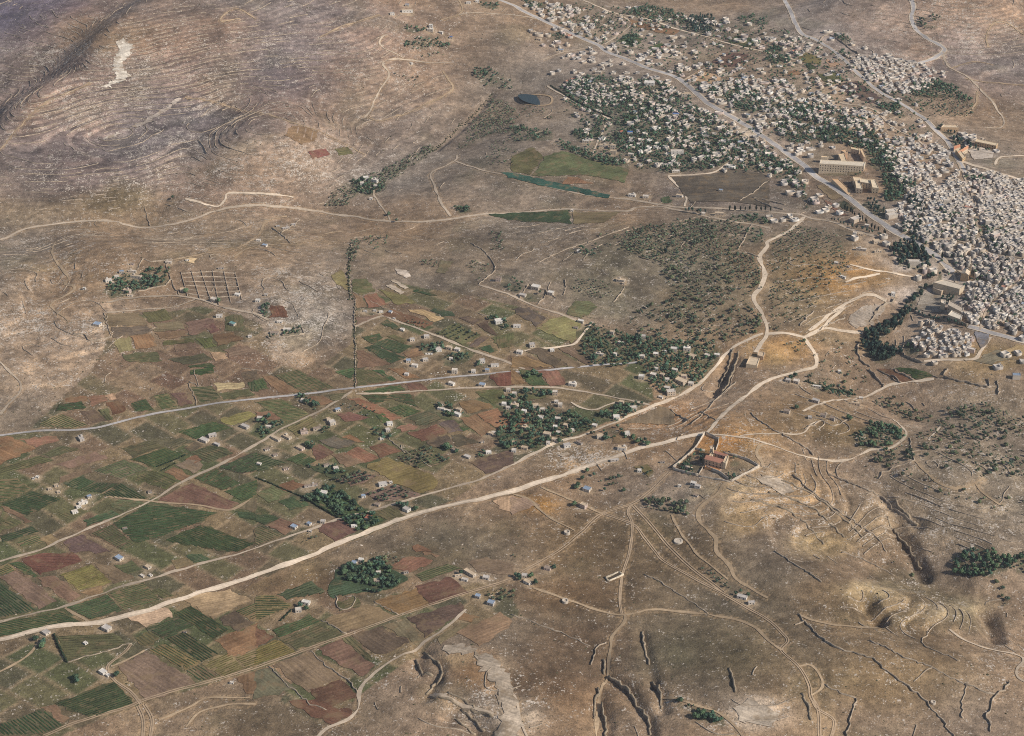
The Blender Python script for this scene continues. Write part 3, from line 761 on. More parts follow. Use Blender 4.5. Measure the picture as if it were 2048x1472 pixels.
 (1,2,'E',[(1195,522),(1440,454),(1546,510),(1340,588)]),(1,2,'D',[(1454,452),(1580,414),(1686,490),(1560,518)]),(1,2,'R',[(1625,402),(1750,374),(1906,490),(1800,548)]),
 (1,2,'R',[(1765,372),(1920,324),(2044,400),(2044,488),(1930,488)]),(1,2,'R',[(1604,272),(1740,254),(1906,310),(1700,368)]),(1,2,'E',[(1865,62),(2044,24),(2044,138),(1950,148)]),
 (1,2,'O',[(1734,192),(1976,168),(1996,260),(1900,288)]),(1,2,'D',[(1354,590),(1540,534),(1596,620),(1450,638)]),(1,2,'D',[(1564,534),(1640,532),(1796,600),(1610,638)]),
 (1,2,'D',[(1705,752),(2044,644),(2044,768),(1850,848)]),(1,2,'G',[(1640,472),(1690,460),(1710,485),(1660,498)]),(1,2,'V',[(1114,702),(1340,624),(1556,740),(1270,808)]),
 (1,2,'B',[(604,892),(830,824),(976,870),(770,948)]),(1,2,'B',[(884,1002),(1100,934),(1316,1020),(1010,1078)]),(1,2,'L',[(875,782),(1060,724),(1240,784),(1416,862),(1456,940),(1320,1008),(1100,918)]),
 (1,2,'R',[(684,560),(760,534),(876,600),(800,600)]),(1,2,'E',[(904,632),(1030,604),(1156,660),(1000,718)]),(1,2,'R',[(694,690),(830,624),(996,720),(880,758)]),(1,2,'D',[(504,590),(640,544),(786,600),(660,658)]),
 (1,2,'E',[(434,650),(500,614),(636,670),(500,738)]),(1,2,'W',[(234,740),(350,684),(486,740),(400,788)]),(1,2,'W',[(0,682),(70,702),(246,760),(0,838)]),(1,2,'B',[(604,692),(700,684),(876,760),(720,798)]),
 (1,2,'G',[(415,792),(560,764),(736,820),(620,878)]),(1,2,'E',[(184,942),(300,894),(406,940),(240,998)]),(1,2,'O',[(14,1012),(130,944),(276,1010),(110,1088)]),(1,2,'G',[(174,1072),(310,1024),(416,1090),(300,1138)]),
 (1,2,'G',[(0,1154),(150,1184),(176,1210),(60,1248),(0,1220)]),(1,2,'B',[(64,1252),(210,1204),(346,1260),(240,1338)]),(1,2,'D',[(484,1282),(670,1216),(816,1300),(640,1388)]),(1,2,'V',[(50,1264),(226,1340),(0,1428),(0,1280)]),
 (1,2,'O',[(934,1162),(1080,1104),(1196,1180),(1040,1218)]),(1,2,'T',[(1900,1062),(2044,1022),(2044,1168),(1950,1128)]),(1,2,'E',[(1244,1422),(1300,1412),(1416,1472),(1270,1472)]),
 (1,2,'G',[(385,1032),(560,934),(896,1140),(660,1198)]),(1,2,'G',[(684,1218),(880,1154),(1026,1220),(830,1298)]),
 (0,1,'B',[(845,1042),(1110,1032),(1186,1130),(870,1138)]),(0,1,'D',[(894,1152),(1186,1134),(1206,1180),(910,1238)]),(0,1,'O',[(1144,1032),(1310,1004),(1396,1080),(1200,1108)]),
 (0,1,'B',[(1224,1112),(1440,1104),(1476,1160),(1240,1188)]),(0,1,'R',[(1244,1194),(1476,1164),(1496,1220),(1280,1238)]),(0,1,'B',[(1484,1112),(1680,1064),(1716,1100),(1620,1188),(1530,1218)]),
 (0,1,'E',[(1614,1132),(1700,1114),(1756,1170),(1690,1198)]),(0,1,'E',[(1694,1212),(1860,1184),(1956,1250),(1740,1298)]),(0,1,'B',[(924,1252),(1036,1224),(1076,1330),(960,1348)]),
 (0,1,'R',[(1044,1222),(1200,1194),(1266,1300),(1084,1328)]),(0,1,'O',[(1294,1262),(1520,1234),(1556,1278),(1310,1288)]),(0,1,'B',[(1394,1292),(1560,1264),(1616,1310),(1400,1338)]),
 (0,1,'O',[(1564,1242),(1680,1232),(1736,1300),(1640,1310)]),(0,1,'O',[(974,1362),(1250,1344),(1286,1420),(1000,1418)]),(0,1,'O',[(1354,1402),(1640,1354),(1716,1410),(1500,1446)]),
 (0,1,'G',[(1504,1452),(1690,1434),(1716,1472),(1520,1472)]),(0,1,'T',[(1674,1352),(1770,1344),(1836,1400),(1724,1418)]),(0,1,'B',[(1784,1332),(1976,1284),(2044,1350),(1830,1388)]),(0,1,'O',[(1804,1062),(1930,1042),(1956,1188),(1800,1168)]),
 (1,1,'L',[(604,732),(680,684),(736,770),(752,856),(640,798)]),(1,1,'O',[(764,774),(880,764),(956,860),(850,888),(772,868)]),(1,1,'R',[(774,874),(848,894),(886,988),(804,996)]),(1,1,'R',[(864,894),(960,876),(1056,968),(904,988)]),
 (1,1,'L',[(984,844),(1200,894),(1286,950),(1130,968)]),(1,1,'G',[(1254,854),(1290,844),(1456,890),(1390,898)]),(1,1,'G',[(1384,1012),(1430,994),(1576,1020),(1596,1058),(1500,1058)]),
 (1,1,'T',[(1214,1012),(1350,1004),(1496,1080),(1420,1106)]),(1,1,'E',[(1014,1050),(1080,1004),(1416,1110),(1350,1156)]),(1,1,'B',[(804,1062),(980,1052),(804,1128)]),(1,1,'G',[(994,1112),(1060,1084),(1186,1180),(1130,1178)]),
 (1,1,'W',[(855,1220),(990,1194),(1016,1230),(950,1278),(864,1250)]),(1,1,'W',[(1044,1234),(1256,1300),(1150,1362),(954,1290)]),(1,1,'W',[(934,1284),(1160,1374),(1204,1390),(1090,1438),(864,1310)]),
 (1,1,'R',[(1174,1360),(1290,1314),(1346,1370),(1230,1398)]),(1,1,'R',[(804,1334),(860,1334),(1086,1450),(810,1472)]),(1,1,'O',[(1044,1218),(1110,1214),(1216,1250),(1176,1286)]),(1,1,'O',[(1434,1190),(1590,1114),(1796,1210),(1660,1288)]),
 (1,1,'D',[(1624,1072),(1700,1064),(1796,1090),(1730,1128)]),(1,1,'D',[(1754,1112),(1830,1094),(1936,1210),(1860,1198)]),(1,1,'D',[(1694,1308),(1810,1214),(1876,1230),(1750,1308)]),(1,1,'G',[(1764,1310),(1870,1284),(1936,1340),(1850,1348)]),
 (1,1,'E',[(114,972),(220,982),(256,1068),(114,1068)]),(1,1,'B',[(1434,708),(1480,604),(1576,622),(1520,718)]),(1,1,'O',[(1890,1230),(2044,1190),(2044,1300),(1950,1310)]),
 (2,1,'G',[(-200,245),(0,232),(460,212),(478,318),(300,308),(0,288)]),(2,1,'B',[(492,224),(860,228),(740,308),(484,322)]),(2,1,'G',[(1184,112),(1258,94),(1276,150),(1200,158)]),
 (2,1,'D',[(0,1002),(130,984),(276,1080),(194,1146)]),(2,1,'L',[(294,1092),(420,1054),(556,1110),(480,1268),(204,1160)]),(2,1,'D',[(114,1332),(240,1314),(456,1458),(350,1472)]),(2,1,'B',[(254,1332),(366,1324),(556,1458),(480,1472)]),
 (2,1,'B',[(374,1322),(480,1304),(636,1430),(590,1448)]),(2,1,'R',[(0,1384),(110,1384),(326,1460),(0,1472)]),(2,1,'O',[(500,930),(650,950),(680,990),(560,1080),(430,1040)]),
 (2,2,'R',[(0,12),(20,22),(126,130),(0,138)]),(2,2,'R',[(206,22),(370,22),(436,130),(314,148)]),(2,2,'G',[(44,22),(200,22),(300,140),(140,134)]),(2,2,'R',[(0,364),(156,430),(0,488)]),(2,2,'O',[(50,200),(290,215),(280,240),(60,260)]),
 (2,2,'T',[(0,1024),(100,1044),(216,1100),(0,1178)]),(2,2,'B',[(880,480),(1000,560),(960,600),(790,600)]),(2,2,'B',[(1300,450),(1300,340),(1180,310),(1000,400),(870,440)]),
 (2,2,'O',[(980,790),(1090,770),(1140,830),(1100,870)]),
 (3,1,'G',[(544,160),(610,134),(706,198),(640,218)]),(3,2,'G',[(1010,2),(1220,12),(1316,60),(1190,98)]),(3,2,'E',[(874,12),(960,6),(1156,108),(1060,118)]),(3,1,'B',[(380,6),(470,20),(600,104),(510,130)]),(3,1,'B',[(420,110),(500,150),(640,260),(560,250)]),
 (3,1,'B',[(1480,1390),(1660,1340),(1700,1300),(1600,1410)]),(3,1,'B',[(1720,1370),(1850,1330),(1960,1400),(1780,1440),(1640,1420)]),(3,1,'T',[(1900,1340),(1990,1290),(2044,1300),(2044,1380),(1930,1370)]),
 (2,0,'G',[(1790,287),(1976,320),(1906,378),(1724,338)]),(2,0,'G',[(874,922),(1040,904),(1106,930),(912,968)]),(2,0,'G',[(844,330),(920,274),(1036,310),(1026,350),(960,378)]),(2,0,'G',[(1094,380),(1180,349),(1246,370),(1216,430),(1120,418)]),
 (2,0,'D',[(1600,500),(1720,420),(1900,440),(1850,500),(1750,540)]),(2,0,'R',[(400,1472),(440,1420),(500,1420),(660,1472)]),(2,0,'O',[(0,1250),(160,1180),(250,1250),(150,1400),(0,1370)]),(2,0,'O',[(270,1250),(400,1210),(940,1360),(900,1460),(600,1400),(160,1410)]),
 (2,0,'R',[(940,150),(1330,240),(1310,290),(960,210)]),(2,0,'T',[(1500,560),(1680,620),(1650,680),(1400,640)]),
 (3,0,'L',[(290,420),(430,460),(420,520),(280,500),(230,490)]),(3,0,'R',[(140,580),(240,560),(260,600),(180,605)]),(3,0,'D',[(540,680),(720,650),(900,790),(820,830),(640,760)]),(3,0,'T',[(460,470),(600,520),(480,540)]),
 (3,0,'G',[(300,520),(340,505),(390,545),(330,575)]),(3,0,'O',[(400,600),(520,570),(620,640),(480,690)]),
 (2,0,'D',[(1284,1420),(1584,1400),(1764,1340),(2024,1400),(2304,1460),(2352,1560),(2184,1660),(1824,1620),(1424,1620)]),(1,0,'R',[(290,1010),(500,1050),(470,1130),(370,1160),(220,1080)]),(1,0,'E',[(410,1215),(560,1195),(600,1240),(450,1270)]),(1,0,'O',[(640,1190),(740,1180),(780,1230),(660,1250)]),
]
edge = lambda x: 2060 if x >= 2035 else -8 if x == 0 else x
FIELDS = [(c, r, k, [(edge(x), y) for x, y in pts]) for c, r, k, pts in FIELDS]
fp = unproj(np.vstack([np.array(T(c, r, pts)) for c, r, k, pts in FIELDS]))
fo = np.cumsum([0] + [len(f[3]) for f in FIELDS])

def resample(poly, step):
    out = []
    for a, b in zip(poly, np.roll(poly, -1, 0)):
        n = max(1, int(np.linalg.norm(b - a) / step))
        out.append(a + (b - a) * (np.arange(n) / n)[:, None])
    return np.vstack(out)

def drape_poly(name, poly, lift, rgb, mat, rowdir=None, step=6.5, jitter=1.5):
    b = resample(poly, step)
    b = b + rng.normal(0, jitter, b.shape)
    lo, hi = poly.min(0), poly.max(0)
    gx, gy = np.meshgrid(np.arange(lo[0], hi[0], step), np.arange(lo[1], hi[1], step))
    gx = gx.ravel(); gy = gy.ravel()
    m = inside(gx, gy, poly)
    pts = np.vstack([b, np.column_stack([gx[m], gy[m]])])
    n = len(b)
    res = delaunay_2d_cdt([Vector(p) for p in pts], [], [list(range(n))], 1, 1e-4)
    xy = np.array([tuple(v) for v in res[0]]); tri = np.array([f for f in res[2] if len(f) == 3])
    if len(tri) == 0:
        return None
    e1 = xy[tri[:, 1]] - xy[tri[:, 0]]; e2 = xy[tri[:, 2]] - xy[tri[:, 0]]
    neg = e1[:, 0] * e2[:, 1] - e1[:, 1] * e2[:, 0] < 0
    tri[neg] = tri[neg][:, ::-1]
    z = ground(xy[:, 0], xy[:, 1]) + lift
    col = lin(rgb) * (1 + 0.18 * fbm(xy[:, 0], xy[:, 1], 40, 2, 5)[:, None])
    o = mesh_np(name, np.column_stack([xy, z]), tri, mat, col)
    if rowdir is not None:
        uv = o.data.uv_layers.new(name="rows")
        u = xy @ rowdir; v = xy @ np.array([-rowdir[1], rowdir[0]])
        li = tri.ravel()
        uv.data.foreach_set("uv", np.column_stack([u[li], v[li]]).astype(np.float32).ravel())
    return o

def row_mesh(name, poly, rd, spacing, width, height, rgb, mat):
    """low trellised rows across a field, clipped to its outline"""
    nrm = np.array([-rd[1], rd[0]])
    u = poly @ rd; v = poly @ nrm
    V = []; F = []; K = []; base = 0
    for vv in np.arange(v.min() + spacing * .6, v.max() - spacing * .3, spacing):
        xs = []
        for i in range(len(poly)):
            j = (i + 1) % len(poly)
            if (v[i] > vv) != (v[j] > vv):
                xs.append(u[i] + (u[j] - u[i]) * (vv - v[i]) / (v[j] - v[i]))
        xs.sort()
        for a, b in zip(xs[::2], xs[1::2]):
            if b - a < 6:
                continue
            n = max(2, int((b - a) / 6))
            t = np.linspace(a + 1.2, b - 1.2, n + 1)
            gaps = rng.random(n) < 0.93
            wv = width * (0.6 + 0.8 * rng.random(n + 1)); hv = height * (0.6 + 0.8 * rng.random(n + 1))
            c = rd * t[:, None] + nrm * (vv + rng.normal(0, .15, n + 1))[:, None]
            l = c - nrm * wv[:, None] / 2; r = c + nrm * wv[:, None] / 2
            zc = ground(c[:, 0], c[:, 1])
            V += [np.column_stack([l, zc + .3]), np.column_stack([c, zc + .3 + hv]), np.column_stack([r, zc + .3])]
            K.append(np.tile((0.75 + 0.5 * rng.random(n + 1)), 3))
            m = n + 1
            i = np.arange(n)[gaps] + base
            F.append(np.stack([i, i + 1, i + 1 + m, i + m], -1)); F.append(np.stack([i + m, i + m + 1, i + 2 * m + 1, i + 2 * m], -1))
            base += 3 * m
    if not F:
        return None
    K = np.concatenate(K)
    return mesh_np(name, np.vstack(V), np.vstack(F), mat, lin(rgb) * K[:, None])

for k, (c, r, kd, pts) in enumerate(FIELDS):
    poly = fp[fo[k]:fo[k + 1]]
    cen = poly.mean(0)
    poly = cen + (poly - cen) * 1.0
    rd = poly[1] - poly[0]
    if kd not in VC and len(poly) == 4 and np.linalg.norm(poly[2] - poly[1]) > np.linalg.norm(rd):
        rd = poly[2] - poly[1]
    rd = rd / np.linalg.norm(rd)
    vine = kd in VC
    rgb = np.array(FC[kd]) * rng.uniform(.93, 1.07) + rng.normal(0, 3, 3)
    o = drape_poly("vineyard" if vine else "field", poly, 0.30 + 0.0015 * k, rgb, M_FIELD, rd)
    if o is None:
        continue
    setp(o, kind="structure")
    if vine:
        v = row_mesh("vine_rows", poly, rd, 3.3, 1.5 if kd != 'W' else 2.0, 0.9, np.array(VC[kd]) * rng.uniform(.9, 1.15), M_LEAF)
        if v:
            v.parent = o; setp(v, kind="stuff")
    elif kd in 'GO':
        v = row_mesh("crop_rows", poly, rd, 4.2, 1.9, 0.45, np.array(FC[kd]) * rng.uniform(.75, .95), M_LEAF)
        if v:
            v.parent = o; setp(v, kind="stuff")

# bare pale ground: quarry scar, stone yards, ledges
PALE = [
 ("quarry", (216, 203, 184), T(0,0,[(930,340),(1000,320),(1070,370),(1050,440),(990,490),(970,540),(1040,600),(1000,640),(860,700),(820,695),(940,610),(900,560),(910,480),(950,400)])),
 ("rock_outcrop", (184, 166, 144), T(3,2,[(-60,850),(60,880),(190,960),(190,1000),(120,1010),(0,950),(-80,900)])),
 ("rock_outcrop", (184, 168, 152), T(0,0,[(1050,1005),(1200,940),(1400,800),(1450,790),(1270,930),(1080,1022)])),
 ("rock_outcrop", (176, 162, 146), T(0,0,[(820,1105),(960,1060),(980,1070),(840,1120)])),
 ("rock_outcrop", (178, 160, 138), [(950,1305),(985,1312),(1015,1350),(1035,1400),(1046,1440),(1040,1476),(990,1476),(1004,1420),(988,1370),(960,1335)]),
 ("rock_outcrop", (182, 165, 144), [(1470,1418),(1495,1400),(1540,1415),(1562,1440),(1530,1452),(1480,1446)]),
 ("rock_outcrop", (174, 156, 134), [(880,1292),(930,1288),(955,1300),(930,1310),(890,1306)]),
 ("stone_yard", (206, 186, 160), T(1,1,[(1070,772),(1110,765),(1220,832),(1190,842)])), ("stone_yard", (200, 180, 156), T(1,1,[(1035,812),(1080,802),(1190,862),(1160,888)])),
 ("stone_yard", (196, 178, 158), T(1,1,[(1115,680),(1200,690),(1240,740),(1200,755),(1130,715)])),
 ("stone_yard", (198, 182, 164), [(1937,301),(1961,296),(1989,304),(1983,316),(1947,320)]),
 ("paved_yard", (128, 124, 124), [(1949,663),(1980,670),(1976,688),(1964,697),(1952,680)]),
 ("stone_yard", (152, 140, 124), [(1843,592),(1858,585),(1890,600),(1885,625),(1830,618)]),
 ("quarry_floor", (160, 145, 128), T(3,1,[(640,1100),(700,1000),(860,960),(940,990),(820,1130),(700,1160)])),
 ("threshing_floor", (196, 168, 128), T(0,1,[(1480,600),(1520,590),(1560,610),(1540,635),(1500,630)])),
 ("stone_yard", (190, 172, 150), T(2,2,[(370,690),(440,670),(470,690),(400,710)])),
 ("stone_yard", (196, 178, 156), T(2,0,[(1000,750),(1130,760),(1120,800),(1000,790)])), ("stone_yard", (196, 176, 152), T(2,0,[(1720,1020),(1830,1000),(1960,1090),(1850,1110)])),
 ("stone_yard", (188, 170, 148), T(2,0,[(1200,430),(1380,450),(1360,480),(1190,460)])), ("stone_yard", (186, 170, 150), T(2,0,[(1640,580),(1790,570),(1760,610),(1650,620)])),
]
for k, (nm, rgb, pl) in enumerate(PALE):
    o = drape_poly(nm, unproj(pl), 0.8 + 0.004 * k, rgb, M_FIELD, np.array([.9, -.43]), step=4.5, jitter=2.4 if 'yard' not in nm else .8)
    if o: setp(o, kind="structure")

# pond and the irrigation basin
def water(name, pl, dep):
    w = catmull(np.vstack([unproj(pl), unproj(pl[:1])]), 5)[:-1]
    z = float(np.median(ground(w[:, 0], w[:, 1]))) + dep
    cen = w.mean(0)
    n = len(w)
    v = np.vstack([np.column_stack([w, np.full(n, z)]), [[cen[0], cen[1], z]]])
    f = np.array([[i, (i + 1) % n, n] for i in range(n)])
    e1 = v[f[:, 1]] - v[f[:, 0]]; e2 = v[f[:, 2]] - v[f[:, 0]]
    if np.median(e1[:, 0] * e2[:, 1] - e1[:, 1] * e2[:, 0]) < 0:
        f = f[:, ::-1]
    o = mesh_np(name, v, f, M_WATER); setp(o, kind="structure")
    rim = ribbon("pond_bank", np.vstack([w, w[:1]]), [(-1.5, 3.0)], 0.9, (176, 150, 118)); rim.parent = o
    OCp = np.column_stack([w]); occ_disc(cen[0], cen[1], 18)
water("pond", T(2,0,[(45,780),(100,768),(190,762),(280,768),(318,795),(300,835),(230,845),(120,835),(60,812)]), 0.9)
o = drape_poly("irrigated_strip", unproj([(1006,345),(1030,347),(1060,354),(1120,368),(1170,379),(1220,391),(1216,397),(1165,388),(1110,378),(1050,364),(1012,353)]), 0.9, (54, 82, 68), M_FIELD, np.array([1.0, 0.0]))
setp(o, kind="structure")
# ------------------------------------------------------------------ walls
def wall_mesh(p, h, th, rgb, rough=0.16):
    n = len(p); nrm = normals2(p)
    z = ground(p[:, 0], p[:, 1])
    top = h * np.clip(1 + rough * 2.2 * fbm(np.arange(n) * 9.0, np.zeros(n) + p[0, 0], 20, 2, 3), .12, 2)
    V = np.empty((n, 4, 3))
    zl = ground(*(p + nrm * th).T); zr = ground(*(p - nrm * th).T)
    V[:, 0, :2] = p + nrm * th * .55; V[:, 0, 2] = zl - .6
    V[:, 1, :2] = p + nrm * th * .45; V[:, 1, 2] = z + top
    V[:, 2, :2] = p - nrm * th * .45; V[:, 2, 2] = z + top
    V[:, 3, :2] = p - nrm * th * .55; V[:, 3, 2] = zr - .6
    i = np.arange(n - 1)[:, None] * 4
    F = np.concatenate([i + np.array([[a, a + 4, a + 5, a + 1]]) for a in range(3)] )
    ends = np.array([[0, 1, 2, 3], [4 * n - 1, 4 * n - 2, 4 * n - 3, 4 * n - 4]])
    col = lin(rgb) * (0.85 + 0.3 * rng.random((n, 1, 1))) * np.ones((n, 4, 1))
    return V.reshape(-1, 3), np.vstack([F, ends]), col.reshape(-1, 3)

def wall(name, px, h, label, th=0.8, rgb=(186, 168, 146), group=None, cat="wall", smooth=True, rough=.16):
    w = unproj(px)
    p = catmull(w, 4.0) if smooth else resample_open(w, 4.0)
    if rough > .3: p = p + rng.normal(0, .9, p.shape)
    V, F, K = wall_mesh(p, h, th, rgb, rough)
    o = mesh_np(name, V, F, M_WALL, K)
    OC[occ_idx(p[:, 0], p[:, 1])] = True
    return setp(o, label=label, category=cat, group=group)

def resample_open(p, step):
    out = [p[:1]]
    for a, b in zip(p[:-1], p[1:]):
        n = max(1, int(np.linalg.norm(b - a) / step))
        out.append(a + (b - a) * (np.arange(1, n + 1) / n)[:, None])
    return np.vstack(out)

MZ = lambda pts: [(1330 + x / 9.75, 850 + y / 9.75) for x, y in pts]      # monastery close-up
mon = [
 ([(775,180),(700,300),(570,490),(360,670),(150,855)], 5.5, "tall pale wall running from the road junction down the monastery garden's left side"),
 ([(160,870),(400,935),(640,990)], 4.5, "pale wall along the lower edge of the monastery garden"),
 ([(650,985),(700,900),(755,815)], 3.0, "short pale wall between monastery garden and stony front plot"),
 ([(655,1005),(960,1060),(1270,1122)], 2.5, "low pale wall in front of the stony plot below the monastery"),
 ([(1285,1108),(1560,970),(1838,835)], 4.5, "long wall on the monastery's right front beside the curved track"),
 ([(1838,825),(1600,690),(1430,630),(1130,560)], 4.5, "dark shaded wall behind the monastery's right grounds"),
 ([(785,178),(900,225),(1000,268),(1045,275),(1035,380),(995,490)], 4.5, "crooked wall from the road junction to the monastery's rear gate"),
 ([(580,472),(680,490),(775,512)], 3.5, "short wall closing the top of the monastery garden"),
 ([(770,822),(900,880),(1080,950),(1180,1030),(1278,1108)], 4.5, "dark wall zigzagging in front of the monastery terrace"),
]
for px, h, lb in mon:
    wall("monastery_wall", MZ(px), h * .85, lb, .9, (186, 171, 152), "walls of the monastery grounds", smooth=False)

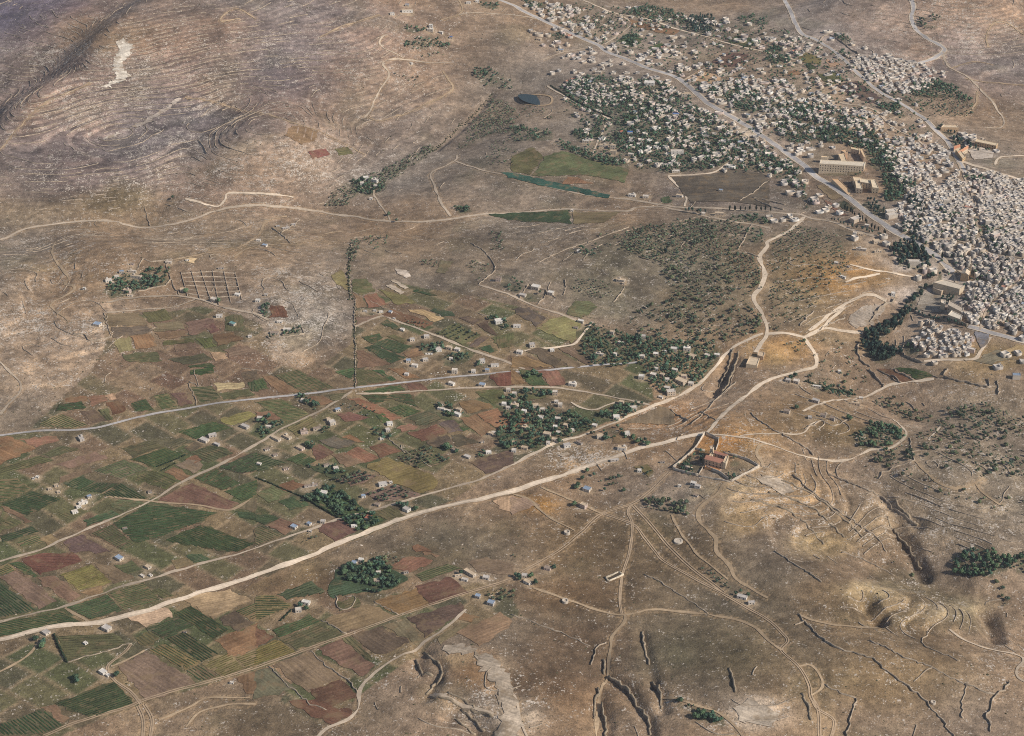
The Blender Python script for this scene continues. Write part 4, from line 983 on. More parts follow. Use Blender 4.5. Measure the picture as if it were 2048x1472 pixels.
DRY = [   # photo pixels, height, label
 ([(1536,856),(1561,868),(1618,902),(1628,911)], 2.2, "dark field wall sloping down toward the pale loop track"),
 ([(1551,1104),(1598,1134),(1643,1164)], 2.0, "straight stone wall crossing the ochre slope below the ridge"),
 ([(1686,1104),(1736,1124),(1790,1152)], 1.8, "stone wall above the dark ravine's left bank"),
 ([(1584,950),(1598,961),(1646,1001),(1711,1048),(1751,1073),(1773,1104)], 2.2, "long stone wall running diagonally down the terraced ridge"),
 ([(1653,943),(1723,976),(1766,996),(1786,1018),(1831,1048)], 2.5, "long shaded terrace wall curving toward the dark ravine"),
 ([(1596,1229),(1628,1264),(1656,1286),(1691,1301),(1748,1319),(1773,1344),(1836,1389),(1873,1429),(1911,1476)], 2.2, "longest stone wall in the lower right corner pastures"),
 ([(1738,1281),(1808,1314),(1861,1334),(1931,1369),(1991,1391)], 1.8, "straight wall dividing pastures in the lower right"),
 ([(1858,1264),(1846,1289),(1921,1324)], 1.6, "hooked wall beside the rounded knoll"),
 ([(2021,1366),(1986,1399),(1981,1426),(1972,1428),(1983,1464)], 2.6, "zigzag wall near the right edge of the lower pastures"),
 ([(1713,1399),(1703,1429),(1693,1474)], 2.2, "straight dark wall meeting the bottom edge right of the forked track"),
 ([(1648,1371),(1686,1389),(1713,1399)], 1.8, "short wall from the track loop to the straight dark wall"),
 ([(1861,1334),(1840,1352),(1828,1362)], 1.2, "short faint wall across the dark pasture"),
 ([(1931,1369),(1925,1400),(1925,1440)], 1.6, "faint wall running down from the pasture divide"),
 ([(711,600),(709,640),(711,700),(711,775)], 1.6, "long straight boundary wall between rocky hill and green fields"),
 ([(703,485),(699,560),(702,600)], 1.4, "upper boundary wall above the olive coloured field"),
 ([(812,636),(735,600),(705,583)], 1.0, "low wall above the red fields by the farm road"),
 ([(1818,876),(1823,900),(1828,921)], 2.8, "dark retaining wall right of the tree covered bend"),
 ([(1828,922),(1786,936),(1766,946),(1760,958)], 2.0, "wall below the bushy plot at the track bend"),
 ([(1736,740),(1755,758),(1768,775)], 2.8, "left one of two dark walls above the green terrace"),
 ([(1756,740),(1790,757),(1800,768)], 2.5, "right one of two dark walls above the green terrace"),
 ([(1780,738),(1826,762)], 2.2, "straight wall edging the bright green terrace"),
 ([(1886,751),(1896,738)], 3.0, "short dark wall end above the terrace road"),
 ([(1886,755),(1930,765),(1975,775),(1975,760)], 3.0, "dark hedge topped wall under the lower town"),
 ([(1995,762),(1996,790)], 3.0, "pale upright wall at the lower town's edge"),
 ([(1720,690),(1715,705),(1722,722),(1740,735)], 3.2, "curved dark wall left of the tall pines"),
 ([(1823,620),(1870,636),(1936,653)], 4.0, "long pale retaining wall below the stony terrace"),
 ([(1790,660),(1800,640),(1818,625)], 3.5, "pale wall stepping up to the long retaining wall"),
 ([(1785,690),(1800,705),(1830,722),(1848,726)], 3.0, "curving wall around the lower town garden"),
 ([(1741,645),(1752,625),(1770,612),(1790,602)], 5.0, "broad pale retaining wall beside the dark valley trees"),
 ([(1600,652),(1615,635),(1628,622)], 3.5, "short pale wall end left of the valley road"),
 ([(1640,660),(1660,648),(1690,636)], 2.0, "pale terrace wall below the valley road"),
 ([(347,520),(300,523),(286,519),(275,540)], 2.0, "angled pale wall above the orchard farm"),
 ([(330,524),(342,560),(358,590)], 2.0, "straight pale wall right of the orchard farm"),
 ([(276,584),(310,575),(330,570),(342,560)], 2.2, "pale wall crossing the orchard farm's garden"),
 ([(147,669),(170,670),(180,683),(222,676)], 2.4, "white angled wall below the lone pale blue house"),
 ([(208,627),(215,650),(222,676)], 1.8, "wall from the lane down to the white angled wall"),
 ([(1480,402),(1510,384),(1522,372),(1536,362)], 2.4, "pale wall climbing beside the dark fallow field"),
 ([(1510,400),(1536,412),(1568,420)], 2.6, "dark wall below the fallow field near the town"),
 ([(1505,396),(1540,403),(1570,410)], 2.6, "upper dark wall below the fallow field near the town"),
 ([(1258,455),(1220,468),(1175,485)], 1.8, "straight pale wall up the slope to the valley road"),
 ([(1175,485),(1130,500),(1075,525)], 1.2, "faint wall continuing left across the slope"),
 ([(940,486),(970,505),(990,538),(958,568)], 1.8, "bent pale wall around the sparse orchard"),
 ([(1040,597),(1057,570),(1068,575),(1093,585),(1075,610)], 2.4, "white wall enclosing the roadside villa"),
 ([(1131,560),(1131,575),(1126,590)], 1.8, "short curved white wall above the sparse orchard"),
 ([(1228,605),(1250,575)], 1.6, "straight pale wall below the lone hillside building"),
 ([(1475,505),(1500,508),(1519,516)], 2.0, "white wall by the road bend above the olive hill"),
 ([(1475,500),(1490,475),(1502,450)], 1.6, "pale wall between vegetable plot and olive hill"),
 ([(430,600),(422,640),(432,680)], 0.0, ""),
 ([(386,740),(398,775),(390,768),(378,765)], 1.4, "dark curved wall above the paved road"),
 ([(375,768),(388,790),(393,810)], 1.6, "short dark wall running down to the paved road"),
 ([(780,1005),(765,998)], 0.0, ""),
 ([(1174,930),(1205,900)], 0.0, ""),
 ([(860,935),(838,918),(812,905),(800,890)], 1.2, "low pale wall between young orchard and red fields"),
 ([(810,905),(780,880),(750,862)], 1.2, "pale wall running up from the young orchard to the farm"),
 ([(672,1191),(678,1218),(700,1218),(710,1192),(690,1195)], 1.6, "ring shaped stone wall around a scrubby plot"),
 ([(620,1302),(650,1330),(690,1358),(718,1384)], 1.6, "dark wall between brown field and pink field"),
 ([(538,1332),(570,1365),(610,1400),(650,1420)], 1.4, "dark wall descending left of the red ploughed field"),
 ([(642,1240),(670,1255),(692,1268)], 1.4, "short dark wall between the two roadside fields"),
 ([(748,1202),(775,1218),(798,1230)], 1.2, "low wall at the left end of the long red field"),
 ([(1290,1150),(1330,1170),(1400,1215),(1415,1228)], 1.2, "straight stone wall crossing the dark pasture to the track"),
 ([(1182,1330),(1195,1296),(1215,1284)], 1.8, "bent dark wall left of the pasture track"),
 ([(1024,1230),(1080,1250),(1120,1265),(1180,1292)], 1.2, "long low wall across the brown pasture"),
 ([(940,800),(972,818),(1000,790)], 0.0, ""),
 ([(1339,1380),(1345,1395),(1345,1404)], 0.0, ""),
 ([(1376,890),(1400,858),(1432,836)], 0.0, ""),
 ([(1380,850),(1400,835),(1432,800),(1470,765)], 2.0, "curving dark wall in the stony hollow left of the road"),
 ([(1340,820),(1360,832),(1376,842)], 2.2, "dark wall among ruins beside the stony hollow"),
 ([(1400,825),(1430,840)], 2.0, "short dark wall in the stony hollow"),
 ([(1500,825),(1515,840),(1540,855)], 2.0, "dark wall on the brown slope right of the junction"),
 ([(1610,858),(1625,850),(1645,842),(1665,852),(1700,838)], 2.4, "wall joining the farm houses below the ridge village"),
 ([(85,1272),(110,1268)], 0.0, ""),
 ([(135,1325),(200,1306),(262,1287)], 1.4, "pale wall along the foot of the hedged garden"),
 ([(1060,800),(1046,790)], 0.0, ""),
 ([(1636,85),(1650,72),(1665,73),(1700,98),(1720,110)], 3.0, "pale wall around the upper grey orchard"),
 ([(290,415),(295,435),(300,452)], 1.8, "dark wall crossing the valley floor"),
 ([(545,455),(563,470),(582,488)], 1.8, "wall sloping beside the ruined sheds"),
 ([(563,466),(580,455),(600,440)], 2.0, "pale wall behind the ruined sheds"),
 ([(535,700),(600,672)], 0.0, ""),
 ([(535,672),(540,678),(600,670),(606,660),(600,650)], 1.8, "wall around the farmstead below the rocky hill"),
]
for px, h, lb in DRY:
    if h:
        wall("dry_stone_wall", px, h * .85, lb, 1.0, (158, 142, 122), "dry stone field walls", rough=.32)
# walled burial plots on the hill: two families of low walls
g = {0: [(362,545),(375,592)], 1: [(383,543),(400,598)], 2: [(402,541),(424,606)], 3: [(425,541),(438,610)], 4: [(448,543),(462,606)], 5: [(470,545),(484,600)]}
for k, px in g.items():
    wall("plot_wall", px, 1.6, "%s of the low walls running downhill between the walled plots" % ["leftmost", "second from left", "third from left", "fourth from left", "fifth from left", "rightmost"][k], .8, (180, 162, 140), "walls of the walled plots")
for k, t in enumerate((0.05, .22, .39, .56, .73, .9)):
    wall("plot_wall", [(362 + 13 * t, 545 + 47 * t), (420 + 16 * t, 541 + 60 * t), (470 + 14 * t, 545 + 52 * t)], 1.4, "%s of the low walls running across the walled plots" % ["uppermost", "second from the top", "third from the top", "fourth from the top", "fifth from the top", "lowest"][k], .8, (176, 158, 136), "walls of the walled plots")

# ------------------------------------------------------------------ buildings
def objcol_material(name, amp=0.13, scale=0.3):
    m, nt, b = newmat(name, 0.9)
    co = nd(nt, "ShaderNodeNewGeometry").outputs["Position"]
    col = nd(nt, "ShaderNodeObjectInfo").outputs["Color"]
    a = ramp(nt, noise_node(nt, co, scale, 3.0), .25, .75, 1 - amp, 1 + amp)
    col = mix(nt, 1.0, col, grey(nt, a), 'MULTIPLY')
    st = ramp(nt, noise_node(nt, co, 0.9, 2.0), .6, .75, 0, .3)
    col = mix(nt, st, col, lin((120, 108, 96)))
    nt.links.new(col, b.inputs["Base Color"])
    return m
M_OBJ = objcol_material("weathered_masonry")
def me_simple(name, v, f, mat):
    me = bpy.data.meshes.new(name); me.from_pydata(v, [], f); me.materials.append(mat); me.update(); return me
s = .5; q = .455
ME_WALL = me_simple("house_wall", [(-s,-s,-.5),(s,-s,-.5),(s,s,-.5),(-s,s,-.5),(-s,-s,1),(s,-s,1),(s,s,1),(-s,s,1)], [(0,1,5,4),(1,2,6,5),(2,3,7,6),(3,0,4,7)], M_OBJ)
ME_FLAT = me_simple("flat_roof", [(-s,-s,1),(s,-s,1),(s,s,1),(-s,s,1),(-q,-q,1),(q,-q,1),(q,q,1),(-q,q,1),(-q,-q,.92),(q,-q,.92),(q,q,.92),(-q,q,.92)],
                    [(0,1,5,4),(1,2,6,5),(2,3,7,6),(3,0,4,7),(4,5,9,8),(5,6,10,9),(6,7,11,10),(7,4,8,11),(8,9,10,11)], M_OBJ)
e = .55
ME_HIP = me_simple("hip_roof", [(-e,-e,.97),(e,-e,.97),(e,e,.97),(-e,e,.97),(-.2,0,1.38),(.2,0,1.38)], [(0,1,5,4),(1,2,5),(2,3,4,5),(3,0,4),(3,2,1,0)], M_OBJ)
ME_GABLE = me_simple("gable_roof", [(-e,-e,.97),(e,-e,.97),(e,e,.97),(-e,e,.97),(-e,0,1.3),(e,0,1.3)], [(0,1,5,4),(2,3,4,5),(1,2,5),(3,0,4),(3,2,1,0)], M_OBJ)
def dome_mesh():
    v = []; f = []
    for i in range(4):
        a = i / 4 * math.pi / 2
        for k in range(10):
            b = k / 10 * 2 * math.pi
            v.append((math.cos(a) * math.cos(b) * .42, math.cos(a) * math.sin(b) * .42, .92 + .35 * math.sin(a)))
    v.append((0, 0, 1.27))
    for i in range(3):
        for k in range(10):
            f.append((i * 10 + k, i * 10 + (k + 1) % 10, (i + 1) * 10 + (k + 1) % 10, (i + 1) * 10 + k))
    for k in range(10):
        f.append((30 + k, 30 + (k + 1) % 10, 40))
    return me_simple("dome", v, f, M_OBJ)
ME_DOME = dome_mesh()
ME_WIN = me_simple("window_pane", [(-.5,0,-.5),(.5,0,-.5),(.5,0,.5),(-.5,0,.5),(-.5,.2,-.5),(.5,.2,-.5),(.5,.2,.5),(-.5,.2,.5)], [(0,1,2,3),(1,5,6,2),(4,0,3,7),(3,2,6,7),(4,5,1,0)], M_WINDOW)
ME_DOOR = me_simple("door_leaf", [(-.5,0,0),(.5,0,0),(.5,0,1),(-.5,0,1),(-.5,.2,0),(.5,.2,0),(.5,.2,1),(-.5,.2,1)], [(0,1,2,3),(1,5,6,2),(4,0,3,7),(3,2,6,7)], M_DOOR)
ME_HUT = me_simple("stair_hut", [(-.5,-.5,0),(.5,-.5,0),(.5,.5,0),(-.5,.5,0),(-.5,-.5,1),(.5,-.5,1),(.5,.5,1),(-.5,.5,1)], [(0,1,5,4),(1,2,6,5),(2,3,7,6),(3,0,4,7),(4,5,6,7)], M_OBJ)
WALLC = {'pale': (198, 185, 168), 'tan': (196, 178, 156), 'grey': (180, 170, 159), 'white': (218, 210, 198), 'rose': (196, 176, 163)}
ROOFC = {'flat': (209, 196, 180), 'grey': (188, 178, 167), 'blue': (146, 158, 172), 'red': (176, 112, 88), 'white': (218, 209, 196), 'tan': (196, 174, 146), 'teal': (120, 156, 150), 'ruin': (150, 132, 116), 'vivid': (74, 108, 160)}

def base_z(x, y, w, d, rz):
    c, s_ = math.cos(rz), math.sin(rz)
    xs = [x + a * w * c - b * d * s_ for a in (-.5, 0, .5) for b in (-.5, 0, .5)]
    ys = [y + a * w * s_ + b * d * c for a in (-.5, 0, .5) for b in (-.5, 0, .5)]
    return float(np.max(ground(xs, ys)) * .6 + np.mean(ground(xs, ys)) * .4)

def put_house(x, y, w, d, h, rz, wall_c, roof, label, group, name="house", cat="house", detail=True, roofmesh=None):
    w *= .68; d *= .68; h *= .76
    z = base_z(x, y, w, d, rz)
    o = empty(name, (x, y, z), rz, (w, d, h), label=label, category=cat, group=group)
    j = rng.uniform(.9, 1.06)
    wc = tuple(np.clip(lin(WALLC[wall_c]) * j, 0, .85)) + (1,); rc = tuple(np.clip(lin(ROOFC[roof]) * rng.uniform(.86, 1.08), 0, .85)) + (1,)
    a = child("wall", ME_WALL, o); a.color = wc
    rm = roofmesh or (ME_HIP if roof == 'red' else ME_FLAT)
    b = child("roof", rm, o); b.color = rc
    if detail:
        nfl = 2 if h > 5.5 else 1
        nw = 2 if w < 12 else 3
        for f in range(nfl):
            zc = (1.9 + 3.1 * f) / h
            for k in range(nw):
                xx = -.5 + (k + .7) / (nw + .4)
                if f == 0 and k == nw - 1:
                    child("door", ME_DOOR, o, (xx, -.506, 0), 0, (1.2 / w, .03, 2.2 / h))
                else:
                    child("window", ME_WIN, o, (xx, -.506, zc), 0, (1.2 / w, .03, 1.4 / h))
            child("window", ME_WIN, o, (.506, 0, zc), math.pi / 2, (1.2 / d, .03, 1.4 / h))
        if w > 10 and roof not in ('red', 'blue', 'teal', 'vivid') and rng.random() < .5:
            t = child("stair_hut", ME_HUT, b, (rng.uniform(-.25, .25), .25, .92), 0, (2.6 / w, 2.6 / d, 2.2 / h)); t.color = wc
    occ_disc(x, y, max(w, d) * .62)
    return o

# hand placed houses: tile col,row, x,y (4x), width, depth, height, rot, wall, roof, look override
CLUST = [
 ("below the white road, far left", "farm buildings near the white road", [
  (0,3,370,645,12,10,4,-35,'pale','grey'),(0,3,855,615,15,11,5.5,-30,'pale','grey'),(0,3,685,730,7,6,3.5,-35,'white','white'),(0,3,825,960,12,9,4,-35,'white','white'),(0,3,865,985,6,6,3,-35,'white','white')]),
 ("among the vineyards above the white road", "farmsteads among the vineyards", [
  (0,3,955,50,14,10,4.5,-35,'pale','blue'),(0,3,1185,120,10,8,4,-35,'pale','tan'),(0,3,1140,190,9,5,3,-30,'pale','flat'),(0,3,1205,185,6,5,3,-35,'white','flat'),
  (0,2,665,1080,17,7,4.5,35,'white','flat'),(0,2,630,1112,9,6,4,35,'white','flat'),(0,2,600,1152,11,9,4,35,'white','flat'),(0,2,715,1030,8,7,4,35,'pale','blue'),
  (0,2,300,872,6,5,3.5,0,'white','white'),(0,2,270,882,5,4,2.5,10,'white','white'),(0,2,400,965,8,6,3,30,'tan','tan'),(0,2,452,940,8,6,3,30,'tan','tan'),(0,2,470,990,7,6,3,30,'tan','tan'),
  (0,2,1200,990,8,7,3,20,'pale','ruin'),(0,2,1000,1280,9,5,2.5,20,'grey','ruin')]),
 ("beside the diagonal lane", "farm sheds beside the diagonal lane", [
  (0,2,650,565,16,9,5,-55,'grey','grey'),(0,2,1635,578,18,11,4.5,-30,'pale','grey'),(0,2,1700,540,16,8,5,30,'grey','grey'),(0,2,1735,612,13,6,4,-30,'grey','grey'),
  (0,2,1960,470,17,9,5,-30,'grey','grey'),(1,2,30,400,11,8,4,0,'white','flat'),(1,2,100,470,11,6,4,0,'pale','flat'),(1,2,375,260,8,7,4.5,0,'white','flat')]),
 ("in the farm hamlet between red fields", "farm hamlet between the red fields", [
  (1,2,655,335,11,8,4.5,30,'pale','blue'),(1,2,610,440,12,12,6,30,'pale','flat'),(1,2,580,415,8,6,6,30,'tan','tan'),(1,2,385,512,15,11,5.5,20,'rose','ruin'),(1,2,490,488,16,8,4.5,15,'tan','ruin'),
  (1,2,160,565,22,8,4,-35,'pale','tan'),(1,2,250,552,18,8,4,-35,'pale','tan'),(1,2,355,640,17,9,4,-35,'rose','tan'),(1,2,1070,447,12,9,5,20,'white','white'),(1,2,1055,498,9,9,5,20,'pale','flat'),
  (1,2,1005,566,7,5,3.5,20,'white','flat'),(1,2,240,805,10,6,3,30,'rose','ruin'),(1,2,90,650,10,7,3,30,'pale','ruin'),(1,2,155,695,9,7,3,30,'pale','ruin')]),
 ("by the orchards above the white road", "houses by the orchards above the white road", [
  (1,2,540,1002,13,10,5,-10,'white','white'),(1,2,900,1205,11,10,5.5,-15,'white','red'),(1,2,785,1265,11,6,4,20,'white','white'),(1,2,1015,932,16,10,5,20,'white','grey'),(1,2,1080,915,6,5,3.5,20,'white','flat'),
  (1,2,860,1026,8,6,4,20,'white','blue'),(1,2,970,1095,10,7,4,-20,'tan','ruin'),(1,2,1205,1135,13,10,5.5,-35,'white','grey'),(1,2,305,1272,12,9,4.5,-30,'pale','blue'),(1,2,425,1247,8,7,4,-30,'white','blue'),
  (1,2,535,1232,9,8,5,-5,'pale','grey'),(1,2,440,940,26,6,3,20,'grey','ruin'),(1,2,640,802,10,8,4,25,'white','flat'),(1,2,565,780,11,7,4,25,'pale','ruin'),(1,2,25,766,9,6,3.5,-20,'white','flat'),(1,2,435,1305,6,5,3,0,'pale','flat')]),
 ("near the field centre with dark trees", "farmhouses in the middle fields", [
  (1,2,1480,327,14,6,4,-15,'white','flat'),(1,2,1530,342,13,6,4,-15,'white','flat'),(1,2,1610,372,15,8,5,-30,'white','white'),(1,2,1622,335,10,8,5,-20,'pale','tan'),(1,2,1480,295,10,4,3,0,'white','flat'),
  (1,2,1880,527,9,7,4.5,-20,'pale','tan'),(1,2,1590,655,12,7,3,-35,'grey','ruin'),(1,2,1690,710,13,8,4,-30,'grey','grey'),(1,2,1860,677,11,7,4.5,15,'white','white'),(1,2,1900,520,8,7,4,0,'pale','flat'),
  (1,2,1985,290,10,8,5,0,'white','white'),(1,2,2020,180,10,8,6,0,'pale','flat'),(1,2,2020,320,11,7,4.5,0,'pale','flat'),(1,2,1810,590,8,4,3,30,'pale','ruin')]),
 ("beside the paved road through the fields", "houses along the paved road", [
  (1,2,1205,52,9,8,4.5,-10,'white','grey'),(1,2,1590,32,12,10,8,0,'pale','flat'),(1,2,1565,128,13,8,5.5,-30,'white','flat'),(1,2,1810,137,13,10,5,-15,'pale','blue'),(1,2,1740,30,9,8,6,0,'white','flat'),(1,2,1850,20,9,8,5,0,'pale','blue'),
  (1,1,1365,1222,12,9,5,15,'pale','grey'),(1,1,1250,1247,11,8,5,20,'pale','grey'),(1,1,1460,1327,13,11,6,15,'white','flat'),(1,1,1545,1315,12,9,6,-15,'tan','tan'),(1,1,1610,1327,11,9,5.5,-15,'white','flat'),
  (1,1,1220,1417,10,9,5,10,'pale','blue'),(1,1,1270,1455,13,8,5,-10,'white','flat'),(1,1,1355,1408,12,8,5,20,'pale','grey'),(1,1,1170,1167,9,7,4.5,-20,'white','white'),(1,1,1560,1397,8,6,4,0,'white','flat'),(1,1,1810,1420,12,10,6,10,'white','grey'),
  (1,1,1910,1452,17,7,5,10,'white','grey'),(1,1,1385,1357,16,3,2.5,5,'white','white')]),
 ("at the red fields by the farm road", "small huts at the red fields", [
  (1,1,875,1016,8,5,3,0,'white','grey'),(1,1,950,1012,7,5,3,0,'white','grey'),(1,1,1000,1022,9,6,3.5,20,'white','flat'),(1,1,1075,1025,8,7,4,-20,'white','blue'),(1,1,1105,1076,6,4,3,0,'white','white')]),
 ("with gardens above the farm road", "villas above the farm road", [
  (1,1,1940,1102,16,13,6,20,'white','white'),(1,1,1940,768,12,10,7.5,-5,'rose','ruin'),(2,1,190,832,19,14,7,-20,'pale','white'),(2,1,85,892,15,10,5,-20,'pale','grey'),(2,1,310,877,13,11,6.5,-20,'pale','white'),(2,1,535,540,9,8,4.5,15,'white','white'),
  (2,1,870,772,20,10,4.5,-15,'pale','tan'),(2,1,550,1102,13,8,5,-20,'pale','white'),(2,1,510,1152,10,6,4,-15,'grey','ruin'),(2,1,40,1137,16,8,4.5,0,'white','grey'),(2,1,160,1292,12,11,6,15,'pale','grey'),(2,1,60,1347,13,10,5,-15,'white','flat'),(2,1,320,1332,9,8,5,15,'white','white'),(2,1,890,795,6,6,4,0,'tan','tan')]),
 ("in the leafy quarter inside the road bend", "houses of the leafy quarter inside the road bend", [
  (2,1,800,1192,9,9,6.5,-15,'pale','tan'),(2,1,1050,1227,10,9,6.5,-5,'pale','grey'),(2,1,870,1272,12,7,4.5,-25,'white','flat'),(2,1,1295,1327,14,9,6.5,-5,'pale','white'),(2,1,1400,1325,16,9,6.5,-5,'pale','white'),(2,1,1040,1387,11,9,7,-15,'pale','flat'),
  (2,1,1150,1372,11,9,7.5,-5,'tan','white'),(2,1,1440,1387,14,12,7,-35,'tan','tan'),(2,1,700,1362,17,6,4,-15,'pale','flat'),(2,1,825,1362,8,7,4.5,-30,'white','flat'),(2,1,1640,1372,12,7,5,-10,'pale','white'),(2,1,1220,1337,9,4,3,0,'white','white'),(2,1,1560,1375,11,8,5,-30,'pale','flat'),
  (2,2,1035,77,12,10,7,-5,'pale','white'),(2,2,1130,62,13,10,6.5,-20,'tan','flat'),(2,2,1200,60,9,8,6,-20,'tan','tan'),(2,2,1242,97,9,8,5.5,0,'white','flat'),(2,2,1350,112,22,15,6,-35,'tan','tan'),(2,2,1430,130,11,10,6,-10,'pale','flat'),(2,2,1270,205,18,12,8,15,'tan','flat'),(2,2,1240,165,12,8,5,-15,'pale','flat'),
  (2,2,1300,20,12,8,5,-20,'pale','flat'),(2,2,1375,75,12,9,6,-10,'rose','tan'),(2,2,1150,10,10,7,5,-15,'white','flat'),(2,2,1190,235,8,6,4,-20,'white','flat')]),
 ("by the lane forks left of the stony hollow", "houses around the lane forks", [
  (2,2,345,205,11,9,7.5,0,'tan','flat'),(2,2,485,132,16,10,5.5,-15,'white','flat'),(2,2,875,282,9,8,7,-15,'tan','tan'),(2,2,970,322,15,9,5,10,'pale','flat'),(2,2,835,397,13,10,6,10,'white','white'),(2,2,920,532,11,9,7,15,'white','flat'),(2,2,705,552,14,9,6.5,15,'pale','tan'),(2,2,880,645,17,9,5.5,-10,'white','tan'),(2,2,440,622,14,10,5,20,'white','grey'),(2,2,540,600,14,5,4,-40,'grey','ruin')]),
 ("in the walled gardens above the white road's middle", "houses of the walled gardens", [
  (2,2,20,302,15,10,6,-15,'pale','tan'),(2,2,95,352,10,8,6,-15,'white','white'),(2,2,190,302,13,8,5,15,'pale','tan'),(2,2,240,332,13,6,4.5,10,'pale','flat'),(2,2,225,402,11,9,6,-15,'white','flat'),(2,2,110,482,15,9,5.5,-20,'tan','tan'),(2,2,280,532,15,10,5.5,-15,'pale','tan'),(2,2,345,482,9,9,6.5,0,'white','white'),
  (2,2,365,412,13,9,5.5,-15,'pale','flat'),(2,2,385,302,9,9,7,0,'pale','flat'),(2,2,355,272,8,7,5,0,'white','flat'),(2,2,430,462,10,8,5,-20,'tan','tan'),(2,2,480,502,9,8,5,15,'pale','flat'),(2,2,370,522,9,8,5,0,'white','flat'),(2,2,345,577,13,8,5,-15,'pale','tan'),(2,2,660,462,10,8,4.5,-15,'pale','white'),
  (2,2,100,642,13,8,5,-15,'tan','tan'),(2,2,20,602,10,8,5,0,'rose','tan'),(2,2,15,662,9,8,5,0,'white','flat'),(2,2,290,602,8,7,5,0,'white','flat'),(2,2,20,215,10,8,7,0,'pale','flat')]),
 ("on the dry slope below the white road", "lone houses on the dry slope", [
  (2,2,600,972,14,11,5,-25,'pale','blue'),(2,2,572,1108,12,9,7.5,-35,'rose','tan'),(2,2,820,738,17,5,3.5,15,'grey','grey'),(2,2,1020,822,8,7,4,0,'white','white'),(2,2,1450,925,10,8,4,-20,'white','white'),(2,2,1485,950,11,7,4,-20,'white','grey'),(2,2,1340,942,7,5,3.5,0,'white','flat'),(2,2,1470,1020,9,5,3,-30,'grey','ruin'),(2,2,1205,752,9,4,3,0,'grey','ruin')]),
 ("in the lower orchards and ploughland", "farms below the white road", [
  (1,3,400,407,14,8,5,-15,'white','white'),(1,3,340,467,11,9,5,15,'pale','flat'),(1,3,965,232,10,7,5,10,'rose','tan'),(1,3,980,165,9,5,4,10,'pale','flat'),(1,3,785,92,9,9,5,-15,'pale','blue'),(1,3,840,67,9,7,5,-10,'white','white'),(1,3,1712,172,24,8,5.5,-40,'pale','tan'),(1,3,1670,222,11,6,4,-15,'white','flat'),
  (1,3,1620,185,14,3,3,20,'pale','tan'),(1,3,1840,207,11,8,4.5,-10,'grey','grey'),(1,3,1775,357,9,8,5,-15,'grey','blue'),(1,3,1880,412,12,10,5.5,-20,'grey','blue'),(1,3,1200,162,9,5,3,20,'grey','ruin'),(2,3,285,132,12,9,4.5,-15,'rose','ruin'),(2,3,100,192,10,8,5,0,'pale','grey'),(2,3,125,242,14,8,4.5,-35,'white','tan'),
  (2,3,1840,362,17,8,4.5,-20,'white','grey'),(2,3,1915,407,12,6,4,10,'pale','grey'),(0,3,1855,1045,6,5,3,0,'white','flat'),(0,3,1480,640,5,4,2.5,0,'grey','ruin')]),
 ("at the orchard farm on the left hill", "buildings of the orchard farm", [
  (0,1,870,772,15,9,5,25,'white','flat'),(0,1,900,790,8,6,4,25,'rose','tan'),(0,1,975,707,10,8,5.5,10,'pale','blue'),(0,1,935,742,10,8,4.5,10,'white','flat'),(0,1,1090,747,26,8,5.5,-10,'pale','tan'),(0,1,1018,857,17,9,5,-15,'rose','tan'),(0,1,1040,892,12,5,4,5,'pale','tan'),(0,1,675,837,6,5,4,0,'white','white'),
  (0,1,1060,640,8,6,3.5,0,'rose','ruin'),(0,1,1060,700,18,5,4,0,'pale','flat'),(0,1,1350,627,15,6,4,0,'pale','flat')]),
 ("near the walled plots on the left hill", "houses around the walled plots", [
  (0,1,1465,852,12,9,6.5,10,'pale','tan'),(0,1,1710,932,13,11,7,-30,'pale','flat'),(0,1,1900,887,12,9,4.5,-10,'white','white'),(0,1,780,1122,16,13,4.5,-15,'pale','blue'),(0,1,1755,1057,14,8,5,10,'white','grey'),(0,1,1862,1122,14,9,5,-30,'pale','teal'),(0,1,2000,1217,9,6,3.5,15,'white','flat'),(0,1,1500,607,9,4,3,20,'white','flat'),
  (0,1,1770,672,14,5,3.5,10,'grey','ruin'),(1,1,15,935,10,8,5,0,'white','white'),(1,1,80,887,8,6,4,0,'pale','grey')]),
 ("at the farmstead under the rocky hill", "farmstead under the rocky hill", [(1,1,190,1102,12,7,4,0,'white','flat'),(1,1,250,1167,17,7,5,5,'white','flat'),(1,1,150,1192,18,8,4.5,0,'pale','ruin')]),
 ("at the ruined yards above the valley", "ruined sheds above the valley", [(1,1,240,352,18,6,3.5,25,'grey','grey'),(1,1,300,325,10,6,3.5,25,'grey','grey'),(1,1,175,335,10,5,3,25,'grey','grey'),(1,1,70,492,12,8,4,-20,'white','blue'),(1,1,20,452,11,7,4,0,'white','flat')]),
 ("in the valley by the road", "huts in the valley", [(1,1,920,117,8,6,4,0,'white','flat'),(2,1,480,212,7,6,4.5,0,'white','flat')]),
 ("in the wooded manor above the valley", "buildings of the wooded manor", [(1,0,880,1430,14,10,7,15,'white','white'),(1,0,950,1450,17,10,7.5,-20,'white','flat'),(1,0,850,1470,10,8,6,10,'white','flat'),(1,0,960,1490,12,8,5,-10,'pale','flat')]),
 ("at the ridge village right of the junction", "farms right of the road junction", [
  (3,2,160,103,10,9,5.5,-15,'pale','grey'),(3,2,225,112,12,10,6,-20,'pale','flat'),(3,2,380,267,14,9,6,-25,'grey','grey'),(3,2,150,352,12,9,6,-20,'pale','ruin'),(3,2,335,397,8,7,4.5,0,'grey','grey'),(3,2,440,387,11,8,6,-15,'grey','ruin'),(3,2,512,412,10,8,6,-20,'grey','ruin'),(3,2,700,295,18,9,5,-10,'tan','tan'),
  (3,2,570,32,7,6,5,0,'white','white'),(3,2,742,242,9,5,4,0,'pale','white'),(3,2,390,155,18,5,4,-10,'pale','white')]),
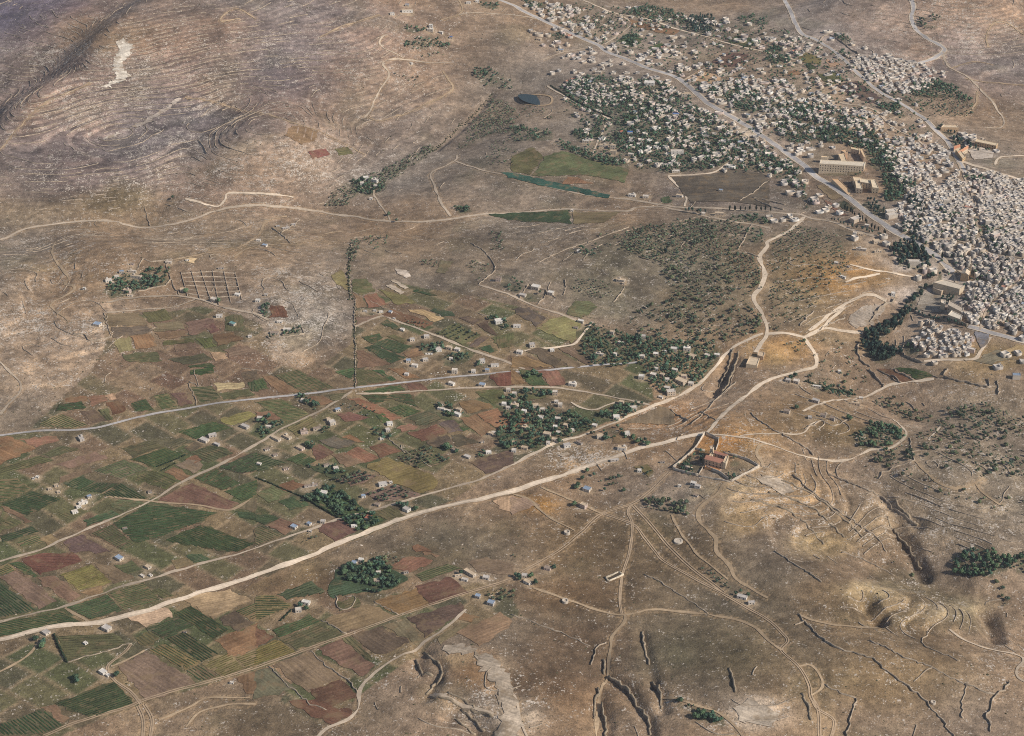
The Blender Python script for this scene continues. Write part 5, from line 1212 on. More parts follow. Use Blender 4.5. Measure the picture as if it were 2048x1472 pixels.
 ("on the slope between road and old town", "houses on the slope below the old town", [
  (3,1,865,462,16,9,6,20,'tan','tan'),(3,1,690,412,8,8,10,-15,'white','flat'),(3,1,740,405,14,7,5,-5,'tan','tan'),(3,1,545,632,9,6,4,-15,'pale','white'),(3,1,600,742,13,5,3.5,-35,'white','white'),(3,1,640,660,6,4,3,-30,'grey','grey'),(3,1,745,525,24,6,5,-15,'pale','flat'),(3,1,880,540,18,5,4,10,'tan','tan'),(3,1,1000,885,9,8,6,0,'white','white'),(3,1,790,335,10,8,5,-20,'pale','flat')]),
 ("beside the valley road junction", "houses at the valley road junction", [(2,1,960,92,19,10,5,-15,'white','flat'),(2,1,1070,102,15,10,5,-5,'pale','flat'),(2,1,1340,97,17,8,5,-20,'white','tan'),(2,1,1670,52,10,7,4.5,-10,'pale','blue'),(2,1,1660,240,22,8,5,-5,'tan','tan'),(2,1,1530,240,9,7,5,0,'pale','flat')]),
 ("far up near the top track", "isolated buildings near the top edge", [
  (1,0,1210,92,34,10,6,15,'white','tan'),(1,0,1090,112,14,9,5,15,'white','grey'),(1,0,1210,42,12,8,5,0,'pale','blue'),(1,0,1400,215,12,10,8,0,'white','white'),(1,0,1395,245,18,10,6,-5,'pale','white'),(1,0,1560,302,10,8,5,0,'tan','vivid'),(1,0,1480,262,12,8,5,-20,'white','flat'),(1,0,1240,508,8,6,4,-30,'white','flat'),(1,0,1700,22,14,10,5,0,'white','flat'),(1,0,1770,12,12,8,6,10,'white','white')]),
 ("among the houses left of the highway", "large buildings left of the highway", [
  (2,0,1100,672,30,20,8,-5,'white','white'),(2,0,1390,765,26,14,8,5,'pale','tan'),(2,0,1320,1225,34,14,8,5,'white','flat'),(2,0,805,1182,15,10,10,-5,'pale','tan'),(2,0,735,1168,24,8,5,-5,'pale','tan'),(2,0,590,1132,18,9,6,-5,'pale','white'),(2,0,390,402,17,10,5,-5,'pale','blue'),(2,0,1310,917,18,7,5,0,'white','vivid'),
  (2,0,945,1065,15,9,6,0,'white','vivid'),(2,0,875,1058,10,8,5,20,'rose','red'),(2,0,820,382,16,9,6,0,'white','white'),(2,0,1310,1372,20,7,5,5,'pale','white'),(2,0,170,262,16,10,6,-10,'tan','tan'),(2,0,215,315,14,9,5,-15,'tan','tan'),(2,0,690,580,18,10,5,-10,'pale','flat'),(2,0,810,1225,16,10,9,-5,'tan','tan'),(2,0,950,1240,14,8,6,-10,'pale','flat')]),
]
HOUSES = []
hp = []
for place, grp, lst in CLUST:
    for t in lst:
        hp.append(T(t[0], t[1], [(t[2], t[3] + 6)])[0])
hw = unproj(hp)
k = 0
SIZE = lambda w, h: "two storey" if h > 6.2 else ("tiny" if w < 8 else "small" if w < 11 else "long" if w > 20 else "broad" if w > 15 else "single storey")
RN = {'flat': "flat roofed", 'grey': "grey roofed", 'blue': "blue grey roofed", 'red': "red tile roofed", 'white': "white roofed", 'tan': "sandy roofed", 'teal': "teal roofed", 'ruin': "roughly roofed", 'vivid': "bright blue roofed"}
WN = {'pale': "cream", 'tan': "sandstone", 'grey': "grey", 'white': "whitewashed", 'rose': "pinkish"}
for place, grp, lst in CLUST:
    labs = {}
    for t in lst:
        lb = "%s %s %s house %s" % (SIZE(t[4], t[6]), WN[t[8]], RN[t[9]], place)
        labs.setdefault(lb, []).append((k, t)); k += 1
    for lb, items in labs.items():
        items.sort(key=lambda it: hp[it[0]][0])
        for n, (kk, t) in enumerate(items):
            if len(items) == 2: L = ("left-hand ", "right-hand ")[n] + lb
            elif len(items) > 2: L = (["leftmost "] + ["%s-from-left " % w for w in ("second", "third", "fourth", "fifth", "sixth", "seventh")][:len(items) - 2] + ["rightmost "])[n] + lb
            else: L = lb
            HOUSES.append((hw[kk][0], hw[kk][1], t[4], t[5], t[6], math.radians(t[7] - 4), t[8], t[9], L, grp))
for hh in HOUSES:
    put_house(*hh)
# ------------------------------------------------------------------ large buildings from their ground outlines
def block(parent, base_px, h, wall_rgb, roof_rgb, roof='flat', name="wing", floors=0, zbase=None):
    w = unproj(base_px)
    a = 0.5 * np.sum(w[:, 0] * np.roll(w[:, 1], -1) - np.roll(w[:, 0], -1) * w[:, 1])
    if a < 0: w = w[::-1]
    n = len(w)
    z0 = float(ground(w[:, 0], w[:, 1]).min()) - 1.0
    z1 = float(ground(w[:, 0], w[:, 1]).mean()) + h
    ox, oy, oz = parent.location
    L = lambda p, z: [(float(x - ox), float(y - oy), float(z - oz)) for x, y in p]
    me = me_simple(name, L(w, z0) + L(w, z1), [(i, (i + 1) % n, n + (i + 1) % n, n + i) for i in range(n)], M_OBJ)
    o = child(name, me, parent); o.color = tuple(lin(wall_rgb)) + (1,)
    if roof == 'flat':
        c = w.mean(0); q_ = c + (w - c) * (1 - 1.1 / max(4, np.linalg.norm(w - c, axis=1).mean()))
        v = L(w, z1) + L(q_, z1) + L(q_, z1 - .9)
        f = [(i, (i + 1) % n, n + (i + 1) % n, n + i) for i in range(n)] + [(n + i, n + (i + 1) % n, 2 * n + (i + 1) % n, 2 * n + i) for i in range(n)] + [tuple(range(2 * n, 3 * n))]
    else:   # gable along the longer side of a four cornered wing
        e = w.mean(0) + (w - w.mean(0)) * 1.05
        if np.linalg.norm(e[1] - e[0]) < np.linalg.norm(e[2] - e[1]): e = np.roll(e, -1, 0)
        m1, m2 = (e[1] + e[2]) / 2, (e[3] + e[0]) / 2
        rh = 0.32 * np.linalg.norm(e[2] - e[1])
        v = L(e, z1) + L([m1, m2], z1 + rh)
        f = [(0, 1, 4, 5), (2, 3, 5, 4), (1, 2, 4), (3, 0, 5), (3, 2, 1, 0)]
    r = child("roof", me_simple("roof", v, f, M_OBJ), o); r.color = tuple(lin(roof_rgb)) + (1,)
    for i in range(n if floors else 0):
        a_, b_ = w[i], w[(i + 1) % n]; d = b_ - a_; ln = np.linalg.norm(d)
        nn = np.array([d[1], -d[0]]) / ln
        if nn @ np.array([-.15, -1.0]) < .2 or ln < 6: continue
        k = int(ln / 4.2)
        for fl in range(floors):
            for j in range(k):
                p = a_ + d * (j + .5) / k + nn * .08
                child("window", ME_WIN, o, (p[0] - ox, p[1] - oy, z1 - h + 2.2 + fl * (h - 1.5) / floors - oz), math.atan2(d[1], d[0]), (1.3, .3, 1.9))
    occ_disc(*w.mean(0), np.linalg.norm(w - w.mean(0), axis=1).mean())
    for a_, b_ in zip(w, np.roll(w, -1, 0)):
        for t in np.linspace(0, 1, 12): occ_disc(*(a_ + (b_ - a_) * t), 2.5)
    return o

def site(name, px, label, cat):
    w = unproj([px])[0]
    return empty(name, (float(w[0]), float(w[1]), float(ground(*w))), label=label, category=cat)

SAND, SAND2, PINK, REDT = (204, 185, 158), (200, 179, 150), (194, 170, 150), (176, 126, 104)
m = site("monastery", MZ([(960, 740)])[0], "monastery of red tiled wings around a courtyard inside high walls", "monastery")
block(m, MZ([(765,800),(1110,850),(1150,760),(830,710)]), 9, (196, 168, 142), REDT, 'gable', floors=2)
block(m, MZ([(945,660),(1185,705),(1215,655),(975,610)]), 8, PINK, REDT, 'gable', floors=2)
block(m, MZ([(1115,850),(1175,865),(1235,690),(1185,680)]), 9, SAND, SAND2, 'flat', floors=2)
block(m, MZ([(835,735),(880,745),(945,645),(900,630)]), 9, SAND, SAND2, 'flat')
block(m, MZ([(865,610),(925,620),(945,570),(890,560)]), 12, SAND, (216, 200, 176), 'flat', "chapel")
block(m, MZ([(770,860),(1060,905),(1085,870),(790,825)]), 2.5, (208, 160, 112), (200, 150, 106), 'flat', "terrace")
wall("garden_bench_wall", MZ([(370,810),(470,850),(530,870)]), 3.0, "little pale ruined house wall inside the monastery garden", 3.5, (214, 190, 168))
CZ = lambda pts: [(1600 + x / 10.22, 280 + y / 10.22) for x, y in pts]
m = site("convent", CZ([(850, 560)])[0], "long four storey sandstone convent beside the highway with dark gardens", "convent")
block(m, CZ([(375,690),(800,672),(1300,640),(1330,560),(400,600)]), 15, SAND, (214, 198, 174), floors=3, name="main_wing")
block(m, CZ([(770,420),(850,600),(960,590),(890,395)]), 12, SAND2, (214, 190, 156), floors=2)
block(m, CZ([(820,345),(900,400),(965,395),(930,330)]), 13, (200, 166, 136), (206, 172, 136), floors=2)
block(m, CZ([(1215,320),(1290,450),(1345,450),(1270,300)]), 11, (200, 172, 142), (216, 186, 148), floors=2)
block(m, CZ([(1030,270),(1200,300),(1215,265),(1040,240)]), 9, SAND, (222, 200, 164), floors=1)
block(m, CZ([(420,470),(560,470),(570,440),(430,440)]), 11, SAND, (222, 200, 168))
m = site("convent", CZ([(1300, 1000)])[0], "sandstone convent of three wings below the larger one, near the highway", "convent")
block(m, CZ([(1140,1085),(1270,1090),(1210,940),(1110,940)]), 10, SAND, (220, 200, 170), floors=2)
block(m, CZ([(1215,985),(1490,995),(1480,920),(1205,920)]), 11, SAND, (222, 202, 172), floors=3)
block(m, CZ([(1470,1085),(1600,1085),(1520,930),(1420,930)]), 11, (208, 188, 156), (224, 204, 172), floors=2)
block(m, CZ([(1090,930),(1250,910),(1240,850),(1070,860)]), 9, SAND, (220, 196, 164))
m = site("convent_annex", CZ([(800, 980)])[0], "long low orange roofed terrace building strung along the highway", "building")
block(m, CZ([(640,880),(1010,1150),(1150,1110),(960,990),(780,870)]), 3.5, SAND2, (206, 172, 134))
BZ = lambda pts: [(1780 + x / 7.64, 520 + y / 7.64) for x, y in pts]
m = site("basilica", BZ([(880, 470)])[0], "large flat pale roofed basilica at the old town's left edge", "church")
block(m, BZ([(800,400),(1130,470),(1050,540),(645,470)]), 12, SAND, (206, 190, 168), name="nave")
block(m, BZ([(650,490),(780,540),(830,500),(720,460)]), 7, (198, 176, 150), (200, 182, 160), name="porch")
m = site("church", BZ([(1150, 250)])[0], "tall sandstone church with gable roof above the basilica", "church")
block(m, BZ([(1070,320),(1190,330),(1220,210),(1120,200)]), 10, (202, 172, 134), (210, 190, 164), 'gable', "nave")
block(m, BZ([(1195,240),(1225,245),(1232,215),(1203,212)]), 20, SAND, (214, 196, 170), name="tower")
m = site("bell_tower", BZ([(1255, 640)])[0], "slender pale bell tower casting a long shadow among old town roofs", "tower")
block(m, BZ([(1230,655),(1270,660),(1278,632),(1240,628)]), 24, (210, 196, 178), (206, 190, 170), name="shaft")
m = site("cloister", BZ([(1000, 780)])[0], "ribbed long cloister block below the basilica beside dark trees", "building")
block(m, BZ([(870,790),(1100,850),(1120,780),(890,720)]), 9, (196, 178, 154), (190, 174, 154), floors=1)
block(m, BZ([(870,930),(1080,970),(1100,890),(930,850)]), 8, SAND, (214, 200, 180), floors=1)
block(m, BZ([(760,760),(830,770),(840,715),(770,710)]), 12, SAND, (214, 198, 176))
SZ = lambda pts: [(1850 + x / 10.34, 250 + y / 10.34) for x, y in pts]
m = site("school", SZ([(1250, 450)])[0], "long orange sandstone school behind dark trees at the right edge", "school")
block(m, SZ([(1020,430),(1460,520),(1500,470),(1060,380)]), 9, (204, 172, 134), (214, 192, 160), floors=2)
block(m, SZ([(320,120),(680,140),(660,90),(370,70)]), 8, (204, 172, 136), (212, 190, 160), floors=1)
m = site("hospice", SZ([(720, 620)])[0], "red roofed angular hospice between the street and pale school yard", "building")
block(m, SZ([(650,640),(700,650),(880,570),(860,530)]), 7, SAND, (194, 142, 108), 'gable', floors=1)
block(m, SZ([(620,600),(770,760),(830,730),(700,590)]), 8, (206, 176, 134), (214, 190, 156), floors=2)
block(m, SZ([(590,560),(720,520),(700,480),(590,510)]), 6, SAND, (186, 130, 100), 'gable')
m = site("walled_compound", T(2,1,[(1900,1430)])[0], "terraced pale compound with steps beside the road bend above the ruins", "building")
block(m, T(2,1,[(1870,1470),(1960,1472),(1980,1410),(1900,1400)]), 5, (210, 188, 156), (206, 184, 154))
block(m, T(2,1,[(1960,1400),(2010,1410),(2020,1370),(1970,1360)]), 6, (196, 170, 140), (200, 176, 146))
# rectangular stone cistern in the pasture
cw = unproj(T(2,3,[(748,212),(772,236),(893,186),(852,164)]))
cr = empty("cistern", (float(cw[:, 0].mean()), float(cw[:, 1].mean()), float(ground(*cw.mean(0)))), label="open rectangular stone cistern sunk in the bare brown pasture", category="cistern")
for i in range(4):
    V, F, K = wall_mesh(resample_open(cw[[i, (i + 1) % 4]], 4), 2.2, 1.2, (196, 180, 156))
    ob = mesh_np("rim_wall", V - np.array(cr.location), F, M_WALL, K); ob.parent = cr
o = drape_poly("water", cw, 0.6, (84, 74, 60), M_ROAD); o.data.transform(__import__("mathutils").Matrix.Translation(-cr.location)); o.parent = cr
# round stone huts and a threshing ring
def hut(c, r, x, y, rad, h, label):
    w = unproj(T(c, r, [(x, y)]))[0]
    v = []; f = []; n = 14
    for k in range(n):
        a = 2 * math.pi * k / n
        for rr, zz in ((1.0, -.5), (.94, h), (.62, h), (.58, h * .55)):
            v.append((rad * rr * math.cos(a), rad * rr * math.sin(a), zz))
    v.append((0, 0, h * .55))
    for k in range(n):
        a, b = 4 * k, 4 * ((k + 1) % n)
        f += [(a, b, b + 1, a + 1), (a + 1, b + 1, b + 2, a + 2), (a + 2, b + 2, b + 3, a + 3), (a + 3, b + 3, 4 * n)]
    o = bpy.data.objects.new("stone_tower", me_simple("stone_tower", v, f, M_OBJ)); C.objects.link(o)
    o.location = (w[0], w[1], float(ground(*w))); o.color = tuple(lin((190, 176, 158))) + (1,)
    setp(o, label=label, category="tower", group="round field towers")
hut(2,3,425,400,4,3.2,"round stone field tower beside the lower pasture track")
hut(2,2,440,1325,4,3.6,"round whitish field tower at the fork of two thin tracks")
hut(2,2,1330,1388,6,1.6,"wide ring of stones on the slope below the tree rows")
hut(3,3,1320,1210,3,2.5,"small round stone tower in the lower right pasture")

# ------------------------------------------------------------------ the town
TOWN = [  # polygon px, spacing m, size range, height range, place, group, keep probability, wall palette weight
 ([(1800,462),(1850,440),(1900,402),(2048,384),(2160,386),(2250,430),(2230,560),(2260,640),(2180,730),(2048,690),(1990,666),(1940,650),(1912,640),(1930,610),(1905,585),(1925,560),(1880,515)], 8.2, (5.8, 10.5), (3.5, 8.5), "in the dense old town", "houses of the dense old town", .97),
 ([(1775,300),(1870,268),(1910,322),(1960,340),(2048,368),(2130,392),(1900,402),(1850,440),(1800,462),(1790,430),(1810,390),(1790,350)], 8.8, (5.8, 10.5), (3.5, 8), "in the upper old town", "houses of the upper old town", .8),
 ([(1830,662),(1860,644),(1900,655),(1945,668),(1960,692),(1930,718),(1870,722),(1850,700),(1830,690)], 8.8, (5.8, 10.5), (3.5, 7.5), "in the lower quarter", "houses of the lower quarter", .9),
 ([(1390,172),(1500,150),(1600,190),(1690,212),(1760,228),(1850,290),(1775,300),(1740,290),(1640,265),(1560,282),(1480,238)], 14, (7, 13), (4, 7.5), "right of the highway among trees", "houses right of the highway", .62),
 ([(1560,290),(1620,300),(1640,320),(1610,325)], 16, (9, 14), (5, 9), "by the highway bend", "houses by the highway bend", .8),
 ([(1230,150),(1330,162),(1400,215),(1500,272),(1600,338),(1600,420),(1560,350),(1520,338),(1460,330),(1400,318),(1330,340),(1270,330),(1230,290),(1260,240),(1250,205)], 15, (7, 13), (3.5, 7), "left of the highway", "houses left of the highway", .55),
 ([(1120,172),(1160,150),(1230,170),(1250,205),(1190,212)], 12, (6, 11), (3.5, 5.5), "in the close packed quarter", "houses of the close packed quarter", .85),
 ([(1030,10),(1140,2),(1220,85),(1290,125),(1230,108),(1150,75),(1080,45)], 20, (9, 15), (4, 8), "near the top along the highway", "houses near the top along the highway", .75),
 ([(1055,45),(1130,80),(1190,98),(1210,118),(1180,125),(1120,105),(1060,70)], 22, (9, 14), (4, 7), "below the top of the highway", "houses below the top of the highway", .6),
 ([(1220,95),(1290,122),(1350,148),(1390,165),(1440,150),(1400,110),(1330,85),(1290,110),(1250,95)], 19, (9, 15), (4, 8), "right of the upper highway", "houses right of the upper highway", .7),
 ([(1360,30),(1480,40),(1545,75),(1545,110),(1480,90),(1400,62)], 24, (9, 15), (5, 8), "in the wooded upper quarter", "houses of the wooded upper quarter", .6),
 ([(1540,70),(1600,75),(1640,95),(1600,110),(1560,100)], 20, (9, 14), (4, 7), "in the small upper right quarter", "houses of the small upper right quarter", .7),
 ([(1690,112),(1760,108),(1840,125),(1885,150),(1870,175),(1800,190),(1760,182),(1720,150)], 12.5, (7, 12), (4, 7), "on the hillside quarter below the far road", "houses of the hillside quarter", .85),
 ([(1536,160),(1600,180),(1640,185),(1700,200),(1690,212),(1600,190),(1540,178)], 15, (9, 13), (4, 7), "along the second street", "houses along the second street", .8),
 ([(1640,60),(1690,70),(1730,95),(1715,105),(1670,80)], 18, (9, 13), (4, 6), "by the grey orchard", "houses by the grey orchard", .6),
 ([(1760,405),(1800,430),(1800,460),(1740,420)], 15, (9, 14), (6, 10), "between convent and old town", "houses between convent and old town", .8),
 ([(1600,345),(1650,385),(1740,450),(1700,445),(1640,430),(1600,400)], 18, (9, 14), (4, 7), "in the strip below the highway", "houses in the strip below the highway", .6),
 ([(1500,425),(1590,432),(1600,455),(1560,450),(1540,448)], 16, (9, 13), (4, 7), "at the road bend with cypresses", "houses at the cypress bend", .7),
 ([(1890,265),(1960,275),(2010,310),(1980,300),(1930,290)], 15, (9, 14), (4, 7), "behind the school", "houses behind the school", .8),
 ([(1700,470),(1760,468),(1800,480),(1790,500),(1740,500)], 18, (9, 13), (5, 8), "by the pine wood", "houses by the pine wood", .5),
 ([(2000,700),(2130,720),(2130,800),(2020,790),(1995,740)], 18, (9, 14), (4, 7), "at the right edge below the paved road", "houses at the right edge", .6),
 ([(1040,-5),(1300,15),(1560,55),(1650,85),(1800,185),(1900,255),(1780,300),(1640,300),(1500,262),(1340,150),(1200,92)], 20, (6, 12), (3.5, 6.5), "in the open upper quarter", "houses of the open upper quarter", .42),
 ([(1060,60),(1200,110),(1340,165),(1500,275),(1600,345),(1560,360),(1400,345),(1300,345),(1180,300),(1140,230),(1100,160)], 21, (6, 12), (3.5, 6), "in the loose quarter left of the highway", "houses of the loose left quarter", .4),
 ([(1840,520),(1880,535),(1880,560),(1850,560),(1830,545)], 14, (8, 13), (5, 9), "above the basilica", "houses above the basilica", .8),
]
pal = [('pale', 'flat', .36), ('white', 'flat', .06), ('tan', 'flat', .12), ('grey', 'grey', .22), ('pale', 'grey', .12), ('rose', 'flat', .09), ('pale', 'red', .008), ('pale', 'blue', .015)]
pw = np.cumsum([p[2] for p in pal]); pw /= pw[-1]
town = []
for poly, sp, (s0, s1), (h0, h1), place, grp, keep in TOWN:
    w = unproj(poly)
    lo, hi = w.min(0), w.max(0)
    ang0 = rng.uniform(-.3, .3)
    gx, gy = np.meshgrid(np.arange(lo[0], hi[0], sp), np.arange(lo[1], hi[1], sp))
    gx = gx.ravel() + rng.uniform(-.28, .28, gx.size) * sp; gy = gy.ravel() + rng.uniform(-.28, .28, gy.size) * sp
    wb_ = 22
    ok = inside(gx + wb_ * fbm(gx, gy, 60, 3, 823), gy + wb_ * fbm(gx, gy, 60, 3, 825), w) & (rng.random(gx.size) < keep * (1 + .8 * np.minimum(0, fbm(gx, gy, 90, 2, 827))))
    for x, y in zip(gx[ok], gy[ok]):
        wd, dp = rng.uniform(s0, s1) * rng.choice([.75, .9, 1.0, 1.5], p=[.3, .35, .25, .1]), rng.uniform(s0, s1) * .8
        r = math.hypot(wd, dp) * .24
        t = np.array([(0, 0), (r, 0), (-r, 0), (0, r), (0, -r)])
        if OC[occ_idx(x + t[:, 0], y + t[:, 1])].any():
            continue
        occ_disc(x, y, min(wd, dp) * .34)
        a = ang0 + .5 * float(fbm(np.array([x]), np.array([y]), 150, 2, 77)[0]) * 2 + rng.normal(0, .2)
        p_ = pal[int(np.searchsorted(pw, rng.random()))]
        h = rng.uniform(h0, h1)
        town.append((x, y, wd, dp, h, a, p_[0], p_[1], place, grp))
pxs = project(np.array([t[0] for t in town]), np.array([t[1] for t in town]), ground([t[0] for t in town], [t[1] for t in town]))
size = np.array([t[2] * t[4] for t in town]) / np.hypot([t[0] for t in town], [t[1] for t in town]) ** 2
vis = (pxs[0] > 5) & (pxs[0] < 2043) & (pxs[1] > 5)
n_ind = 296 - len(HOUSES)
orderi = np.argsort(-np.where(vis, size, 0))
ind = sorted(orderi[:n_ind].tolist())
MARKS = [("beside the basilica", 1905, 575), ("by the bell tower", 1946, 595), ("at the end of the highway", 1880, 520), ("at the right edge", 2035, 600), ("above the paved road", 1985, 655),
         ("near its corner", 1850, 700), ("in its middle", 1985, 540), ("near the convent", 1790, 400), ("by the white road", 1960, 345), ("near the church", 1935, 545)]
labs = {}
for i in ind:
    x, y, wd, dp, h, a, wc, rf, place, grp = town[i]
    st = "tall" if h > 7 else "midsize" if h > 5 else "low"
    place = place.replace(" among trees", ""); mk = min(MARKS, key=lambda m_: math.hypot(pxs[0][i] - m_[1], (pxs[1][i] - m_[2]) * 1.5))[0]
    labs.setdefault("%s %s %s house %s, %s" % (st, WN[wc], "grey roofed" if rf == 'grey' and wc != 'grey' else RN[rf] if rf != 'grey' else "flat roofed", place, mk), []).append(i)
for lb, items in labs.items():
    items.sort(key=lambda i: pxs[0][i])
    for n, i in enumerate(items):
        x, y, wd, dp, h, a, wc, rf, place, grp = town[i]
        pre = "" if len(items) == 1 else ("left-hand ", "right-hand ")[n] if len(items) == 2 else (["leftmost "] + ["%s-from-left " % w for w in ("second", "third", "fourth", "fifth", "sixth", "seventh", "eighth", "ninth")][:len(items) - 2] + ["rightmost "])[n]
        L = pre + lb
        L = L.replace(" roofed", "") if len(L.replace("-", " ").split()) > 16 else L
        if len(L.replace("-", " ").split()) > 15: L = L.replace(" the ", " ").replace(" flat", "")
        put_house(x, y, wd / .72, dp / .72, h / .76, a, wc, rf, L, grp, detail=False)
ind = set(ind)
V = []; F = []; K = []; b = 0
uw = np.array([(-s,-s,-.5),(s,-s,-.5),(s,s,-.5),(-s,s,-.5),(-s,-s,1),(s,-s,1),(s,s,1),(-s,s,1),(-q,-q,1),(q,-q,1),(q,q,1),(-q,q,1),(-q,-q,.9),(q,-q,.9),(q,q,.9),(-q,q,.9)])
uf = np.array([(0,1,5,4),(1,2,6,5),(2,3,7,6),(3,0,4,7),(4,5,9,8),(5,6,10,9),(6,7,11,10),(7,4,8,11),(8,9,13,12),(9,10,14,13),(10,11,15,14),(11,8,12,15),(12,13,14,15)])
wb = np.array([(-.5,-.51,0),(.5,-.51,0),(.5,-.51,1),(-.5,-.51,1)])
def add_house(x, y, z, wd, dp, h, a, wc, rc):
    global b
    v = uw * (wd, dp, h); c_, s_ = math.cos(a), math.sin(a)
    V.append(np.column_stack([x + v[:, 0] * c_ - v[:, 1] * s_, y + v[:, 0] * s_ + v[:, 1] * c_, z + v[:, 2]]))
    F.append(uf + b); K.append(np.vstack([np.tile(wc, (8, 1)), np.tile(rc * .8 + wc * .2, (8, 1))])); b += 16
for i, (x, y, wd, dp, h, a, wc, rf, _, _) in enumerate(town):
    if i in ind: continue
    h *= .8
    z = base_z(x, y, wd, dp, a)
    wcol = lin(WALLC[wc]) * rng.uniform(.72, 1.05); rcol = lin(ROOFC[rf]) * rng.uniform(.68, 1.15)
    add_house(x, y, z, wd, dp, h, a, wcol, rcol)
    u = rng.random()
    if u < .6:      # a lower annex
        add_house(x + rng.uniform(-.6, .6) * wd, y + rng.uniform(-.6, .6) * dp, z, wd * rng.uniform(.4, .7), dp * rng.uniform(.4, .7), h * rng.uniform(.5, .8), a, wcol * .97, rcol * rng.uniform(.85, 1.05))
    if u > .7:      # stair head on the roof
        add_house(x + rng.uniform(-.2, .2) * wd, y + rng.uniform(-.2, .2) * dp, z + h * .9, 3, 3, 2.6, a, wcol, rcol)
if V:
    o = mesh_np("town_houses", np.vstack(V), np.vstack(F), M_HOUSE, np.clip(np.vstack(K), 0, .85))
    setp(o, kind="stuff", label="far cream and grey flat roofed houses packed through the hill town", category="houses")
print("town", len(town), "individual", len(ind), "hand", len(HOUSES))
# ------------------------------------------------------------------ trees
ico_v = []
_ph = (1 + 5 ** .5) / 2
for a in (-1, 1):
    for c_ in (-_ph, _ph):
        ico_v += [(0, a, c_), (a, c_, 0), (c_, 0, a)]
ico_v = np.array(ico_v, float); ico_v /= np.linalg.norm(ico_v[0])
ico_f = []
for i in range(12):
    for j in range(i + 1, 12):
        for k in range(j + 1, 12):
            dd = [np.linalg.norm(ico_v[a] - ico_v[b_]) for a, b_ in ((i, j), (j, k), (i, k))]
            if max(dd) < 1.1:
                n_ = np.cross(ico_v[j] - ico_v[i], ico_v[k] - ico_v[i])
                ico_f.append((i, j, k) if n_ @ ico_v[i] > 0 else (i, k, j))
ico_f = np.array(ico_f)

def crown_geo(r, seed, nleaf, narrow=1.0, leaf=0.5):
    """lumpy core of a few clumps plus loose leaf faces; radius 1, base at 0"""
    g_ = np.random.default_rng(seed)
    V = []; F = []; K = []; b_ = 0
    ncl = 5 if nleaf > 40 else 3
    cs = []
    for k in range(ncl):
        a = g_.uniform(0, 6.28); rad = g_.uniform(.25, .55) if k else 0
        cs.append((rad * math.cos(a), rad * math.sin(a), g_.uniform(.55, 1.15)))
        v = ico_v * g_.uniform(.42, .62) * (1 + .28 * g_.normal(size=(12, 1))) * (1, 1, .85) + cs[-1]
        V.append(v); F.append(ico_f + b_); K.append(np.full(12, g_.uniform(.75, 1.1))); b_ += 12
    for k in range(nleaf):
        c_ = cs[g_.integers(ncl)]
        d = g_.normal(size=3); d /= np.linalg.norm(d); d[2] = abs(d[2]) * .9 - .15
        p = np.array(c_) + d * g_.uniform(.45, .75)
        t1 = g_.normal(size=3); t1 /= np.linalg.norm(t1); t2 = np.cross(t1, d + g_.normal(0, .4, 3)); t2 /= np.linalg.norm(t2) + 1e-6
        l = leaf * g_.uniform(.5, 1.0)
        V.append(np.array([p - t1 * l * .5, p + t2 * l * .6, p + t1 * l * .5])); F.append(np.array([[0, 1, 2]]) + b_); K.append(np.full(3, g_.uniform(.6, 1.45))); b_ += 3
    v = np.vstack(V); v[:, :2] *= narrow
    return v, np.vstack(F), np.concatenate(K)

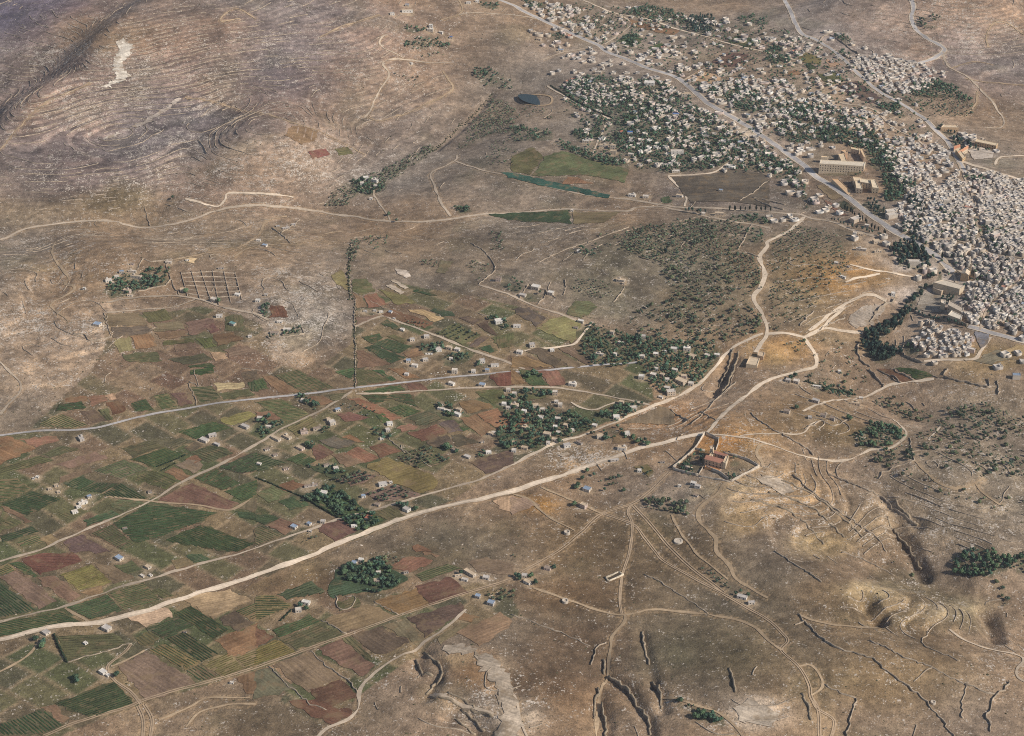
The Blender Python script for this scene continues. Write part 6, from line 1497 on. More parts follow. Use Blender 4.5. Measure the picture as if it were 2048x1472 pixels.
SPEC = {  # crown colour, crown radius range, height factor, trunk height factor, narrowness
 'olive': ((88, 98, 78), (1.3, 3.4), .95, .35, 1.0), 'garden': ((76, 97, 76), (1.5, 4.0), 1.05, .3, 1.0),
 'pine': ((58, 76, 68), (2.6, 4.4), 1.6, .35, .9), 'cypress': ((38, 50, 40), (1.6, 2.2), 3.4, .1, .8), 'bush': ((74, 78, 56), (1.0, 1.9), .6, .0, 1.0)}
NAMES = {'olive': ("olive_tree", "olive tree"), 'garden': ("garden_tree", "leafy garden tree"), 'pine': ("pine_tree", "dark pine tree"), 'cypress': ("cypress_tree", "slim dark cypress")}
FLOORS = []
TREES = []     # x, y, kind, radius, place, group, forced individual
def tree_ok(x, y):
    return ~OC[occ_idx(x, y)]
def grove(px, kind, sp, keep, place, group, rs=1.0, grid=False, rows=None):
    w = unproj(px)
    lo, hi = w.min(0), w.max(0)
    if not grid:
        sp *= .86 if kind != 'olive' else .92; keep = min(.86, keep * 1.15)
        FLOORS.append((w, kind, min(1, keep * (6.5 / sp) ** 2)))
    else:
        rs = rs * 1.18
    if grid:
        rd = (w[1] - w[0]) / np.linalg.norm(w[1] - w[0]); nr = np.array([-rd[1], rd[0]])
        u = w @ rd; v = w @ nr
        su, sv = grid
        gx, gy = np.meshgrid(np.arange(u.min() + su / 2, u.max(), su), np.arange(v.min() + sv / 2, v.max(), sv))
        gx = gx.ravel() + rng.normal(0, .35, gx.size); gy = gy.ravel() + rng.normal(0, .35, gy.size)
        P_ = rd * gx[:, None] + nr * gy[:, None]
    else:
        gx, gy = np.meshgrid(np.arange(lo[0], hi[0], sp), np.arange(lo[1], hi[1], sp))
        P_ = np.column_stack([gx.ravel(), gy.ravel()]) + rng.uniform(-.45, .45, (gx.size, 2)) * sp
    den = keep if grid else keep * (1 + (0.95 if keep < .7 else .7) * fbm(P_[:, 0], P_[:, 1], 45, 2, 19))
    wob = 0 if grid else 11
    ok = inside(P_[:, 0] + wob * fbm(P_[:, 0], P_[:, 1], 34, 2, 23), P_[:, 1] + wob * fbm(P_[:, 0], P_[:, 1], 34, 2, 25), w) & (rng.random(len(P_)) < den) & tree_ok(P_[:, 0], P_[:, 1])
    r0, r1 = SPEC[kind][1]
    for x, y in P_[ok]:
        TREES.append((x, y, kind, rng.uniform(r0, r1) * rs, place, group))
def line(px, kind, sp, place, group, rs=1.0, jit=1.5):
    w = resample_open(unproj(px), sp)
    r0, r1 = SPEC[kind][1]
    for x, y in w + rng.normal(0, jit, w.shape):
        TREES.append((x, y, kind, rng.uniform(r0, r1) * rs, place, group))
def lone(pts, kind, place, group, rs=1.0):
    for x, y in unproj(pts):
        TREES.append((x, y, kind, SPEC[kind][1][1] * rs * rng.uniform(.85, 1.1), place, group))

grove([(1180,648),(1230,662),(1330,680),(1445,690),(1436,722),(1400,762),(1345,797),(1310,775),(1290,735),(1180,730),(1150,705)], 'garden', 6.6, .72, "in the leafy quarter inside the road bend", "garden trees of the leafy quarter")
grove([(1005,800),(1050,792),(1080,812),(1110,825),(1145,820),(1200,852),(1150,873),(1068,904),(1000,880),(990,850)], 'garden', 6.3, .74, "in the walled gardens above the white road's middle", "garden trees of the walled gardens")
grove([(1236,808),(1290,808),(1285,822),(1235,842)], 'garden', 6.0, .8, "in the small garden at the lane fork", "garden trees at the lane fork")
grove(T(2,2,[(700,390),(770,350),(860,380),(880,420),(800,440)]), 'garden', 6.0, .8, "around the white house by the lane", "garden trees by the lane house")
grove(T(2,2,[(750,470),(830,480),(980,540),(1090,580),(1060,620),(960,600),(800,510)]), 'garden', 6.0, .6, "in the strip garden above the white road", "garden trees of the strip garden")
grove(T(2,2,[(600,560),(680,510),(790,560),(840,580),(700,580)]), 'garden', 6.0, .6, "behind the lane house", "garden trees behind the lane house")
grove([(1330,445),(1480,440),(1500,455),(1475,500),(1515,520),(1518,580),(1500,600),(1525,660),(1460,690),(1380,680),(1330,640),(1340,590),(1310,520),(1240,500),(1250,465)], 'olive', 7.4, .74, "on the olive hill left of the winding road", "olive trees of the olive hill")
grove([(1200,470),(1260,440),(1330,450),(1310,520),(1250,520),(1180,500)], 'olive', 11, .38, "on the upper slope of the olive hill", "olive trees of the upper slope")
grove([(1230,640),(1330,600),(1380,680),(1300,680)], 'olive', 9, .45, "at the foot of the olive hill", "olive trees at the foot of the hill")
grove([(1545,470),(1600,450),(1650,462),(1690,490),(1700,520),(1690,560),(1640,600),(1600,655),(1540,660),(1528,600),(1540,560)], 'olive', 8.0, .66, "on the grove right of the winding road", "olive trees right of the winding road", .85)
grove([(1560,690),(1680,680),(1720,700),(1700,720),(1740,760),(1660,790),(1600,760),(1640,720)], 'olive', 10, .5, "on the slope above the ridge village", "olive trees above the ridge village", .9)
grove([(1620,765),(1700,780),(1715,795),(1640,785)], 'garden', 6.5, .6, "behind the ridge village houses", "trees behind the ridge village")
grove([(1740,790),(1800,800),(1860,830),(1900,845),(1880,855),(1820,840),(1760,815)], 'olive', 7.5, .7, "on the bushy slope below the terrace road", "olive trees of the bushy slope")
grove([(1700,870),(1740,845),(1790,850),(1810,875),(1770,898),(1735,900),(1705,885)], 'garden', 6.4, .75, "in the orchard on the track bend", "orchard trees at the track bend")
grove([(1730,905),(1800,890),(1822,880),(1828,915),(1780,935),(1740,920)], 'olive', 8, .6, "below the orchard at the track bend", "olive trees below the track bend")
grove([(1830,870),(1890,850),(1960,860),(2060,900),(2060,960),(1960,955),(1880,940),(1840,910)], 'olive', 9.5, .6, "on the wide right hand slope", "olive trees of the right hand slope")
grove([(1900,820),(1970,810),(2020,820),(2060,850),(2060,880),(1960,860),(1910,840)], 'olive', 7.5, .75, "in the thicket near the right edge", "olive trees of the right thicket")
grove([(1770,940),(1860,945),(1940,985),(2060,1000),(2060,1040),(1940,1010),(1820,985),(1780,965)], 'olive', 11, .5, "on the lower terraces of the right slope", "olive trees of the lower terraces")
grove([(1905,1115),(1935,1100),(1970,1098),(2010,1112),(2030,1112),(2015,1135),(1975,1150),(1925,1150)], 'garden', 6.0, .85, "in the green copse near the right edge", "trees of the green copse")
grove([(2030,1108),(2080,1100),(2080,1150),(2040,1140)], 'garden', 6.0, .7, "at the right edge beyond the copse", "trees at the right edge")
grove([(1985,1150),(2005,1175),(2012,1210),(1995,1215),(1985,1185)], 'olive', 6.5, .7, "in the gully below the copse", "olive trees in the gully")
grove([(1785,510),(1800,488),(1835,480),(1850,505),(1860,540),(1835,545),(1800,535)], 'pine', 7.0, .85, "in the pine wood below the highway end", "pines below the highway end")
grove([(1735,665),(1760,655),(1790,635),(1830,590),(1880,548),(1885,560),(1855,580),(1830,610),(1800,650),(1760,680),(1790,700),(1785,722),(1745,722),(1722,690)], 'pine', 7.0, .85, "in the dark wood along the town valley", "pines of the town valley")
grove([(1800,690),(1825,688),(1840,705),(1820,712)], 'garden', 6.5, .85, "in the lower town garden", "trees of the lower town garden")
line([(1830,625),(1870,640),(1930,656)], 'pine', 6.5, "along the long retaining wall", "pines along the retaining wall", .75)
grove([(1870,590),(1890,580),(1915,590),(1912,608),(1880,612)], 'pine', 7.5, .7, "in the cloister garden", "pines of the cloister garden", .8)
grove([(1640,250),(1700,262),(1745,268),(1790,300),(1795,350),(1830,372),(1800,400),(1770,405),(1760,350),(1735,318),(1735,300),(1690,290),(1640,285)], 'garden', 6.6, .75, "in the convent gardens", "trees of the convent gardens", 1.05)
grove([(1650,348),(1720,344),(1725,352),(1655,353)], 'garden', 6.0, .8, "in front of the long convent", "trees before the long convent")
grove([(1730,400),(1775,425),(1760,440),(1725,412)], 'pine', 7, .8, "along the highway by the lower convent", "pines along the highway", .8)
line([(1665,440),(1700,455),(1760,474)], 'pine', 7, "along the road under the highway", "pines along the lower road", .7)
line([(1690,420),(1740,455),(1775,470)], 'cypress', 8, "by the highway strip", "cypresses by the highway strip")
grove([(1540,235),(1640,250),(1640,280),(1600,290),(1560,270)], 'garden', 7.0, .65, "right of the highway before the convent", "trees before the convent")
grove([(1400,180),(1480,170),(1560,200),(1680,220),(1740,250),(1680,255),(1560,230),(1480,225)], 'garden', 7.6, .72, "among houses right of the highway", "trees right of the highway")
grove([(1120,175),(1170,150),(1330,165),(1400,220),(1480,265),(1600,335),(1620,420),(1570,360),(1480,335),(1330,345),(1230,300),(1190,240),(1130,200)], 'garden', 7.8, .66, "among houses left of the highway", "trees left of the highway")
grove([(1040,0),(1300,15),(1560,55),(1650,85),(1800,185),(1900,255),(1780,300),(1640,300),(1500,262),(1340,150),(1200,92)], 'garden', 14, .5, "in the open upper quarter", "trees of the open upper quarter", .9)
grove([(1140,230),(1230,240),(1300,260),(1500,290),(1590,345),(1400,345),(1280,345),(1180,300)], 'garden', 11, .5, "in the loose quarter left of the highway", "trees of the loose left quarter", .9)
grove([(1135,265),(1200,250),(1205,280),(1160,285)], 'garden', 6.8, .75, "in the dark orchard left of the straight drive", "trees of the dark orchard")
grove(T(2,0,[(340,1130),(430,1140),(700,1230),(900,1290),(920,1350),(800,1330),(600,1260),(450,1200)]), 'garden', 6.5, .75, "in the hedge belt below the big yard", "trees of the hedge belt")
grove(T(2,0,[(0,1020),(100,1010),(330,1050),(300,1120),(0,1130)]), 'garden', 7, .6, "in the garden left of the straight drive", "trees of the far garden")
grove(T(2,0,[(860,110),(1100,25),(1390,130),(1380,200),(1100,165)]), 'garden', 8, .65, "in the orchard by the upper dirt road", "trees of the upper orchard")
grove(T(2,0,[(1400,130),(1600,130),(1640,200),(1590,290),(1390,240)]), 'pine', 7.5, .7, "in the wooded upper quarter", "trees of the wooded upper quarter", .8)
grove(T(2,0,[(1790,140),(2048,110),(2048,200),(1830,190)]), 'garden', 8, .6, "in the far grove at the top", "trees of the far grove")
grove(T(2,0,[(860,310),(960,270),(1040,310),(960,370)]), 'garden', 7, .7, "in the green plot right of the highway", "trees of the green plot")
grove(T(2,0,[(100,10),(260,10),(250,70),(120,70)]), 'garden', 7.5, .7, "at the top of the highway", "trees at the top of the highway")
grove(T(2,0,[(270,290),(420,250),(420,300),(360,330)]), 'garden', 7, .7, "beside the upper highway", "trees beside the upper highway")
grove(T(2,0,[(470,130),(800,130),(900,190),(740,260),(560,200)]), 'olive', 9, .5, "in the orchard right of the upper highway", "trees of the roadside orchard")
grove(T(3,0,[(0,370),(90,390),(180,500),(80,510),(0,490)]), 'garden', 7, .75, "in the dark orchard right of the highway", "trees of the right dark orchard")
grove(T(3,0,[(510,280),(640,290),(680,360),(620,350)]), 'garden', 6.5, .7, "above the grey orchard wall", "trees above the grey orchard wall")
grove(T(3,0,[(560,410),(640,420),(660,450),(580,440)]), 'garden', 6.5, .7, "below the grey orchard wall", "trees below the grey orchard wall")
grove(T(3,0,[(1110,720),(1360,640),(1440,680),(1640,800),(1600,810),(1150,770)]), 'garden', 7, .8, "in the dark grove on the far right", "trees of the dark far grove")
grove(T(3,0,[(1100,790),(1640,810),(1660,870),(1560,940),(1400,920),(1130,830)]), 'olive', 8.5, .65, "in the terraced grove on the far right", "trees of the terraced far grove")
grove(T(3,0,[(860,840),(1040,830),(1100,930),(1050,940),(900,870)]), 'garden', 7, .7, "along the second street", "trees along the second street")
grove(T(3,0,[(1180,140),(1290,130),(1380,110),(1390,150),(1250,180)]), 'garden', 8, .5, "by the far asphalt road", "trees by the far asphalt road")
grove(T(3,0,[(1200,180),(1260,190),(1350,220),(1340,245),(1220,210)]), 'garden', 7, .8, "by the far asphalt road bend", "trees by the far road bend")
line([(1903,285),(1925,300),(1950,295),(1955,302)], 'pine', 6, "in the school grounds", "pines of the school grounds", .8)
grove(SZ([(330,120),(620,160),(560,200),(480,230)]), 'pine', 6.5, .85, "beside the orange school block", "pines by the orange school")
grove(SZ([(500,250),(700,310),(900,390),(1050,490),(900,470),(600,380)]), 'pine', 6.5, .85, "in the dark school avenue", "pines of the school avenue")
grove(SZ([(1160,480),(1370,540),(1340,560),(1160,510)]), 'garden', 6, .8, "in front of the long school", "trees before the school")
grove(SZ([(740,1060),(1100,1090),(1240,1190),(1100,1200),(760,1110)]), 'garden', 6.5, .75, "between old town houses near the white road", "trees between upper town houses")
grove([(1810,400),(1850,390),(1860,430),(1830,440)], 'pine', 7, .6, "in the old town's upper gardens", "trees of the upper town gardens", .8)
grove([(1813,445),(1845,450),(1840,480),(1812,470)], 'pine', 6.5, .8, "at the highway end by the old town", "pines at the highway end", .8)
grove([(1870,415),(1920,430),(1915,445),(1880,440)], 'garden', 7, .6, "in the old town", "trees in the old town")
grove([(1960,450),(1985,455),(1985,475),(1965,470)], 'garden', 7, .7, "in the old town's right part", "trees in the right old town")
grove([(1975,480),(2005,485),(2000,500),(1978,498)], 'pine', 7, .7, "in the middle of the old town", "pines in the old town")
grove([(1928,535),(1975,540),(1970,560),(1930,560)], 'garden', 7, .6, "near the church", "trees near the church")
grove([(1790,470),(2100,400),(2100,690),(1950,640),(1900,560)], 'garden', 12, .6, "between old town houses", "trees between old town houses", .9)
line([(1370,423),(1410,428)], 'pine', 7, "beside the cypress road", "pines beside the cypress road", .9)
line([(1460,421),(1500,422),(1540,424)], 'cypress', 7, "along the pale cypress road", "cypresses along the pale road", 1.0, .8)
grove([(1455,428),(1545,432),(1540,448),(1470,440)], 'garden', 7, .5, "around the houses on the cypress road", "trees on the cypress road")
grove(T(2,1,[(1900,340),(2020,370),(1980,480),(1860,450)]), 'garden', 6.5, .5, "in the vegetable garden by the road bend", "trees of the vegetable garden")
grove(T(2,1,[(1280,290),(1480,280),(1640,330),(1600,420),(1500,480),(1350,450),(1260,370)]), 'olive', 7.5, .7, "on the top of the olive hill", "olive trees on the hilltop")
grove([(640,415),(680,372),(720,350),(760,345),(860,290),(880,296),(820,335),(770,372),(715,385),(695,410)], 'olive', 6.0, .85, "in the wooded valley left of the manor", "trees of the wooded valley", .9)
grove([(700,360),(725,352),(765,365),(770,380),(740,390),(715,385)], 'garden', 6, .85, "around the wooded manor", "trees around the manor")
line([(985,188),(930,246),(872,300),(850,312)], 'bush', 3.2, "", "", 1.4)
grove(T(1,0,[(1860,880),(1880,800),(1990,800),(2080,900),(2080,1080),(1900,1080),(1640,1200),(1620,1170),(1740,960)]), 'olive', 8, .75, "in the dark grove right of the straight ditch", "olive trees of the ditch grove")
grove(T(1,0,[(1870,1170),(2048,1080),(2100,1200),(2048,1330),(1840,1330)]), 'olive', 13, .75, "in the pink orchard above the track fork", "olive trees of the pink orchard", .9)
grove(T(2,0,[(20,1000),(80,850),(320,850),(470,870),(330,960)]), 'olive', 13, .5, "around the pond", "olive trees around the pond")
grove(T(1,0,[(1720,550),(1880,550),(2048,640),(2048,720),(1800,660)]), 'garden', 8, .5, "above the pond", "trees above the pond")
grove(T(1,0,[(1180,210),(1370,230),(1300,260),(1200,250)]), 'garden', 7, .7, "left of the top villa", "trees left of the top villa")
grove(T(1,0,[(1180,330),(1400,290),(1560,360),(1540,390),(1400,380),(1220,400)]), 'garden', 7.5, .6, "below the top villa", "trees below the top villa")
grove(T(1,0,[(1200,430),(1390,410),(1540,430),(1380,460)]), 'olive', 9, .5, "on the slope under the top villa", "trees under the top villa")
grove(T(1,0,[(1780,30),(1940,20),(1940,70),(1790,70)]), 'garden', 7, .75, "left of the highway's top end", "trees left of the highway top")
grove(T(1,0,[(1090,600),(1300,620),(1380,680),(1300,720),(1120,680)]), 'olive', 10, .5, "on the green far slope", "trees of the green far slope")
grove([(205,583),(225,560),(262,545),(300,548),(340,555),(325,568),(285,580),(255,592),(220,595)], 'garden', 6.2, .72, "in the orchard farm on the left hill", "trees of the orchard farm")
grove(T(0,1,[(1180,680),(1340,670),(1350,710),(1200,720)]), 'garden', 6.5, .5, "above the orchard farm", "trees above the orchard farm")
grove(T(1,1,[(40,960),(100,960),(100,1070),(50,1070)]), 'garden', 5.5, .9, "beside the dark red plot", "trees beside the dark red plot")
grove(T(1,1,[(100,1200),(230,1200),(360,1150),(340,1200),(240,1225),(110,1225)]), 'garden', 5.5, .7, "around the farmstead under the rocky hill", "trees around the farmstead")
grove(T(1,1,[(740,450),(830,460),(820,540),(760,720),(745,600)]), 'olive', 7, .7, "along the upper boundary wall", "trees of the boundary wall")
grove(T(1,1,[(860,440),(1000,420),(1050,470),(960,560),(880,500)]), 'olive', 9, .5, "in the scrubby plots above the quarry", "trees of the scrubby plots")
line([(700,495),(697,560),(701,600)], 'bush', 3, "", "", 1.6)
line([(711,610),(710,690),(711,775)], 'bush', 5, "", "", 1.2, .8)
grove(T(1,1,[(1870,390),(1960,390),(1990,540),(1900,560)]), 'olive', 9, .8, "in the tree rows above the bent wall", "olive trees above the bent wall", .8, (8, 6.5))
grove(T(1,1,[(1680,620),(1880,640),(1900,690),(1760,790)]), 'olive', 9, .65, "inside the bent pale wall", "olive trees inside the bent wall", .8)
grove(T(1,1,[(1320,610),(1470,600),(1440,680),(1350,660)]), 'olive', 9, .6, "in the small walled plot", "olive trees of the small walled plot")
grove(T(2,1,[(470,770),(600,740),(780,800),(820,900),(640,920),(480,850)]), 'olive', 7.5, .9, "in the sparse orchard on the red slope", "olive trees of the sparse orchard", .7, (8, 7.5))
grove(T(2,1,[(430,510),(600,540),(740,580),(650,600),(480,570)]), 'garden', 6.5, .55, "around the white hillside house", "trees of the hillside house")
grove(T(2,1,[(-130,720),(0,740),(110,790),(40,860),(-60,850)]), 'garden', 6.5, .6, "in the villa garden above the farm road", "trees of the villa garden")
grove(T(2,1,[(110,880),(250,890),(190,950),(100,940)]), 'garden', 6.5, .6, "between the roadside villas", "trees between the villas")
grove(T(1,1,[(1840,1070),(1920,1060),(2048,1120),(2048,1180),(1960,1150),(1880,1120)]), 'garden', 6.5, .6, "around the white villa", "trees around the white villa")
grove(T(1,1,[(1280,1300),(1420,1260),(1500,1280),(1460,1360),(1340,1370)]), 'garden', 6.3, .65, "in the left roadside garden", "trees of the left roadside garden")
grove(T(1,1,[(1480,1390),(1540,1350),(1720,1370),(1660,1430),(1530,1450)]), 'garden', 6.0, .7, "in the right roadside garden", "trees of the right roadside garden")
grove(T(1,1,[(1770,1430),(1850,1440),(1840,1472),(1780,1472)]), 'garden', 6.0, .7, "by the grey roadside house", "trees by the grey roadside house")
grove(T(1,1,[(1434,1194),(1590,1118),(1790,1210),(1660,1282)]), 'olive', 0, .95, "in the white dotted orchard by the farm road", "trees of the white dotted orchard", .76, (6.5, 10))
grove(T(1,1,[(1150,1080),(1290,1090),(1390,1130),(1340,1155),(1170,1100)]), 'olive', 0, .9, "in the small white dotted rows", "trees of the small dotted rows", .6, (6, 8))
grove(T(1,2,[(1114,702),(1340,626),(1556,740),(1270,806)]), 'olive', 0, .95, "in the young orchard with clean rows", "trees of the young orchard", .76, (6.2, 7.2))
grove(T(1,2,[(606,892),(830,826),(974,870),(770,946)]), 'olive', 0, .96, "in the upper of two row orchards", "trees of the upper row orchard", .76, (5.6, 7))
grove(T(1,2,[(886,1002),(1100,936),(1314,1020),(1010,1076)]), 'olive', 0, .96, "in the lower of two row orchards", "trees of the lower row orchard", .76, (5.6, 7))
grove(T(1,2,[(330,1370),(490,1310),(600,1380),(420,1450)]), 'olive', 0, .7, "in the thin orchard below the lane", "trees of the thin orchard", .6, (6, 11))
grove(T(1,2,[(385,1032),(560,934),(896,1140),(660,1198)]), 'garden', 5.6, .8, "in the long dark orchard with a white house", "trees of the long dark orchard")
grove(T(1,2,[(684,1218),(880,1156),(1026,1220),(830,1298)]), 'garden', 5.6, .75, "in the orchard with the red roofed house", "trees of the red roof orchard")
grove(T(1,2,[(1090,1090),(1190,1070),(1310,1130),(1240,1160)]), 'garden', 6.0, .85, "around the house beside the white road", "trees of the roadside house")
grove(T(1,2,[(0,410),(90,372),(228,465),(100,548),(0,500)]), 'garden', 5.8, .8, "in the dark orchard by the diagonal lane", "trees of the diagonal lane orchard")
grove(T(1,2,[(290,230),(360,225),(540,310),(490,345),(330,270)]), 'garden', 5.8, .75, "in the strip orchard below the paved road", "trees of the strip orchard")
grove(T(1,2,[(420,795),(560,768),(730,825),(620,875)]), 'garden', 6.5, .5, "in the garden above the row orchards", "trees above the row orchards")
grove(T(1,2,[(920,480),(1010,470),(1090,540),(1080,580),(980,560)]), 'garden', 6.0, .85, "in the hamlet's walled garden", "trees of the hamlet garden")
grove(T(1,2,[(460,470),(590,470),(560,520),(480,520)]), 'garden', 6.0, .6, "beside the hamlet houses", "trees beside the hamlet")
grove(T(1,2,[(360,600),(430,580),(480,610),(400,660)]), 'garden', 6.0, .8, "at the lower end of the hamlet", "trees at the hamlet's lower end")
grove(T(1,2,[(1420,310),(1560,280),(1590,330),(1700,370),(1580,390),(1450,360)]), 'garden', 6.0, .7, "around the field centre houses", "trees of the field centre")
grove(T(1,2,[(1500,625),(1560,615),(1650,690),(1600,695)]), 'garden', 6.0, .5, "along the narrow garden strip", "trees of the narrow strip")
grove(T(1,2,[(1960,600),(2048,590),(2048,650),(1970,640)]), 'garden', 6.0, .75, "at the edge of the walled gardens", "trees at the gardens' edge")
grove(T(1,2,[(1790,680),(1830,650),(1870,690),(1810,730)]), 'garden', 5.5, .8, "beside the small white field house", "trees by the small field house")
grove(T(1,2,[(660,300),(700,300),(930,385),(880,390)]), 'olive', 0, .95, "in the double tree row by the red field", "trees of the double row", .7, (5, 6))
grove(T(1,2,[(800,300),(880,300),(990,360),(940,385)]), 'olive', 0, .8, "in the short rows by the red field", "trees of the short rows", .6, (6, 7))
grove(T(2,2,[(20,30),(190,30),(240,80),(80,80)]), 'garden', 5.5, .75, "in the dark plot between red fields", "trees of the dark plot")
grove(T(2,2,[(0,180),(60,170),(330,180),(320,220),(40,230)]), 'garden', 6.0, .6, "behind the tall lane house", "trees behind the tall lane house")
grove(T(2,2,[(1062,1025),(1418,1075),(1408,1178),(1062,1128)]), 'olive', 0, .95, "in the neat tree block below the monastery", "trees of the neat block", .95, (7.5, 6.5))
grove(T(2,2,[(640,890),(880,830),(940,880),(800,960),(720,950)]), 'olive', 0, .75, "in the loose orchard below the white road", "trees of the loose orchard", .8, (6, 11))
grove(T(2,2,[(970,800),(1020,790),(1140,830),(1090,870)]), 'garden', 6.5, .5, "around the lone garden hut", "trees of the lone garden")
grove(MZ([(560,500),(760,530),(700,640),(560,560),(520,700),(640,800),(720,800),(640,950),(400,900),(190,850),(350,700)]), 'garden', 5.2, .72, "in the monastery's walled garden", "trees of the monastery garden", .85)
grove(MZ([(1180,760),(1290,670),(1420,650),(1380,760),(1220,850)]), 'garden', 5.2, .8, "right of the monastery", "trees right of the monastery", .85)
grove(MZ([(1190,1000),(1330,920),(1420,1000),(1300,1070)]), 'garden', 5.2, .8, "in the monastery's lower corner", "trees of the monastery corner")
grove(MZ([(690,600),(760,560),(750,780),(690,760)]), 'pine', 5.5, .85, "against the monastery's left wall", "pines left of the monastery", .7)
grove(T(1,3,[(645,152),(760,110),(930,66),(1236,212),(1080,296),(900,280),(700,260)]), 'garden', 5.6, .82, "in the large dark orchard below the white road", "trees of the large dark orchard")
grove(T(1,3,[(880,280),(1040,300),(1020,350),(870,340)]), 'garden', 7, .5, "at the orchard's lower edge", "trees at the orchard's lower edge")
grove(T(1,3,[(940,30),(1040,0),(1180,70),(1080,110)]), 'olive', 0, .95, "in the tree rows above the large dark orchard", "trees of the rows above the orchard", .75, (6.5, 6.5))
grove(T(1,3,[(1850,330),(1920,290),(2060,310),(2060,380),(1870,380)]), 'olive', 0, .95, "in the tree rows by the blue roofed house", "trees by the blue roofed house", .75, (6.5, 7))
grove(T(2,3,[(0,0),(40,0),(40,60)]), 'olive', 8, .1, "", "")
grove(T(2,3,[(1510,130),(1590,140),(1750,280),(1730,300),(1620,250)]), 'olive', 0, .95, "in the slanting tree rows on the lower slope", "trees of the slanting rows", .7, (5.5, 6))
grove(T(2,3,[(1260,1190),(1330,1200),(1420,1235),(1600,1280),(1712,1350),(1690,1390),(1450,1340),(1430,1280)]), 'garden', 5.6, .85, "in the green copse near the bottom edge", "trees of the bottom copse")
grove(T(3,3,[(930,60),(1000,40),(1200,240),(1100,240)]), 'olive', 12, .3, "by the ravine", "trees by the ravine")
lone(T(0,3,[(285,710),(340,765),(345,735),(610,1015),(620,1045),(930,1000)]), 'garden', "standing alone in the lower left pasture", "lone trees lower left")
lone(T(1,3,[(355,440),(400,462),(1640,175)]), 'garden', "beside the pale farmhouse", "trees by the pale farmhouse", .8)
lone(T(2,3,[(40,205),(60,225),(150,205),(185,262),(335,135)]), 'garden', "around the track side farm", "trees of the track side farm", .9)
lone(T(2,3,[(1790,350),(1890,355),(1830,330)]), 'garden', "behind the long grey farmhouse", "trees of the grey farmhouse", .8)
lone(T(2,2,[(530,950),(515,965),(495,1105)]), 'garden', "beside the lone houses on the dry slope", "trees of the dry slope")
lone(T(2,2,[(745,985),(890,985),(600,835),(560,895),(655,865)]), 'garden', "dotted over the dry slope", "dotted trees of the dry slope", .8)
lone(T(0,1,[(1750,950),(1490,870),(1380,122)]), 'garden', "by the walled plots", "trees by the walled plots")
lone(T(2,1,[(1000,1240),(990,1260),(1230,560)]), 'pine', "tall beside the grey garden house", "tall garden pines", .9)
lone(T(1,1,[(1120,308),(1060,250)]), 'garden', "by the valley road", "trees by the valley road")
grove(T(1,1,[(1600,180),(1700,180),(1720,215),(1620,225)]), 'garden', 5.5, .9, "in the small dark copse by the valley road", "trees of the valley copse")
lone(T(3,2,[(230,330),(215,70),(180,90),(640,405),(655,415)]), 'garden', "in the ridge village", "trees of the ridge village")
lone(T(3,1,[(1390,600)]), 'cypress', "at the end of the highway", "cypress at the highway end", 1.2)

# crown prototypes
PROTO = {}
for kd in NAMES:
    PROTO[kd] = []
    for sd in range(4):
        v, f, kk = crown_geo(1, 100 + sd + len(PROTO) * 10, 110, SPEC[kd][4])
        col = lin(SPEC[kd][0]) * kk[:, None] * (.72, .92, 1.12, 1.38)[sd] * np.array([(1, 1, 1), (1.1, 1, .9), (.95, 1, 1.05), (1.12, 1.02, .85)][sd])
        PROTO[kd].append(mesh_np(kd + "_crown", v, f, M_LEAF, col, mesh_only=True))
tv = []; tf = []
for i in range(2):
    for k in range(6):
        a = k * math.pi / 3
        tv.append((math.cos(a) * (.10 - .03 * i), math.sin(a) * (.10 - .03 * i), -.15 + 1.05 * i))
for k in range(6):
    tf.append((k, (k + 1) % 6, 6 + (k + 1) % 6, 6 + k))
for k in range(3):   # limbs
    a = k * 2.1; b0 = len(tv)
    tv += [(0.04, 0, .55), (-.04, 0, .55), (.45 * math.cos(a), .45 * math.sin(a), 1.0)]
    tf.append((b0, b0 + 1, b0 + 2))
ME_TRUNK = me_simple("trunk", tv, tf, M_TRUNK)

tx = np.array([t[0] for t in TREES]); ty = np.array([t[1] for t in TREES]); tr = np.array([t[3] for t in TREES]); tz = ground(tx, ty)
tpx, tpy = project(tx, ty, tz)
tsz = tr / np.hypot(tx, ty)
infr = (tpx > 4) & (tpx < 2044) & (tpy > 4) & (tpy < 1468)
indiv = np.zeros(len(TREES), bool)
for kd, cap in (('olive', 290), ('garden', 290), ('pine', 110), ('cypress', 40)):
    ii = np.array([i for i, t in enumerate(TREES) if t[2] == kd and t[4] and infr[i]])
    if len(ii):
        indiv[ii[np.argsort(-tsz[ii])[:cap]]] = True
bylab = {}
for i in np.where(indiv)[0]:
    kd, r, place, grp = TREES[i][2:6]
    adj = "large" if tr[i] > np.mean(SPEC[kd][1]) * 1.18 else "small" if tr[i] < np.mean(SPEC[kd][1]) * .82 else "middling"
    bylab.setdefault((("%s %s %s" % (adj, NAMES[kd][1], place)), grp, kd), []).append(i)
ORD = ["second", "third", "fourth", "fifth", "sixth"]
